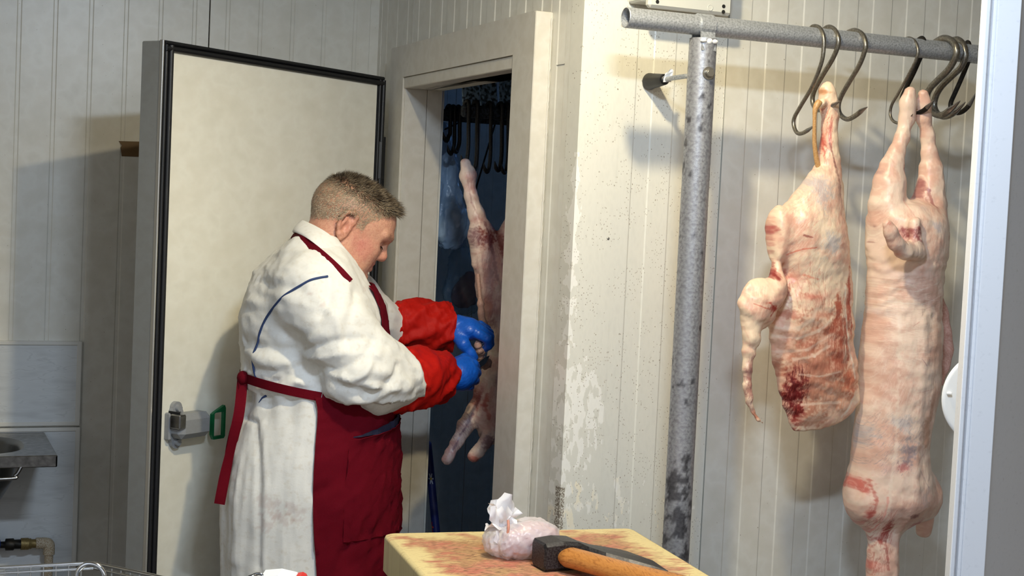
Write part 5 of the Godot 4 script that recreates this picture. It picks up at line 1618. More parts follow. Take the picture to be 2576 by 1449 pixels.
func hanging_bag(called: String, label: String, top: Vector3, low: Vector3, wide: float, film: Material) -> void:
	var t := thing(called, label, "bag", Vector3.ZERO)
	var len_ := top.y - low.y
	var f := Field.new(low - Vector3(wide * 1.5, 0.06, wide), Vector3(low.x + wide * 1.5, top.y + 0.04, low.z + wide), 0.006)
	f.cap(top, top.lerp(low, 0.35), 0.012, wide * 0.45, 0.02)
	f.cap(top.lerp(low, 0.3), top.lerp(low, 0.75), wide * 0.4, wide * 0.72, 0.03)
	f.ell(low + Vector3(0, wide * 0.7, 0), Vector3(wide * 0.85, wide, wide * 0.55), 0.03)
	var nn := noise(14.0, 121, 3)
	var move := func(p: Vector3, _n: Vector3) -> float: return 0.012 * nn.get_noise_3d(p.x * 2.4, p.y * 0.5, p.z * 2.4) + 0.005 * absf(nn.get_noise_3d(p.x * 5.0, p.y * 2.0, p.z * 5.0))
	obj("film", f.mesh(move), film, t)
	var g := Field.new(low - Vector3.ONE * wide * 1.2, low + Vector3(wide * 1.2, wide * 2.4, wide * 1.2), 0.007)
	g.ell(low + Vector3(0, wide * 0.55, 0), Vector3(wide * 0.6, wide * 0.6, wide * 0.36), 0.02)
	g.ell(low + Vector3(0.015, wide * 1.1, 0), Vector3(wide * 0.4, wide * 0.5, wide * 0.3), 0.02)
	var mv := func(p: Vector3, _n: Vector3) -> float: return 0.008 * nn.get_noise_3dv(p * 2.0)
	obj("contents", g.mesh(mv), mat(srgb(138, 84, 70), 0.5), t)
	var peg := MB.new()
	peg.tube([top + Vector3(0, -0.01, 0), Vector3(top.x, 1.872, -1.22), Vector3(top.x, 1.872, -1.235)], 0.003, 8)
	obj("hanging_loop", peg, M.dark_metal, t)

# ---------------------------------------------------------------- the butcher
func build_person() -> void:
	var man := thing("person", "person in white coat and burgundy apron, with red sleeve covers and blue gloves, cutting meat", "person")
	var torso := [[0.5633, -0.4408, -0.5000, 0.1976, 0.2050], [0.6932, -0.4420, -0.5000, 0.2069, 0.2100], [0.7911, -0.4429, -0.5000, 0.2115, 0.2100], [0.8896, -0.4453, -0.5000, 0.2096, 0.2150], [0.9877, -0.4418, -0.5000, 0.2011, 0.2150], [1.0757, -0.4344, -0.5000, 0.1874, 0.2100], [1.1344, -0.4318, -0.5000, 0.1727, 0.2050], [1.1735, -0.4383, -0.5000, 0.1715, 0.2000], [1.2319, -0.4467, -0.5000, 0.1732, 0.2000], [1.3095, -0.4528, -0.5000, 0.1700, 0.2050], [1.3772, -0.4570, -0.5000, 0.1557, 0.2100], [1.4350, -0.4637, -0.5000, 0.1232, 0.1950], [1.4832, -0.4642, -0.5000, 0.0832, 0.1600], [1.5222, -0.4510, -0.5000, 0.0467, 0.0900]]
	var sl := [[Vector3(-0.4878, 1.4019, -0.3500), 0.0775], [Vector3(-0.4548, 1.3226, -0.3100), 0.0881], [Vector3(-0.4001, 1.2436, -0.3000), 0.0959], [Vector3(-0.3364, 1.2038, -0.3350), 0.0844], [Vector3(-0.2787, 1.1920, -0.3900), 0.0747]]
	var sr := [[Vector3(-0.3238, 1.3647, -0.7000), 0.0802], [Vector3(-0.2472, 1.3044, -0.7500), 0.0756], [Vector3(-0.1785, 1.2845, -0.7800), 0.0639]]
	# --- body: torso, arms and legs under the clothes, head with its own fine grid; one surface
	var bf := Field.new(Vector3(-0.85, 0.0, -0.9), Vector3(0.15, 1.62, -0.1), 0.014)
	var slim := []
	for q in torso:
		if q[0] > 0.8:
			slim.append([q[0], q[1], q[2], q[3] * 0.8, q[4] * 0.8])
	bf.stack(slim, 0.03)
	var arm := func(pts: Array) -> void:
		for i in pts.size() - 1:
			bf.cap(pts[i][0], pts[i + 1][0], pts[i][1] * 0.55, pts[i + 1][1] * 0.5, 0.03)
	arm.call(sl)
	arm.call(sr)
	bf.cap(sl[-1][0], Vector3(-0.0446, 1.1750, -0.6000), 0.042, 0.028, 0.02)
	bf.cap(sr[-1][0], Vector3(-0.0003, 1.2915, -0.7500), 0.04, 0.028, 0.02)
	for s in [-1.0, 1.0]:
		bf.cap(Vector3(-0.43, 0.86, -0.5 + 0.1 * s), Vector3(-0.42, 0.46, -0.5 + 0.11 * s), 0.085, 0.058, 0.03)
		bf.cap(Vector3(-0.42, 0.46, -0.5 + 0.11 * s), Vector3(-0.45, 0.09, -0.5 + 0.115 * s), 0.058, 0.042, 0.02)
	var F := Vector3(cos(0.14) * cos(0.53), -sin(0.53), sin(0.14) * cos(0.53))
	var R := F.cross(Vector3.UP).normalized()
	var U := R.cross(F)
	var O := Vector3(-0.3883, 1.5534, -0.4250) - R * 0.074
	bf.cap(O - U * 0.07 - F * 0.02, Vector3(torso[-2][1] + 0.01, torso[-2][0] - 0.03, -0.5), 0.052, 0.055, 0.03)
	var body := bf.mesh()
	body.tint = lin(206, 152, 128)
	body.c.fill(body.tint)
	var head := head_mesh()
	var place := Transform3D(Basis(F, U, R), O)
	hair(man, place, head.v.duplicate(), head.n.duplicate())
	for i in head.v.size():
		head.v[i] = place * head.v[i]
		head.n[i] = place.basis * head.n[i]
	body.join(head)
	body.use_c = true
	var skin := mat(Color(1, 1, 1), 0.48, 0.0, ntex(0.09, 131, [[0.0, Color(0.9, 0.8, 0.76)], [0.5, Color(1, 1, 1)], [1.0, Color(1, 1, 1)]], 4, 256), 9.0, ntex(0.2, 132, [], 3, 256), 0.03, true)
	skin.subsurf_scatter_enabled = true
	skin.subsurf_scatter_strength = 0.05
	obj("body", body, skin, man)
	clothes(man, torso, sl, sr)
	gloves(man)

func head_mesh() -> MB:
	var f := Field.new(Vector3(-0.13, -0.215, -0.105), Vector3(0.14, 0.135, 0.105), 0.0032)
	f.ell(Vector3(-0.009, 0.036, 0), Vector3(0.101, 0.083, 0.077), 0.02)
	f.ell(Vector3(0.035, 0.045, 0), Vector3(0.070, 0.062, 0.066), 0.02)
	f.ell(Vector3(0.040, -0.015, 0), Vector3(0.062, 0.075, 0.062), 0.03)
	f.ell(Vector3(0.045, -0.060, 0), Vector3(0.056, 0.038, 0.054), 0.03)
	f.ell(Vector3(0.0, -0.055, 0), Vector3(0.055, 0.045, 0.066), 0.03)
	f.ell(Vector3(0.086, -0.084, 0), Vector3(0.022, 0.018, 0.026), 0.02)
	f.ell(Vector3(0.055, -0.098, 0), Vector3(0.05, 0.024, 0.04), 0.03)
	f.cap(Vector3(-0.015, -0.04, 0), Vector3(-0.028, -0.14, 0), 0.064, 0.06, 0.03)
	for s in [-1.0, 1.0]:
		f.ell(Vector3(0.064, -0.022, 0.036 * s), Vector3(0.03, 0.03, 0.026), 0.02)
		f.ell(Vector3(0.058, -0.058, 0.034 * s), Vector3(0.03, 0.028, 0.022), 0.02)
		f.ell(Vector3(0.098, 0.010, 0.031 * s), Vector3(0.017, 0.011, 0.017), 0.012, true)
		f.ell(Vector3(0.080, 0.009, 0.031 * s), Vector3(0.0125, 0.0115, 0.0135), 0.004)
		f.cap(Vector3(0.102, 0.033, 0.012 * s), Vector3(0.083, 0.031, 0.05 * s), 0.0095, 0.0075, 0.016)
		f.cap(Vector3(0.093, 0.003, 0.022 * s), Vector3(0.083, 0.002, 0.042 * s), 0.0042, 0.004, 0.005)
		f.ell(Vector3(0.101, -0.021, 0.0125 * s), Vector3(0.011, 0.0085, 0.008), 0.006)
		f.ell(Vector3(0.108, -0.0285, 0.0075 * s), Vector3(0.005, 0.004, 0.0035), 0.003, true)
		# folds from nose to mouth corner
		f.cap(Vector3(0.094, -0.026, 0.024 * s), Vector3(0.084, -0.052, 0.034 * s), 0.0035, 0.003, 0.008, true)
		ear(f, s)
	f.cap(Vector3(0.098, 0.018, 0), Vector3(0.110, -0.008, 0), 0.0085, 0.0115, 0.012)
	f.ell(Vector3(0.113, -0.0155, 0), Vector3(0.0125, 0.012, 0.0135), 0.008)
	# lips, slit between them, groove over the chin
	f.cap(Vector3(0.093, -0.0405, -0.017), Vector3(0.093, -0.0405, 0.017), 0.0075, 0.0075, 0.008)
	f.ell(Vector3(0.099, -0.0400, 0), Vector3(0.0095, 0.0075, 0.017), 0.006)
	f.ell(Vector3(0.1, -0.0555, 0), Vector3(0.0105, 0.0075, 0.02), 0.006)
	f.cap(Vector3(0.106, -0.0475, 0), Vector3(0.085, -0.049, 0.027), 0.0034, 0.0026, 0.002, true)
	f.cap(Vector3(0.106, -0.0475, 0), Vector3(0.085, -0.049, -0.027), 0.0034, 0.0026, 0.002, true)
	f.cap(Vector3(0.101, -0.0685, -0.012), Vector3(0.101, -0.0685, 0.012), 0.004, 0.004, 0.008, true)
	var n1 := noise(60.0, 141, 3)
	var n2 := noise(160.0, 142, 2)
	var move := func(p: Vector3, _n: Vector3) -> float: return 0.0006 * n1.get_noise_3dv(p)
	var paint := func(p: Vector3, _n: Vector3) -> Color:
		var col := lin(214, 162, 136)
		var a := n1.get_noise_3dv(p)
		var b := n2.get_noise_3dv(p)
		var z := absf(p.z)
		var at := func(q: Vector3, rr: float) -> float: return clampf(1.2 - Vector3(p.x - q.x, p.y - q.y, z - q.z).length() / rr + a * 0.5, 0.0, 1.0)
		col = col.lerp(lin(194, 116, 102), 0.75 * at.call(Vector3(0.05, -0.022, 0.06), 0.035))
		col = col.lerp(lin(204, 120, 104), 0.7 * at.call(Vector3(0.113, -0.016, 0.0), 0.02))
		col = col.lerp(lin(206, 134, 112), 0.5 * at.call(Vector3(-0.012, -0.0, 0.085), 0.04))
		col = col.lerp(lin(178, 112, 98), 0.7 * at.call(Vector3(0.093, 0.008, 0.031), 0.014))
		col = col.lerp(lin(172, 84, 80), 0.85 * at.call(Vector3(0.102, -0.049, 0.006), 0.015))
		col = col.lerp(lin(196, 146, 122), 0.5 * at.call(Vector3(0.08, -0.075, 0.0), 0.03))
		col = col.lerp(lin(188, 124, 108), clampf(b * 1.2, 0.0, 0.4))
		if hairy(p) > 0.0:
			col = col.lerp(lin(150, 118, 92), 0.6 * hairy(p))
		return col
	return f.mesh(move, paint)

# how thickly hair grows at a point of the head, 0..1
func hairy(p: Vector3) -> float:
	var line := 0.0
	if p.x > 0.03:
		line = lerpf(0.03, 0.088, clampf((p.x - 0.03) / 0.05, 0.0, 1.0))
	elif p.x > -0.03:
		line = lerpf(0.022, 0.03, (p.x + 0.03) / 0.06)
		if p.x > 0.008 and p.x < 0.03:
			line = 0.006
	else:
		line = lerpf(-0.036, 0.0, clampf((p.x + 0.1) / 0.07, 0.0, 1.0))
	return smoothstep(line - 0.004, line + 0.010, p.y)

func ear(f: Field, s: float) -> void:
	var z := 0.077 * s
	var back := Vector3(-0.0095, 0, 0)
	f.ell(back + Vector3(-0.004, -0.004, z), Vector3(0.017, 0.028, 0.008), 0.008, false, Basis(Vector3.BACK, 0.2))
	var rim := [Vector3(0.010, 0.012, z), Vector3(0.008, 0.028, z + 0.006 * s), Vector3(-0.006, 0.034, z + 0.011 * s), Vector3(-0.020, 0.026, z + 0.014 * s), Vector3(-0.025, 0.008, z + 0.014 * s), Vector3(-0.020, -0.012, z + 0.011 * s), Vector3(-0.010, -0.028, z + 0.007 * s), Vector3(0.0, -0.036, z + 0.004 * s), Vector3(0.006, -0.026, z + 0.001 * s)]
	for i in rim.size() - 1:
		f.cap(back + rim[i], back + rim[i + 1], 0.0048, 0.0048, 0.005)
	f.cap(back + Vector3(-0.006, -0.026, z + 0.006 * s), back + Vector3(0.001, -0.032, z + 0.004 * s), 0.007, 0.006, 0.005)
	f.cap(back + Vector3(-0.012, 0.014, z + 0.008 * s), back + Vector3(-0.013, -0.012, z + 0.007 * s), 0.004, 0.0035, 0.004)
	f.ell(back + Vector3(-0.003, -0.006, z + 0.010 * s), Vector3(0.0075, 0.012, 0.008), 0.004, true)
	f.ell(back + Vector3(-0.003, 0.018, z + 0.012 * s), Vector3(0.009, 0.008, 0.005), 0.004, true)
	f.cap(back + Vector3(0.007, -0.006, z + 0.004 * s), back + Vector3(0.007, -0.012, z + 0.004 * s), 0.004, 0.004, 0.003)

func hair(man: Node3D, place: Transform3D, scalp: PackedVector3Array, out: PackedVector3Array) -> void:
	var rnd := RandomNumberGenerator.new()
	rnd.seed = 17
	var mb := MB.new()
	mb.use_c = true
	mb.xf = place
	var patch := noise(40.0, 151, 2)
	var made := 0
	while made < 60000:
		var pick := rnd.randi_range(0, scalp.size() - 1)
		var nn := out[pick]
		var side := nn.cross(Vector3(0.3, 0.5, 0.8)).normalized()
		var p := scalp[pick] + side * rnd.randfn() * 0.0014 + nn.cross(side) * rnd.randfn() * 0.0014
		made += 1
		if rnd.randf() > hairy(p) * lerpf(0.72, 1.0, smoothstep(0.03, 0.09, p.y)) or p.y < -0.045:
			continue
		var top := smoothstep(0.055, 0.105, p.y)
		var front := smoothstep(0.03, 0.085, p.x) * top
		var lie := Vector3(-0.35, -0.75, 0).lerp(Vector3(0.55, 0.25, 0), top)
		if p.x < -0.06:
			lie = Vector3(-0.1, -0.9, 0).lerp(lie, top)
		lie = (lie - nn * lie.dot(nn)).normalized()
		var length := lerpf(0.0048, 0.017, top) + front * 0.018
		length *= 0.7 + 0.6 * rnd.randf()
		var stand := lerpf(0.28, 0.85, top) + 0.25 * rnd.randf()
		var way := (lie * (1.0 - stand * 0.45) + nn * stand + Vector3(rnd.randfn(), rnd.randfn(), rnd.randfn()) * 0.16).normalized()
		var tip := p + way * length - nn * 0.001
		var mid := p + (way * 0.62 + nn * 0.12).normalized() * length * 0.55
		var w := way.cross(nn).normalized() * (0.00042 + 0.00025 * top)
		if w.length_squared() < 1e-10:
			continue
		var grey := clampf(0.78 - top * 0.68 + 0.35 * patch.get_noise_3dv(p) + 0.3 * rnd.randfn() * 0.5, 0.0, 1.0)
		mb.tint = lin(64, 51, 36).lerp(lin(190, 172, 146), grey)
		mb.face([p - w * 1.3, p + w * 1.3, mid + w, mid - w])
		mb.face([mid - w, mid + w, tip])
	obj("hair", mb, mat(Color(1, 1, 1), 0.6, 0.0, null, 1.0, null, 0.0, true), man)
	for s in [-1.0, 1.0]:
		var br := MB.new()
		br.use_c = true
		br.xf = place
		for i in 260:
			var t := rnd.randf()
			var p: Vector3 = Vector3(0.112, 0.033, 0.010 * s).lerp(Vector3(0.092, 0.037, 0.047 * s), t) + Vector3(rnd.randfn() * 0.001, rnd.randfn() * 0.0028, 0)
			var tip: Vector3 = p + Vector3(0.002, -0.0035 + rnd.randfn() * 0.0025, 0.006 * s)
			var w := Vector3(0.0, 0.0004, 0.0)
			br.tint = lin(96, 70, 48).lerp(lin(150, 124, 96), rnd.randf())
			br.face([p - w, p + w, tip])
		var la := MB.new()
		la.xf = place
		for i in 70:
			var q := rnd.randf()
			var p: Vector3 = Vector3(0.0955, 0.0035, 0.019 * s).lerp(Vector3(0.086, 0.0035, 0.044 * s), q) + Vector3(0.001 + 0.004 * sin(q * PI), 0, 0)
			la.face([p + Vector3(0, 0.0006, 0.0005), p - Vector3(0, 0.0006, 0.0005), p + Vector3(0.005, -0.004, 0.001 * s)])
		obj("eyelashes", la, mat(srgb(52, 36, 26), 0.6), man)
		obj("eyebrow", br, mat(Color(1, 1, 1), 0.6, 0.0, null, 1.0, null, 0.0, true), man)

func clothes(man: Node3D, torso: Array, sl: Array, sr: Array) -> void:
	var weave := ntex(0.3, 161, [], 2, 256)
	M.cotton = mat(Color(1, 1, 1), 0.85, 0.0, ntex(0.03, 162, [[0.0, Color(0.93, 0.91, 0.88)], [0.4, Color(1, 1, 1)], [1.0, Color(0.98, 0.98, 0.98)]], 5), 3.0, weave, 0.02, true)
	M.apron = mat(srgb(104, 10, 27), 0.85, 0.0, ntex(0.25, 163, [[0.0, Color(0.82, 0.82, 0.82)], [1.0, Color(1, 1, 1)]], 2, 256), 8.0, weave, 0.03)
	M.apron.metallic_specular = 0.2
	M.apron_dark = mat(srgb(22, 22, 24), 0.6)   # black plastic buckle
	M.navy_tape = mat(srgb(16, 18, 48), 0.8)
	M.sleeve = mat(srgb(196, 24, 14), 0.62, 0.0, ntex(0.2, 164, [[0.0, Color(0.86, 0.86, 0.86)], [1.0, Color(1, 1, 1)]], 3, 256), 7.0, weave, 0.02)
	M.sleeve.metallic_specular = 0.3
	M.cotton.metallic_specular = 0.25
	M.piping = mat(srgb(46, 66, 110), 0.7)
	# coat
	var f := Field.new(Vector3(-0.8, 0.6, -0.88), Vector3(-0.02, 1.58, -0.16), 0.0064)
	var low := []
	for q in torso:
		low.append(q)
	f.stack(low, 0.02)
	for i in sl.size() - 1:
		f.cap(sl[i][0], sl[i + 1][0], sl[i][1], sl[i + 1][1], [0.05, 0.016, 0.008, 0.008][i])
	f.chain(sr, 0.03)
	var sh := Vector3(-0.4902, 1.4486, -0.4200)
	f.cap(sh, sl[0][0], 0.075, sl[0][1] * 0.95, 0.05)
	f.cap(Vector3(-0.4226, 1.4411, -0.5800), sr[0][0], 0.075, sr[0][1] * 0.95, 0.05)
	var n1 := noise(1.0, 171, 3)
	n1.fractal_type = FastNoiseLite.FRACTAL_RIDGED
	var n2 := noise(7.0, 172, 3)
	var n3 := noise(45.0, 173, 3)
	var belt: float = 1.1586
	var el: Vector3 = sl[3][0]
	var pit := Vector3(-0.4851, 1.2522, -0.3200)
	# creases and raised folds of the near side: [line, half width, height]
	var folds := [[[Vector2(-0.558, 1.302), Vector2(-0.531, 1.243), Vector2(-0.493, 1.191)], 0.0160, -0.0160], [[Vector2(-0.534, 1.275), Vector2(-0.470, 1.302), Vector2(-0.399, 1.310), Vector2(-0.346, 1.292)], 0.0100, -0.0060], [[Vector2(-0.519, 1.252), Vector2(-0.450, 1.275), Vector2(-0.374, 1.271)], 0.0090, 0.0060], [[Vector2(-0.504, 1.229), Vector2(-0.449, 1.240), Vector2(-0.403, 1.275), Vector2(-0.380, 1.303)], 0.0100, -0.0070], [[Vector2(-0.453, 1.222), Vector2(-0.433, 1.216), Vector2(-0.410, 1.229), Vector2(-0.397, 1.252)], 0.0080, 0.0090], [[Vector2(-0.399, 1.179), Vector2(-0.352, 1.202), Vector2(-0.320, 1.243)], 0.0090, -0.0070], [[Vector2(-0.427, 1.165), Vector2(-0.370, 1.178), Vector2(-0.327, 1.201)], 0.0100, 0.0060], [[Vector2(-0.418, 1.404), Vector2(-0.444, 1.348), Vector2(-0.451, 1.303)], 0.0120, -0.0060], [[Vector2(-0.476, 1.439), Vector2(-0.487, 1.384), Vector2(-0.509, 1.338), Vector2(-0.540, 1.302)], 0.0100, -0.0060], [[Vector2(-0.501, 1.384), Vector2(-0.472, 1.348), Vector2(-0.461, 1.303)], 0.0100, 0.0050], [[Vector2(-0.644, 1.283), Vector2(-0.607, 1.270), Vector2(-0.557, 1.266)], 0.0120, -0.0080], [[Vector2(-0.633, 1.252), Vector2(-0.597, 1.243), Vector2(-0.551, 1.234)], 0.0100, 0.0060], [[Vector2(-0.637, 1.220), Vector2(-0.596, 1.211), Vector2(-0.532, 1.225)], 0.0100, -0.0070], [[Vector2(-0.581, 1.180), Vector2(-0.554, 1.207), Vector2(-0.504, 1.216)], 0.0080, -0.0070], [[Vector2(-0.562, 1.175), Vector2(-0.526, 1.195), Vector2(-0.493, 1.188)], 0.0080, 0.0060], [[Vector2(-0.623, 1.202), Vector2(-0.594, 1.175)], 0.0080, -0.0060], [[Vector2(-0.648, 1.408), Vector2(-0.604, 1.418), Vector2(-0.548, 1.410)], 0.0120, -0.0050], [[Vector2(-0.656, 1.363), Vector2(-0.611, 1.373), Vector2(-0.565, 1.356)], 0.0120, 0.0040], [[Vector2(-0.478, 1.444), Vector2(-0.491, 1.484), Vector2(-0.506, 1.500)], 0.0050, -0.0040], [[Vector2(-0.671, 1.097), Vector2(-0.636, 1.089), Vector2(-0.604, 1.090)], 0.0050, -0.0040], [[Vector2(-0.603, 1.090), Vector2(-0.600, 0.985), Vector2(-0.599, 0.876), Vector2(-0.598, 0.758)], 0.0060, -0.0050], [[Vector2(-0.591, 1.090), Vector2(-0.588, 0.985), Vector2(-0.587, 0.875), Vector2(-0.586, 0.757)], 0.0060, 0.0030], [[Vector2(-0.658, 1.077), Vector2(-0.667, 0.942), Vector2(-0.671, 0.806)], 0.0120, -0.0060], [[Vector2(-0.635, 1.058), Vector2(-0.639, 0.914), Vector2(-0.638, 0.760)], 0.0120, 0.0050], [[Vector2(-0.583, 1.130), Vector2(-0.556, 1.139), Vector2(-0.543, 1.148)], 0.0060, -0.0040], [[Vector2(-0.369, 1.164), Vector2(-0.392, 1.146), Vector2(-0.417, 1.156)], 0.0080, -0.0050]]
	var move := func(p: Vector3, n: Vector3) -> float:
		var k := 0.004 * n2.get_noise_3dv(p)
		if p.z > -0.48:
			var w := Vector2(p.x, p.y)
			var wob := 0.003 * n3.get_noise_3dv(p * 0.3)
			for q in folds:
				var line: Array = q[0]
				if absf(w.y - line[0].y) > 0.45:
					continue
				var best := 1.0
				for e in line.size() - 1:
					var a: Vector2 = line[e]
					var ab: Vector2 = line[e + 1] - a
					var t := clampf((w - a).dot(ab) / ab.length_squared(), 0.0, 1.0)
					best = minf(best, (w - a - ab * t).length_squared())
				var hw: float = q[1]
				if best < hw * hw * 6.0:
					k += q[2] * exp(-best / (hw * hw)) * (1.0 + wob * 60.0)
		if p.y < belt:
			# hanging folds of the skirt and small puckers under the belt
			k += 0.006 * n1.get_noise_3d(p.x * 9.0, p.y * 1.3, p.z * 9.0) * smoothstep(belt, belt - 0.12, p.y)
			k += 0.004 * smoothstep(belt - 0.1, belt, p.y) * sin(p.x * 70.0 + p.z * 60.0)
		else:
			var d := n1.get_noise_3d((p.x + p.y) * 5.5, (p.x - p.y) * 2.2 + 3.0, p.z * 4.0)
			var e := n1.get_noise_3d((p.x * 0.3 + p.y) * 9.0 + 7.0, (p.x - p.y * 0.3) * 2.5, p.z * 5.0)
			var near_el := exp(-(p - el).length_squared() / 0.02)
			var near_pit := exp(-(p - pit).length_squared() / 0.015)
			var near_belt := exp(-pow((p.y - belt - 0.03) / 0.05, 2.0))
			k += 0.0075 * d + 0.009 * e * (0.35 + near_el + near_belt) - 0.012 * near_pit * (0.6 + d)
		return k
	var stains := [[Vector3(-0.4992, 1.3795, -0.2800), 0.007], [Vector3(-0.5246, 1.4047, -0.3000), 0.004], [Vector3(-0.5792, 0.9072, -0.3000), 0.028], [Vector3(-0.5503, 0.8785, -0.3000), 0.02], [Vector3(-0.5324, 0.8962, -0.3000), 0.022], [Vector3(-0.5866, 0.8616, -0.3000), 0.018], [Vector3(-0.3826, 1.4147, -0.4000), 0.01], [Vector3(-0.6280, 0.9170, -0.3500), 0.004], [Vector3(-0.5473, 1.0228, -0.2900), 0.004], [Vector3(-0.6490, 0.9496, -0.4000), 0.006]]
	var paint := func(p: Vector3, _n: Vector3) -> Color:
		var col := lin(243, 241, 234)
		var c := n3.get_noise_3dv(p)
		for s in stains:
			var q: float = (Vector2(p.x, p.y) - Vector2(s[0].x, s[0].y)).length() / s[1]
			if q < 1.2 and p.z > -0.45:
				col = col.lerp(lin(176, 118, 100), clampf(0.8 - q + c * 1.8, 0.0, 0.2))
		return col
	var cloth := f.mesh(move, paint)
	var coat := obj("coat", cloth, M.cotton, man)
	# blue piping along the back yoke, laid on the coat
	var side := Vector3(0.26, -0.03, -0.965).normalized()
	var pts := []
	for p in curve([Vector3(-0.4720, 1.4433, -0.3000), Vector3(-0.5100, 1.4375, -0.2900), Vector3(-0.5508, 1.4166, -0.2900), Vector3(-0.5881, 1.3790, -0.3000), Vector3(-0.6139, 1.3280, -0.3300), Vector3(-0.6241, 1.2804, -0.3500), Vector3(-0.6300, 1.2288, -0.3600), Vector3(-0.6196, 1.1860, -0.3500)], 4):
		pts.append(on_mesh(cloth, f.lay(p, side, 0.002)))
	var b := MB.new()
	for k in 2:
		for i in range(1, pts.size() - 1):
			pts[i] = (pts[i - 1] + pts[i] * 2.0 + pts[i + 1]) / 4.0
	b.tube(curve(pts, 3), 0.0028, 8)
	b.tube([on_mesh(cloth, f.lay(Vector3(-0.6019, 1.1565, -0.3300), side)), on_mesh(cloth, f.lay(Vector3(-0.6089, 1.1465, -0.3300), side)), on_mesh(cloth, f.lay(Vector3(-0.6126, 1.1341, -0.3400), side))], [0.003, 0.002, 0.0008], 8)
	obj("piping", b, M.piping, coat)
	# collar: folded band round the neck
	var top := [Vector3(-0.3512, 1.4454, -0.4400), Vector3(-0.3929, 1.4857, -0.3950), Vector3(-0.4207, 1.5109, -0.3800), Vector3(-0.4522, 1.5368, -0.3850), Vector3(-0.4752, 1.5535, -0.4200), Vector3(-0.4856, 1.5641, -0.5000), Vector3(-0.4317, 1.5468, -0.6000), Vector3(-0.3586, 1.5032, -0.6350), Vector3(-0.3056, 1.4324, -0.6100), Vector3(-0.3082, 1.4125, -0.5300)]
	var bot := [Vector3(-0.3814, 1.4334, -0.4200), Vector3(-0.4224, 1.4589, -0.3700), Vector3(-0.4531, 1.4833, -0.3500), Vector3(-0.4874, 1.5091, -0.3500), Vector3(-0.5047, 1.5261, -0.3950), Vector3(-0.5029, 1.5319, -0.5000), Vector3(-0.4346, 1.5025, -0.6400), Vector3(-0.3677, 1.4577, -0.6700), Vector3(-0.2952, 1.4003, -0.6400), Vector3(-0.2803, 1.3868, -0.5500)]
	var rows := []
	var tc := curve(top, 6)
	var bc := curve(bot, 6)
	for i in tc.size():
		var hang: Vector3 = bc[i] - tc[i]
		var outw := ((bc[i] as Vector3) - Vector3(-0.4008, 1.4755, -0.5000)).normalized()
		var rowp := []
		for j in 7:
			var s := j / 6.0
			rowp.append(tc[i] + hang * s + outw * (0.008 * sin(s * 2.0) + 0.003))
		for j in 7:
			var s := 1.0 - j / 6.0
			rowp.append(tc[i] + hang * s + outw * (0.008 * sin(s * 2.0) - 0.002 * (1.0 if j < 6 else 0.0)))
		rows.append(rowp)
	b = MB.new()
	b.skin(rows, true, true)
	b.use_c = true
	b.c.fill(lin(245, 243, 237))
	obj("collar", b, M.cotton, coat)
	# shirt front between collar and apron bib
	b = MB.new()
	var vrows := []
	for q in [[Vector3(-0.3716, 1.4117, -0.4200), Vector3(-0.3145, 1.4173, -0.5000)], [Vector3(-0.3469, 1.3869, -0.4000), Vector3(-0.2860, 1.3953, -0.5000)], [Vector3(-0.3367, 1.3506, -0.3800), Vector3(-0.2576, 1.3646, -0.5200)], [Vector3(-0.3239, 1.2841, -0.3800), Vector3(-0.2385, 1.2672, -0.5500)]]:
		var rowp := []
		for j in 7:
			var s := j / 6.0
			rowp.append((q[0] as Vector3).lerp(q[1], s) + Vector3(0.01 * sin(s * PI), 0, 0.01 * sin(s * PI)))
		vrows.append(rowp)
	b.skin(vrows, false)
	b.use_c = true
	b.c.fill(lin(228, 226, 220))
	obj("lapel", b, M.cotton, coat)
	# neck strap of the apron
	b = MB.new()
	var ns_raw := [Vector3(-0.4056, 1.4275, -0.3700), Vector3(-0.4404, 1.4546, -0.3400), Vector3(-0.4776, 1.4836, -0.3300), Vector3(-0.5062, 1.5075, -0.3500), Vector3(-0.5153, 1.5230, -0.4200), Vector3(-0.5087, 1.5297, -0.5000), Vector3(-0.4844, 1.5258, -0.5800), Vector3(-0.4075, 1.4763, -0.6800)]
	var ns := curve(ns_raw.map(func(q): return f.lay(q, side, 0.004) if q.z > -0.45 else f.snap(q, 0.005)), 6)
	var wd := []
	for i in ns.size():
		wd.append(Vector3(-0.55, -0.8, 0.1))
	b.band(ns, wd, 0.0115, 0.0012)
	obj("apron_strap", b, M.apron, man)
	apron(man, torso)
	sleeves(man)
	# trousers and shoes below the coat
	var tf := Field.new(Vector3(-0.62, 0.02, -0.78), Vector3(-0.2, 0.8, -0.22), 0.014)
	for s in [-1.0, 1.0]:
		tf.cap(Vector3(-0.43, 0.76, -0.5 + 0.1 * s), Vector3(-0.44, 0.1, -0.5 + 0.115 * s), 0.1, 0.07, 0.02)
	var tr := tf.mesh(func(p, _n): return 0.006 * n2.get_noise_3dv(p))
	tr.use_c = true
	tr.c.fill(lin(214, 212, 206))
	obj("trousers", tr, M.cotton, man)
	for s in [-1.0, 1.0]:
		var sf := Field.new(Vector3(-0.6, 0.0, -0.6 + 0.115 * s), Vector3(-0.2, 0.16, -0.4 + 0.115 * s), 0.01)
		sf.ell(Vector3(-0.37, 0.045, -0.5 + 0.115 * s), Vector3(0.13, 0.042, 0.048), 0.02)
		sf.cap(Vector3(-0.45, 0.05, -0.5 + 0.115 * s), Vector3(-0.45, 0.11, -0.5 + 0.115 * s), 0.045, 0.05, 0.03)
		obj("shoe", sf.mesh(), mat(srgb(232, 232, 228), 0.5), man)

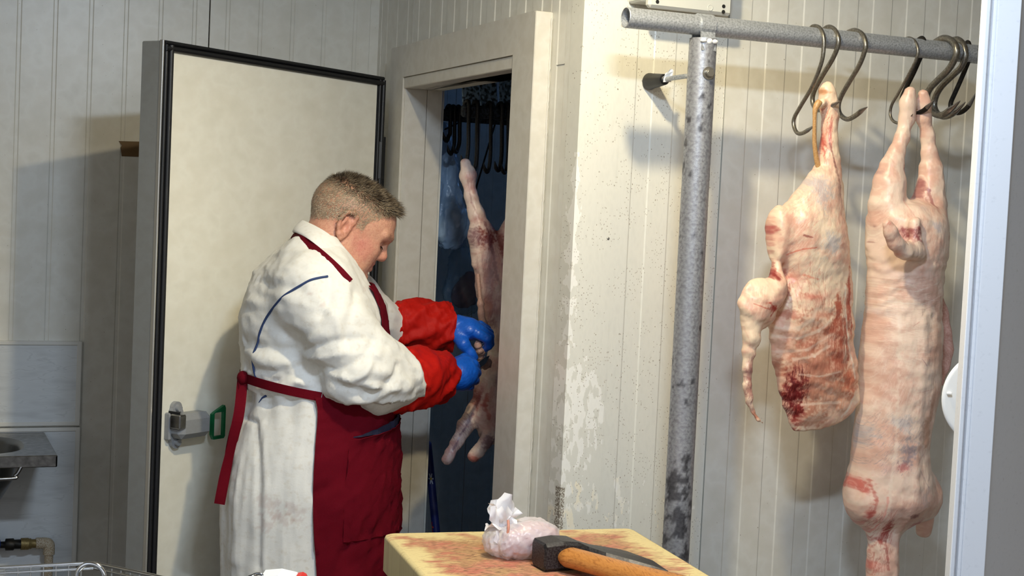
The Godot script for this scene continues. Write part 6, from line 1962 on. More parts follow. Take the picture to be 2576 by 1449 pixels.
# the point of a mesh nearest to p, a hair outside it
func on_mesh(m: MB, p: Vector3) -> Vector3:
	var best := 1e9
	var at := 0
	for i in m.v.size():
		var d := m.v[i].distance_squared_to(p)
		if d < best:
			best = d
			at = i
	return m.v[at] + m.n[at] * 0.0012

# point on the coat at height y, angle round from the front (+ towards his right), pushed out
func on_coat(torso: Array, y: float, phi: float, out: float) -> Vector3:
	var g := Field.ring(torso, y)
	return Vector3(g[1] + cos(phi) * (g[3] + out), y, g[2] + sin(phi) * (g[4] + out))

func apron(man: Node3D, torso: Array) -> void:
	var y_tie: float = 1.1602
	var fold := noise(5.0, 181, 3)
	var y0 := 0.66
	var b := MB.new()
	var grid := func(pa: float, pb: float, ya: float, yb: float, out: float, nx: int, ny: int, shape: Callable) -> Array:
		var outer := []
		for i in ny + 1:
			var t := float(i) / ny
			var row := []
			for j in nx + 1:
				var s := float(j) / nx
				var q: Vector2 = shape.call(s, t)
				var phi := lerpf(pa, pb, q.x)
				var y := lerpf(ya, yb, q.y)
				var drop := (y_tie - y)
				var wave := 0.010 * fold.get_noise_2d(phi * 60.0 / 57.0 * 3.0, y * 2.0) * smoothstep(0.0, 0.25, drop)
				wave += 0.006 * fold.get_noise_2d(phi * 9.0 + y * 14.0, y * 3.0 - phi * 2.0 + 9.0)
				row.append(on_coat(torso, y, phi, out + maxf(wave, -0.006)))
			outer.append(row)
		return outer
	var plain := func(s: float, t: float) -> Vector2: return Vector2(s, t)
	var e := deg_to_rad(104.0)
	# skirt with a front and a back surface
	var edge := func(s: float, t: float) -> Vector2:
		var k := 1.0 + 0.05 * (1.0 - t) - 0.045 * smoothstep(0.9, 1.0, t)
		return Vector2(0.5 + (s - 0.5) * (1.045 - 0.11 * (1.0 - t)) * 1.0, t - 0.02 * absf(s - 0.5) * smoothstep(0.8, 1.0, t)) if k > 0 else Vector2()
	sheet(b, grid.call(e, -e, y0, y_tie + 0.008, 0.012, 56, 44, edge), 0.0018)
	var ap := obj("apron", b, M.apron, man)
	# bib rising to the chest
	b = MB.new()
	var bib := func(s: float, t: float) -> Vector2: return Vector2(0.5 + (s - 0.5) * lerpf(1.0, 0.42, smoothstep(0.0, 0.55, t)), t)
	sheet(b, grid.call(e, -e, y_tie, y_tie + 0.26, 0.013, 40, 20, bib), 0.0018)
	obj("bib", b, M.apron, ap)
	b = MB.new()
	b.band([Vector3(-0.3248, 1.3647, -0.4200), Vector3(-0.3218, 1.3387, -0.4100), Vector3(-0.3099, 1.2917, -0.4000)], [Vector3(0.8, 0, -0.5), Vector3(0.8, 0, -0.5), Vector3(0.8, 0, -0.5)], 0.013, 0.0015)
	obj("bib_tab", b, M.apron, ap)
	b = MB.new()
	b.box(Vector3(-0.3169, 1.3277, -0.4050) - Vector3(0.012, 0.006, 0.006), Vector3(-0.3169, 1.3277, -0.4050) + Vector3(0.012, 0.006, 0.006), 0.002)
	obj("strap_buckle", b, M.apron_dark, ap)
	# pocket: a second layer edged with navy tape
	var yp0: float = 0.8283
	var yp1: float = 1.0644
	b = MB.new()
	var pk := func(s: float, t: float) -> Vector2: return Vector2(s, t + 0.16 * s * (1.0 if t > 0.5 else 0.5 * t))
	var pocket: Array = grid.call(deg_to_rad(84.0), deg_to_rad(14.0), yp0, yp1, 0.0148, 24, 20, pk)
	for j in pocket[-1].size():
		var s = j / 24.0
		pocket[-1][j] += (pocket[-1][j] - Vector3(-0.43, pocket[-1][j].y, -0.5)).normalized() * 0.012 * sin(s * PI)
	sheet(b, pocket, 0.0016)
	obj("pocket", b, M.apron, ap)
	b = MB.new()
	var lip := []
	for j in pocket[-1].size():
		lip.append(pocket[-1][j] + Vector3(0, 0.006, 0) - (pocket[-1][j] - Vector3(-0.43, pocket[-1][j].y, -0.5)).normalized() * 0.006)
	var up := []
	for j in lip.size():
		up.append(Vector3.UP)
	var hw := []
	for j in lip.size():
		hw.append(0.001 + 0.0095 * smoothstep(0.02, 0.5, j / 24.0))
	b.band(lip, up, hw, 0.001)
	obj("pocket_trim", b, M.navy_tape, ap)   # navy binding tape along the pocket
	# tie round the waist and its ribbons hanging behind
	b = MB.new()
	var belt := []
	up = []
	for i in 40:
		var t := i / 39.0
		var phi := lerpf(e, TAU - e, t)
		var y := y_tie + 0.004 + 0.022 * sin(t * PI)
		belt.append(on_coat(torso, y, phi, 0.008))
		up.append(Vector3.UP)
	b.band(belt, up, 0.0105, 0.0016)
	obj("waist_tie", b, M.apron, ap)
	var kn: Vector3 = on_coat(torso, y_tie + 0.026, PI - 0.12, 0.014)
	b = MB.new()
	sphere_at(b, kn, Vector3(0.014, 0.017, 0.018), 12)
	obj("tie_knot", b, M.apron, ap)
	for q in [[Vector3(-0.6349, 1.1098, -0.4500), Vector3(-0.6505, 1.0409, -0.4400), Vector3(-0.6667, 0.9678, -0.4300), Vector3(-0.6781, 0.8948, -0.4300), Vector3(0.85, 0.1, 0.5)], [Vector3(-0.6269, 1.1115, -0.4700), Vector3(-0.6406, 1.0658, -0.4600), Vector3(-0.6517, 1.0092, -0.4600), Vector3(-0.6579, 0.9714, -0.4600), Vector3(0.9, 0.1, -0.3)]]:
		b = MB.new()
		var pts := curve([kn, q[0], q[1], q[2], q[3]], 6)
		var w := []
		for i in pts.size():
			w.append((q[4] as Vector3).rotated(Vector3.UP, sin(i * 0.35) * 0.35))
		b.band(pts, w, 0.0125, 0.0011)
		obj("tie_ribbon", b, M.apron, ap)

# a cloth sheet with thickness from a grid of points
func sheet(b: MB, rows: Array, th: float) -> void:
	var m := MB.new()
	m.skin(rows, false)
	var w: int = rows[0].size()
	var ins := []
	for i in rows.size():
		var r := []
		for j in w:
			r.append(rows[i][j] - m.n[i * w + j] * th)
		ins.append(r)
	b.skin(rows, false)
	b.skin(ins, false, false, true)
	for i in rows.size() - 1:
		for j in [0, w - 1]:
			b.face([rows[i][j], ins[i][j], ins[i + 1][j], rows[i + 1][j]])
	for j in w - 1:
		for i in [0, rows.size() - 1]:
			b.face([rows[i][j], rows[i][j + 1], ins[i][j + 1], ins[i][j]])

func cloth_tube(pts: Array, gather: float, seed_: int) -> MB:
	# pts [[point, radius], ...]; wrinkled sleeve, gathered at the start
	var n := noise(1.0, seed_, 3)
	n.fractal_type = FastNoiseLite.FRACTAL_RIDGED
	var c := []
	var rads := []
	var P := []
	for q in pts:
		P.append(q[0])
	c = curve(P, 14)
	for i in c.size():
		var t := float(i) / (c.size() - 1) * (pts.size() - 1)
		var k := mini(int(t), pts.size() - 2)
		rads.append(lerpf(pts[k][1], pts[k + 1][1], smoothstep(0, 1, t - k)))
	var rows := []
	var side := Vector3.UP
	for i in c.size():
		var t: Vector3 = (c[mini(i + 1, c.size() - 1)] - c[maxi(i - 1, 0)]).normalized()
		side = (side - t * side.dot(t)).normalized()
		var up := t.cross(side)
		var s := float(i) / (c.size() - 1)
		var ring := []
		for j in 64:
			var a := TAU * j / 64
			var g := smoothstep(0.22, 0.0, absf(s - 0.16))
			var w := 0.003 * n.get_noise_3d(cos(a) * 1.4 + s * 2.0, sin(a) * 1.4 - s * 2.5, s * 4.0)
			w += 0.017 * n.get_noise_3d(cos(a + s * 1.6) * 0.55, sin(a + s * 1.6) * 0.55 + 5.0, s * 0.9) - 0.004
			w += gather * g * 0.003 * sin(a * 15.0 + 2.0 * n.get_noise_2d(a, s * 6.0))
			w -= gather * 0.006 * smoothstep(0.05, 0.0, absf(s - 0.16))
			var fall := 1.0 + 0.10 * maxf(-cos(a), 0.0)
			ring.append(c[i] + (side * cos(a) + up * sin(a)) * (rads[i] * fall + w))
		rows.append(ring)
	var mb := MB.new()
	mb.skin(rows, true, true)
	return mb

func sleeves(man: Node3D) -> void:
	obj("sleeve_cover", cloth_tube([[Vector3(-0.2964, 1.1926, -0.3850), 0.0669], [Vector3(-0.2517, 1.1920, -0.4200), 0.0717], [Vector3(-0.1952, 1.1871, -0.4650), 0.0710], [Vector3(-0.1427, 1.1854, -0.5100), 0.0642], [Vector3(-0.1000, 1.1820, -0.5450), 0.0559]], 1.0, 191), M.sleeve, man)
	obj("sleeve_cover", cloth_tube([[Vector3(-0.1710, 1.2921, -0.7800), 0.0576], [Vector3(-0.1318, 1.2925, -0.7800), 0.0642], [Vector3(-0.0768, 1.2883, -0.7750), 0.0645], [Vector3(-0.0272, 1.2883, -0.7700), 0.0593], [Vector3(0.0066, 1.2880, -0.7650), 0.0584]], 0.7, 192), M.sleeve, man)

func gloves(man: Node3D) -> void:
	M.glove = mat(srgb(28, 104, 212), 0.36, 0.0, ntex(0.05, 201, [[0.0, Color(0.8, 0.84, 0.9)], [1.0, Color(1, 1, 1)]], 3, 256), 6.0)
	var crease := noise(1.0, 202, 3)
	crease.fractal_type = FastNoiseLite.FRACTAL_RIDGED
	# right fist closed round the knife
	var c := Vector3(0.0041, 1.1751, -0.6408)
	var f := Field.new(c - Vector3(0.085, 0.085, 0.1), c + Vector3(0.085, 0.085, 0.085), 0.0028)
	f.chain([[Vector3(-0.0389, 1.1731, -0.6153), 0.0374], [Vector3(-0.0200, 1.1758, -0.6184), 0.0396], [Vector3(-0.0031, 1.1795, -0.6223), 0.0356]], 0.012)
	f.ell(Vector3(-0.0069, 1.1793, -0.6239), Vector3(0.026, 0.044, 0.024), 0.015)
	for q in [[[Vector3(-0.0018, 1.2109, -0.6237), 0.0146], [Vector3(0.0193, 1.2024, -0.6251), 0.0131], [Vector3(0.0380, 1.1925, -0.6547), 0.0116], [Vector3(0.0334, 1.1891, -0.6836), 0.0106], [Vector3(0.0218, 1.1912, -0.6832), 0.0096]], [[Vector3(0.0006, 1.1929, -0.6161), 0.0157], [Vector3(0.0226, 1.1837, -0.6226), 0.0136], [Vector3(0.0432, 1.1752, -0.6569), 0.0122], [Vector3(0.0376, 1.1716, -0.6862), 0.0112], [Vector3(0.0239, 1.1737, -0.6867), 0.0096]], [[Vector3(-0.0008, 1.1720, -0.6155), 0.0157], [Vector3(0.0202, 1.1626, -0.6224), 0.0131], [Vector3(0.0397, 1.1549, -0.6572), 0.0117], [Vector3(0.0340, 1.1527, -0.6834), 0.0107], [Vector3(0.0206, 1.1572, -0.6817), 0.0096]], [[Vector3(-0.0064, 1.1522, -0.6221), 0.0136], [Vector3(0.0090, 1.1443, -0.6260), 0.0115], [Vector3(0.0247, 1.1387, -0.6516), 0.0100], [Vector3(0.0230, 1.1372, -0.6795), 0.0096], [Vector3(0.0132, 1.1427, -0.6785), 0.0085]]]:
		f.chain(q, 0.0035)
	f.chain([[Vector3(-0.0175, 1.2068, -0.6409), 0.0147], [Vector3(0.0067, 1.2133, -0.6583), 0.0127], [Vector3(0.0278, 1.2062, -0.6653), 0.0117], [Vector3(0.0434, 1.1972, -0.6690), 0.0101]], 0.008)
	var move := func(p: Vector3, _n: Vector3) -> float: return 0.0008 * crease.get_noise_3d((p.x + p.y) * 40.0, (p.x - p.y) * 130.0, p.z * 50.0)
	obj("glove", f.mesh(move), M.glove, man)
	# left hand pinching the flap, thumb below
	c = Vector3(0.0492, 1.2621, -0.7248)
	f = Field.new(c - Vector3(0.085, 0.085, 0.11), c + Vector3(0.085, 0.085, 0.11), 0.0028)
	f.chain([[Vector3(-0.0239, 1.2884, -0.7571), 0.0269], [Vector3(0.0121, 1.2907, -0.7367), 0.0290], [Vector3(0.0401, 1.2873, -0.7193), 0.0268], [Vector3(0.0650, 1.2811, -0.7085), 0.0193]], 0.015)
	f.ell(Vector3(0.0401, 1.2841, -0.7191), Vector3(0.034, 0.022, 0.040), 0.015)
	for q in [[[Vector3(0.0540, 1.2768, -0.6857), 0.0144], [Vector3(0.0787, 1.2647, -0.6800), 0.0123], [Vector3(0.0877, 1.2442, -0.6913), 0.0107], [Vector3(0.0806, 1.2314, -0.7098), 0.0091]], [[Vector3(0.0680, 1.2839, -0.7019), 0.0145], [Vector3(0.0910, 1.2695, -0.6968), 0.0129], [Vector3(0.0990, 1.2479, -0.7085), 0.0108], [Vector3(0.0909, 1.2329, -0.7272), 0.0092]], [[Vector3(0.0772, 1.2887, -0.7201), 0.0140], [Vector3(0.0991, 1.2759, -0.7209), 0.0124], [Vector3(0.1072, 1.2531, -0.7325), 0.0108], [Vector3(0.0982, 1.2385, -0.7463), 0.0092]], [[Vector3(0.0823, 1.2951, -0.7455), 0.0130], [Vector3(0.1022, 1.2843, -0.7473), 0.0114], [Vector3(0.1083, 1.2640, -0.7544), 0.0098], [Vector3(0.0984, 1.2498, -0.7631), 0.0087]]]:
		f.chain(q, 0.0035)
	f.chain([[Vector3(0.0055, 1.2711, -0.7166), 0.0203], [Vector3(0.0146, 1.2482, -0.6896), 0.0160], [Vector3(0.0336, 1.2242, -0.6856), 0.0133], [Vector3(0.0455, 1.2135, -0.6854), 0.0107]], 0.010)
	obj("glove", f.mesh(move), M.glove, man)
	# the knife, mostly inside the fist
	var k := thing("boning_knife", "narrow steel knife gripped in the blue gloved right fist", "knife")
	var h0 := Vector3(0.0037, 1.1559, -0.6670)
	var h1 := Vector3(0.0342, 1.1832, -0.6612)
	var tip := Vector3(0.1044, 1.2109, -0.7203)
	var b := MB.new()
	b.tube([h0, h0.lerp(h1, 0.5), h1], [0.009, 0.011, 0.0095], 10)
	obj("handle", b, M.white_plastic, k)
	var ax := (tip - h1).normalized()
	var w := Vector3(0.0218, -0.9974, 0.0690)
	w = (w - ax * w.dot(ax)).normalized()
	b = MB.new()
	var th := ax.cross(w).normalized() * 0.0008
	var o := [h1 - w * 0.008, h1 + w * 0.010, h1.lerp(tip, 0.75) + w * 0.008, tip - w * 0.004, h1.lerp(tip, 0.8) - w * 0.008]
	var fr := []
	var bk := []
	for p in o:
		fr.append(p + th)
		bk.append(p - th)
	b.face_out(fr.duplicate(), h1 - th * 50)
	b.face_out(bk.duplicate(), h1 + th * 50)
	for i in 5:
		b.face_out([fr[i], fr[(i + 1) % 5], bk[(i + 1) % 5], bk[i]], h1.lerp(tip, 0.5))
	obj("blade", b, M.steel, k)

# ---------------------------------------------------------------- cutting block with axe and bag
func board_image() -> ImageTexture:
	var w := 900
	var im := Image.create(w, w, false, Image.FORMAT_RGB8)
	var n1 := noise(0.006, 211, 4)
	var n2 := noise(0.02, 212, 4)
	var n3 := noise(0.08, 213, 3)
	for j in w:
		for i in w:
			var u := float(i) / w
			var v := float(j) / w
			var rim := minf(minf(u, 1.0 - u), minf(v, 1.0 - v))
			var a := n1.get_noise_2d(i, j)
			var b := n2.get_noise_2d(i * 0.45, j * 1.6)
			var c := n3.get_noise_2d(i * 0.35, j * 1.5)
			var worn := clampf((rim - 0.05 + a * 0.09 + b * 0.05) * 9.0, 0.0, 1.0)
			var col := Color8(226, 206, 148).lerp(Color8(190, 150, 104), worn)
			col = col.lerp(Color8(204, 142, 112), worn * clampf(0.25 + a * 2.0 + 0.4 * smoothstep(0.45, 0.1, absf(u - 0.42)), 0.0, 1.0))
			col = col.lerp(Color8(190, 100, 84), worn * clampf(b * 1.6 + a - 0.2, 0.0, 0.6))
			col = col.lerp(Color8(122, 86, 58), worn * clampf(c * 2.4 - 0.05 - b * 0.5, 0.0, 0.8))
			col = col.lerp(Color8(150, 112, 70), clampf(c * 1.6 - 0.55, 0.0, 0.6))
			im.set_pixel(i, j, col)
	var rnd := RandomNumberGenerator.new()
	rnd.seed = 9
	for k in 320:   # knife cuts
		var p := Vector2(rnd.randf_range(0.08, 0.9), rnd.randf_range(0.06, 0.95)) * w
		var d := Vector2.RIGHT.rotated(rnd.randf_range(-1.2, 1.2)) * rnd.randf_range(15, 110)
		var pale := rnd.randf() < 0.55
		for s in int(d.length()):
			var q := p + d.normalized() * s
			if q.x > 2 and q.y > 2 and q.x < w - 3 and q.y < w - 3:
				var o := im.get_pixelv(Vector2i(q))
				im.set_pixelv(Vector2i(q), o.lerp(Color8(232, 186, 140) if pale else Color8(110, 66, 46), 0.5))
	for k in 5:
		var p := Vector2(rnd.randf_range(0.2, 0.6), rnd.randf_range(0.25, 0.6)) * w
		for s in 500:
			var q := p + Vector2(rnd.randfn() * 26, rnd.randfn() * 9)
			if q.x > 2 and q.y > 2 and q.x < w - 3 and q.y < w - 3:
				im.set_pixelv(Vector2i(q), im.get_pixelv(Vector2i(q)).lerp(Color8(80, 70, 46), 0.45))
	return ImageTexture.create_from_image(im)

func build_block() -> void:
	var a := Vector3(0.995, 0, 0.1).normalized()
	var place := Transform3D(Basis(a, Vector3.UP, a.cross(Vector3.UP)), Vector3(-0.507, 0.98, 0.28))
	var wx := 0.518
	var wz := 0.5
	var t := thing("cutting_block", "thick cream plastic chopping block with a stained red-brown scarred top", "chopping block")
	t.transform = place
	# slab with rounded rim; the top carries its own stained map
	var b := MB.new()
	b.use_uv = true
	var prof := [[0.0, -0.07], [0.0, -0.008], [0.0023, -0.0023], [0.008, 0.0]]
	var rows := []
	for q in prof:
		var k: float = q[0]
		var row := []
		var cr := 0.018 - k * 0.5
		for cn in [[k + cr, k + cr, PI], [wx - k - cr, k + cr, 1.5 * PI], [wx - k - cr, wz - k - cr, 0.0], [k + cr, wz - k - cr, 0.5 * PI]]:
			for s in 6:
				var an: float = cn[2] + s / 5.0 * PI / 2
				row.append(Vector3(cn[0] + cos(an) * cr, q[1], cn[1] + sin(an) * cr))
		rows.append(row)
	b.skin(rows, true, true, true)
	for i in b.v.size():
		b.uv[i] = Vector2(clampf(b.v[i].x / wx + b.v[i].y * 0.12, 0.004, 0.996), clampf(b.v[i].z / wz + b.v[i].y * 0.12, 0.004, 0.996))
	var bm := mat(Color(1, 1, 1), 0.55)
	bm.albedo_texture = board_image()
	bm.heightmap_enabled = true
	bm.heightmap_texture = bm.albedo_texture
	bm.heightmap_scale = 0.1
	obj("slab", b, bm, t)
	# steel stand
	var s := thing("block_stand", "steel stand with square legs under the chopping block", "stand")
	s.transform = Transform3D(place.basis, place.origin - Vector3(0, 0.07, 0))
	b = MB.new()
	b.box(Vector3(0.02, -0.04, 0.02), Vector3(wx - 0.02, 0.0, wz - 0.02), 0.003)
	obj("frame", b, M.zinc, s)
	for x in [0.03, wx - 0.07]:
		for z in [0.03, wz - 0.07]:
			b = MB.new()
			b.box(Vector3(x, -0.91, z), Vector3(x + 0.04, -0.04, z + 0.04), 0.003)
			obj("leg", b, M.zinc, s)
	axe()
	meat_bag()

func axe() -> void:
	var t := thing("axe", "butcher's axe with dark forged head and varnished wooden handle, lying on the block", "axe")
	var place := Transform3D(Basis(Vector3.UP, 0.03), Vector3(-0.322, 0.9805, 0.607))
	# sections along the head: [x, y low, y high, z low, z high]
	var sec := [[0.0, 0.004, 0.046, -0.028, 0.022], [0.003, 0.0, 0.05, -0.032, 0.026], [0.035, 0.0, 0.053, -0.033, 0.027], [0.065, 0.0, 0.05, -0.034, 0.028], [0.085, 0.001, 0.041, -0.036, 0.030], [0.115, 0.002, 0.031, -0.040, 0.040], [0.150, 0.003, 0.023, -0.046, 0.062], [0.185, 0.004, 0.015, -0.050, 0.086], [0.208, 0.006, 0.0085, -0.052, 0.100]]
	var rows := []
	for q in sec:
		var row := []
		var bev := minf(0.006, (q[2] - q[1]) * 0.3)
		var bow: float = 0.012 * q[0] / 0.208
		for e in [[q[3], q[1] + bev], [q[3] + bev, q[1]], [(q[3] + q[4]) / 2, q[1]], [q[4] - bev, q[1]], [q[4], q[1] + bev], [q[4], q[2] - bev], [q[4] - bev, q[2]], [(q[3] + q[4]) / 2, q[2]], [q[3] + bev, q[2]], [q[3], q[2] - bev]]:
			var off := absf(e[0] - (q[3] + q[4]) / 2) / maxf((q[4] - q[3]) / 2, 0.001)
			row.append(Vector3(q[0] + bow * (1.0 - off * off), e[1], e[0]))
		rows.append(row)
	var b := MB.new()
	b.xf = place
	# creases between the facets: join section pairs flat
	for i in rows.size() - 1:
		var mid := Vector3(sec[i][0], (sec[i][1] + sec[i][2]) / 2, (sec[i][3] + sec[i][4]) / 2)
		for j in 10:
			var k := (j + 1) % 10
			b.face_out([rows[i][j], rows[i][k], rows[i + 1][k], rows[i + 1][j]], mid)
	b.face_out(rows[0].duplicate(), Vector3(0.1, 0.02, 0))
	b.face_out(rows[-1].duplicate(), Vector3(0.1, 0.005, 0))
	obj("axe_head", b, mat(srgb(92, 91, 92), 0.42, 0.75, ntex(0.05, 221, [[0.0, Color(0.35, 0.34, 0.36)], [0.5, Color(0.7, 0.7, 0.72)], [1.0, Color(1, 1, 1)]], 5), 8.0, M.fine, 0.03), t)
	var c := []
	var rx := []
	var pts := [Vector3(0.040, 0.026, -0.034), Vector3(0.042, 0.026, 0.02), Vector3(0.060, 0.025, 0.06), Vector3(0.105, 0.021, 0.145), Vector3(0.155, 0.020, 0.24), Vector3(0.2, 0.02, 0.33)]
	var cc := curve(pts, 6)
	var hr := []
	for i in cc.size():
		var tt: Vector3 = (cc[mini(i + 1, cc.size() - 1)] - cc[maxi(i - 1, 0)]).normalized()
		var sd := Vector3.UP.cross(tt).normalized()
		var row := []
		var z: float = cc[i].z
		var grow := smoothstep(0.02, 0.032, z)
		for j in 20:
			var an := TAU * j / 20
			row.append(cc[i] + sd * cos(an) * (0.017 + 0.008 * grow) + Vector3.UP * sin(an) * (0.012 + 0.006 * grow))
		hr.append(row)
	b = MB.new()
	b.xf = place
	b.skin(hr, true, true)
	var wood := mat(srgb(190, 128, 62), 0.38, 0.0, ntex(0.03, 222, [[0.0, Color(0.55, 0.42, 0.3)], [0.3, Color(0.85, 0.78, 0.7)], [0.5, Color(1, 1, 1)], [1.0, Color(0.92, 0.86, 0.8)]], 5), 1.0)
	wood.uv1_scale = Vector3(14, 14, 3.0)
	obj("handle", b, wood, t)

func meat_bag() -> void:
	var t := thing("tied_bag", "small knotted white plastic bag of pale meat on the chopping block", "bag")
	var lo := Vector3(-0.3590, 0.9800, 0.4736) - Vector3(0.06, 0.004, 0.09)
	var f := Field.new(lo, lo + Vector3(0.22, 0.16, 0.22), 0.0032)
	var c := Vector3(-0.3100, 0.9800, 0.5147)
	var g := Field.new(lo, lo + Vector3(0.22, 0.16, 0.22), 0.005)
	f.ell(c + Vector3(0.012, 0.034, 0.0), Vector3(0.058, 0.036, 0.046), 0.02)
	f.ell(c + Vector3(-0.030, 0.028, 0.004), Vector3(0.036, 0.03, 0.036), 0.02)
	f.ell(c + Vector3(-0.05, 0.03, -0.012), Vector3(0.026, 0.028, 0.026), 0.012)
	g.ell(c + Vector3(0.016, 0.034, 0.0), Vector3(0.049, 0.028, 0.037), 0.02)
	g.ell(c + Vector3(-0.022, 0.028, 0.008), Vector3(0.028, 0.02, 0.026), 0.02)
	var cr := noise(1.0, 231, 4)
	cr.fractal_type = FastNoiseLite.FRACTAL_RIDGED
	var knot := c + Vector3(-0.045, 0.052, -0.008)
	var move := func(p: Vector3, _n: Vector3) -> float:
		var d := p - knot
		var ang := atan2(d.x, d.z) + d.y * 12.0
		return 0.0055 * cr.get_noise_3d(ang * 1.7, d.length() * 14.0, 0.4) + 0.003 * cr.get_noise_3dv(p * 34.0) - 0.003
	var film := mat(srgb(244, 240, 240, 0.5), 0.3)
	film.transparency = BaseMaterial3D.TRANSPARENCY_ALPHA
	film.metallic_specular = 0.6
	var fm := f.mesh(move)
	for i in fm.v.size():
		fm.v[i].y = maxf(fm.v[i].y, 0.9806)
	obj("film", fm, film, t)
	var mv := func(p: Vector3, _n: Vector3) -> float: return 0.004 * cr.get_noise_3dv(p * 22.0)
	var gm := g.mesh(mv)
	for i in gm.v.size():
		gm.v[i].y = maxf(gm.v[i].y, 0.982)
	obj("contents", gm, mat(srgb(206, 150, 146), 0.45, 0.0, ntex(0.05, 232, [[0.0, Color(0.8, 0.6, 0.6)], [0.5, Color(1, 0.95, 0.94)], [1.0, Color(1, 1, 1)]], 4), 9.0), t)
	# knotted top: crumpled petals of film
	var b := MB.new()
	var petals := [[Vector3(0.014, 0.064, -0.004), 0.020, 0.2], [Vector3(-0.024, 0.046, 0.004), 0.019, 0.6], [Vector3(0.03, 0.036, 0.004), 0.015, 1.0], [Vector3(-0.030, 0.006, 0.010), 0.018, 1.7], [Vector3(0.026, 0.012, 0.018), 0.018, 2.3], [Vector3(0.0, 0.040, 0.016), 0.016, 2.9], [Vector3(-0.008, 0.052, -0.012), 0.016, 3.3], [Vector3(-0.022, -0.022, 0.018), 0.02, 4.1]]
	for q in petals:
		var dir: Vector3 = q[0]
		var sd := dir.cross(Vector3(sin(q[2]), 0.3, cos(q[2]))).normalized()
		var nn := sd.cross(dir).normalized()
		var rows := []
		for i in 9:
			var s := i / 8.0
			var row := []
			for j in 9:
				var w := (j - 4) / 4.0
				var wide: float = q[1] * (0.35 + 1.1 * s) * (1.0 - 0.75 * smoothstep(0.65, 1.0, s))
				row.append(knot + dir * s + sd * w * wide + nn * (0.010 * cos(w * 2.4 + q[2]) * s + 0.006 * cr.get_noise_3d(w * 0.8 + q[2] * 3.0, s * 1.2, q[2])))
			rows.append(row)
		b.skin(rows, false)
	var film2 := mat(srgb(246, 242, 242, 0.8), 0.3)
	film2.transparency = BaseMaterial3D.TRANSPARENCY_ALPHA
	obj("knotted_top", b, film2, t)
	b = MB.new()
	b.tube(curve([knot + Vector3(0.004, 0.02, 0.022), knot + Vector3(0.002, 0.008, 0.03), knot + Vector3(0.0, -0.006, 0.030), knot + Vector3(-0.004, -0.016, 0.026)], 4), 0.0026, 8)
	obj("tie", b, mat(srgb(206, 140, 116), 0.4), t)

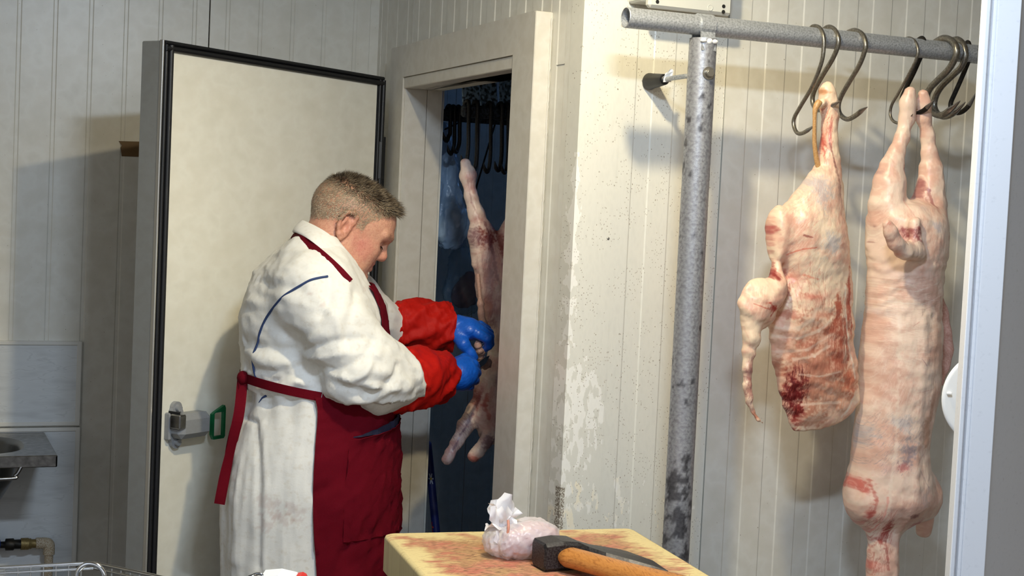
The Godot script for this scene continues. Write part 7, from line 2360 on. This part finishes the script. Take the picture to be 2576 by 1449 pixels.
# ---------------------------------------------------------------- serving counter with wire basket
func build_counter() -> void:
	var t := thing("serving_counter", "stainless steel serving counter below the wire basket", "counter")
	var b := MB.new()
	b.box(Vector3(-2.3, 0.92, 0.78), Vector3(-0.72, 0.95, 1.5), 0.004)
	obj("top", b, M.steel, t)
	for x in [-2.26, -0.80]:
		for z in [0.82, 1.42]:
			b = MB.new()
			b.box(Vector3(x, 0.0, z), Vector3(x + 0.04, 0.92, z + 0.04), 0.003)
			obj("leg", b, M.zinc, t)
	# basket
	var y := 1.1
	var c := Vector3(-1.1227, 1.1000, 0.8804)
	var e1 := (Vector3(-1.2460, 1.1000, 0.8811) - c).normalized()
	var e2 := (Vector3(-1.0506, 1.1000, 0.9710) - c).normalized()
	var k := thing("wire_basket", "chrome wire basket with looped handle on the serving counter", "basket")
	var chrome := mat(srgb(214, 214, 212), 0.16, 1.0)
	var l1 := 0.30
	var l2 := 0.22
	var low := Vector3(0, y - 0.953, 0)
	var cs := [c, c + e1 * l1, c + e1 * l1 + e2 * l2, c + e2 * l2]
	for lev in [0.0, 0.0075]:
		b = MB.new()
		for i in 4:
			b.tube([cs[i] - Vector3(0, lev, 0), cs[(i + 1) % 4] - Vector3(0, lev, 0)], 0.0026 if lev == 0.0 else 0.0019, 10)
		obj("rim_wire", b, chrome, k)
	b = MB.new()
	for i in 4:
		b.tube([cs[i] - low + Vector3(0, 0.003, 0), cs[(i + 1) % 4] - low + Vector3(0, 0.003, 0)], 0.0022, 8)
	obj("base_wire", b, chrome, k)
	for i in 4:
		var p: Vector3 = cs[i]
		var q: Vector3 = cs[(i + 1) % 4]
		var n := int(p.distance_to(q) / 0.0165)
		for j in range(1, n):
			b = MB.new()
			var r := p.lerp(q, float(j) / n)
			b.tube([r - Vector3(0, 0.001, 0), r - low + Vector3(0, 0.003, 0)], 0.0012, 6)
			obj("upright_wire", b, chrome, k)
	for j in range(1, 12):
		b = MB.new()
		var d := e1 * l1 * j / 12.0
		b.tube([c + d - low + Vector3(0, 0.002, 0), c + d + e2 * l2 - low + Vector3(0, 0.002, 0)], 0.0012, 6)
		obj("floor_wire", b, chrome, k)
	b = MB.new()
	var arc := []
	var hc := Vector3(-1.1336, 1.0954, 0.9390)
	for i in 17:
		var an := PI * (i / 16.0)
		arc.append(hc + Vector3(0.92, 0, 0.38) * cos(an) * 0.0185 + Vector3(0, sin(an) * 0.0185, 0))
	arc.push_front(arc[0] - Vector3(0, 0.05, 0))
	arc.append(arc[-1] - Vector3(0, 0.05, 0))
	b.tube(arc, 0.0034, 10)
	obj("handle_loop", b, chrome, k)
	# white plastic case with a red end, and the steel shackle on it
	var w := thing("white_case", "white plastic case with a red end and a steel shackle, at the counter edge", "case")
	var a := Vector3(-0.9121, 1.1050, 0.9990)
	var r := Vector3(-0.8604, 1.1070, 1.0206)
	var dx := (r - a).normalized()
	dx = Vector3(dx.x, 0, dx.z).normalized()
	w.transform = Transform3D(Basis(dx, Vector3.UP, dx.cross(Vector3.UP)), a)
	b = MB.new()
	b.prism(PackedVector2Array([Vector2(0.0, -0.0015), Vector2(0.0225, 0.0015), Vector2(0.044, -0.0025), Vector2(0.0465, -0.006), Vector2(0.0465, 0.951 - a.y), Vector2(0.0, 0.951 - a.y)]), -0.02, 0.02)
	obj("body", b, M.white_plastic, w)
	b = MB.new()
	b.prism(PackedVector2Array([Vector2(0.0455, -0.003), Vector2(0.052, -0.0015), Vector2(0.057, -0.004), Vector2(0.0595, -0.009), Vector2(0.0595, 0.952 - a.y), Vector2(0.0455, 0.952 - a.y)]), -0.019, 0.019)
	obj("end_cap", b, M.red_plastic, w)
	b = MB.new()
	b.tube(curve([Vector3(0.002, -0.02, 0.01), Vector3(0.001, -0.002, 0.01), Vector3(-0.006, 0.0005, 0.01), Vector3(-0.012, -0.0015, 0.012), Vector3(-0.020, -0.006, 0.014), Vector3(-0.024, -0.02, 0.014)], 6), 0.0018, 8)
	b.tube(curve([Vector3(-0.010, -0.02, 0.022), Vector3(-0.014, -0.004, 0.02), Vector3(-0.009, -0.001, 0.016), Vector3(-0.004, -0.006, 0.012), Vector3(-0.003, -0.02, 0.01)], 6), 0.0016, 8)
	obj("shackle", b, M.steel, w)
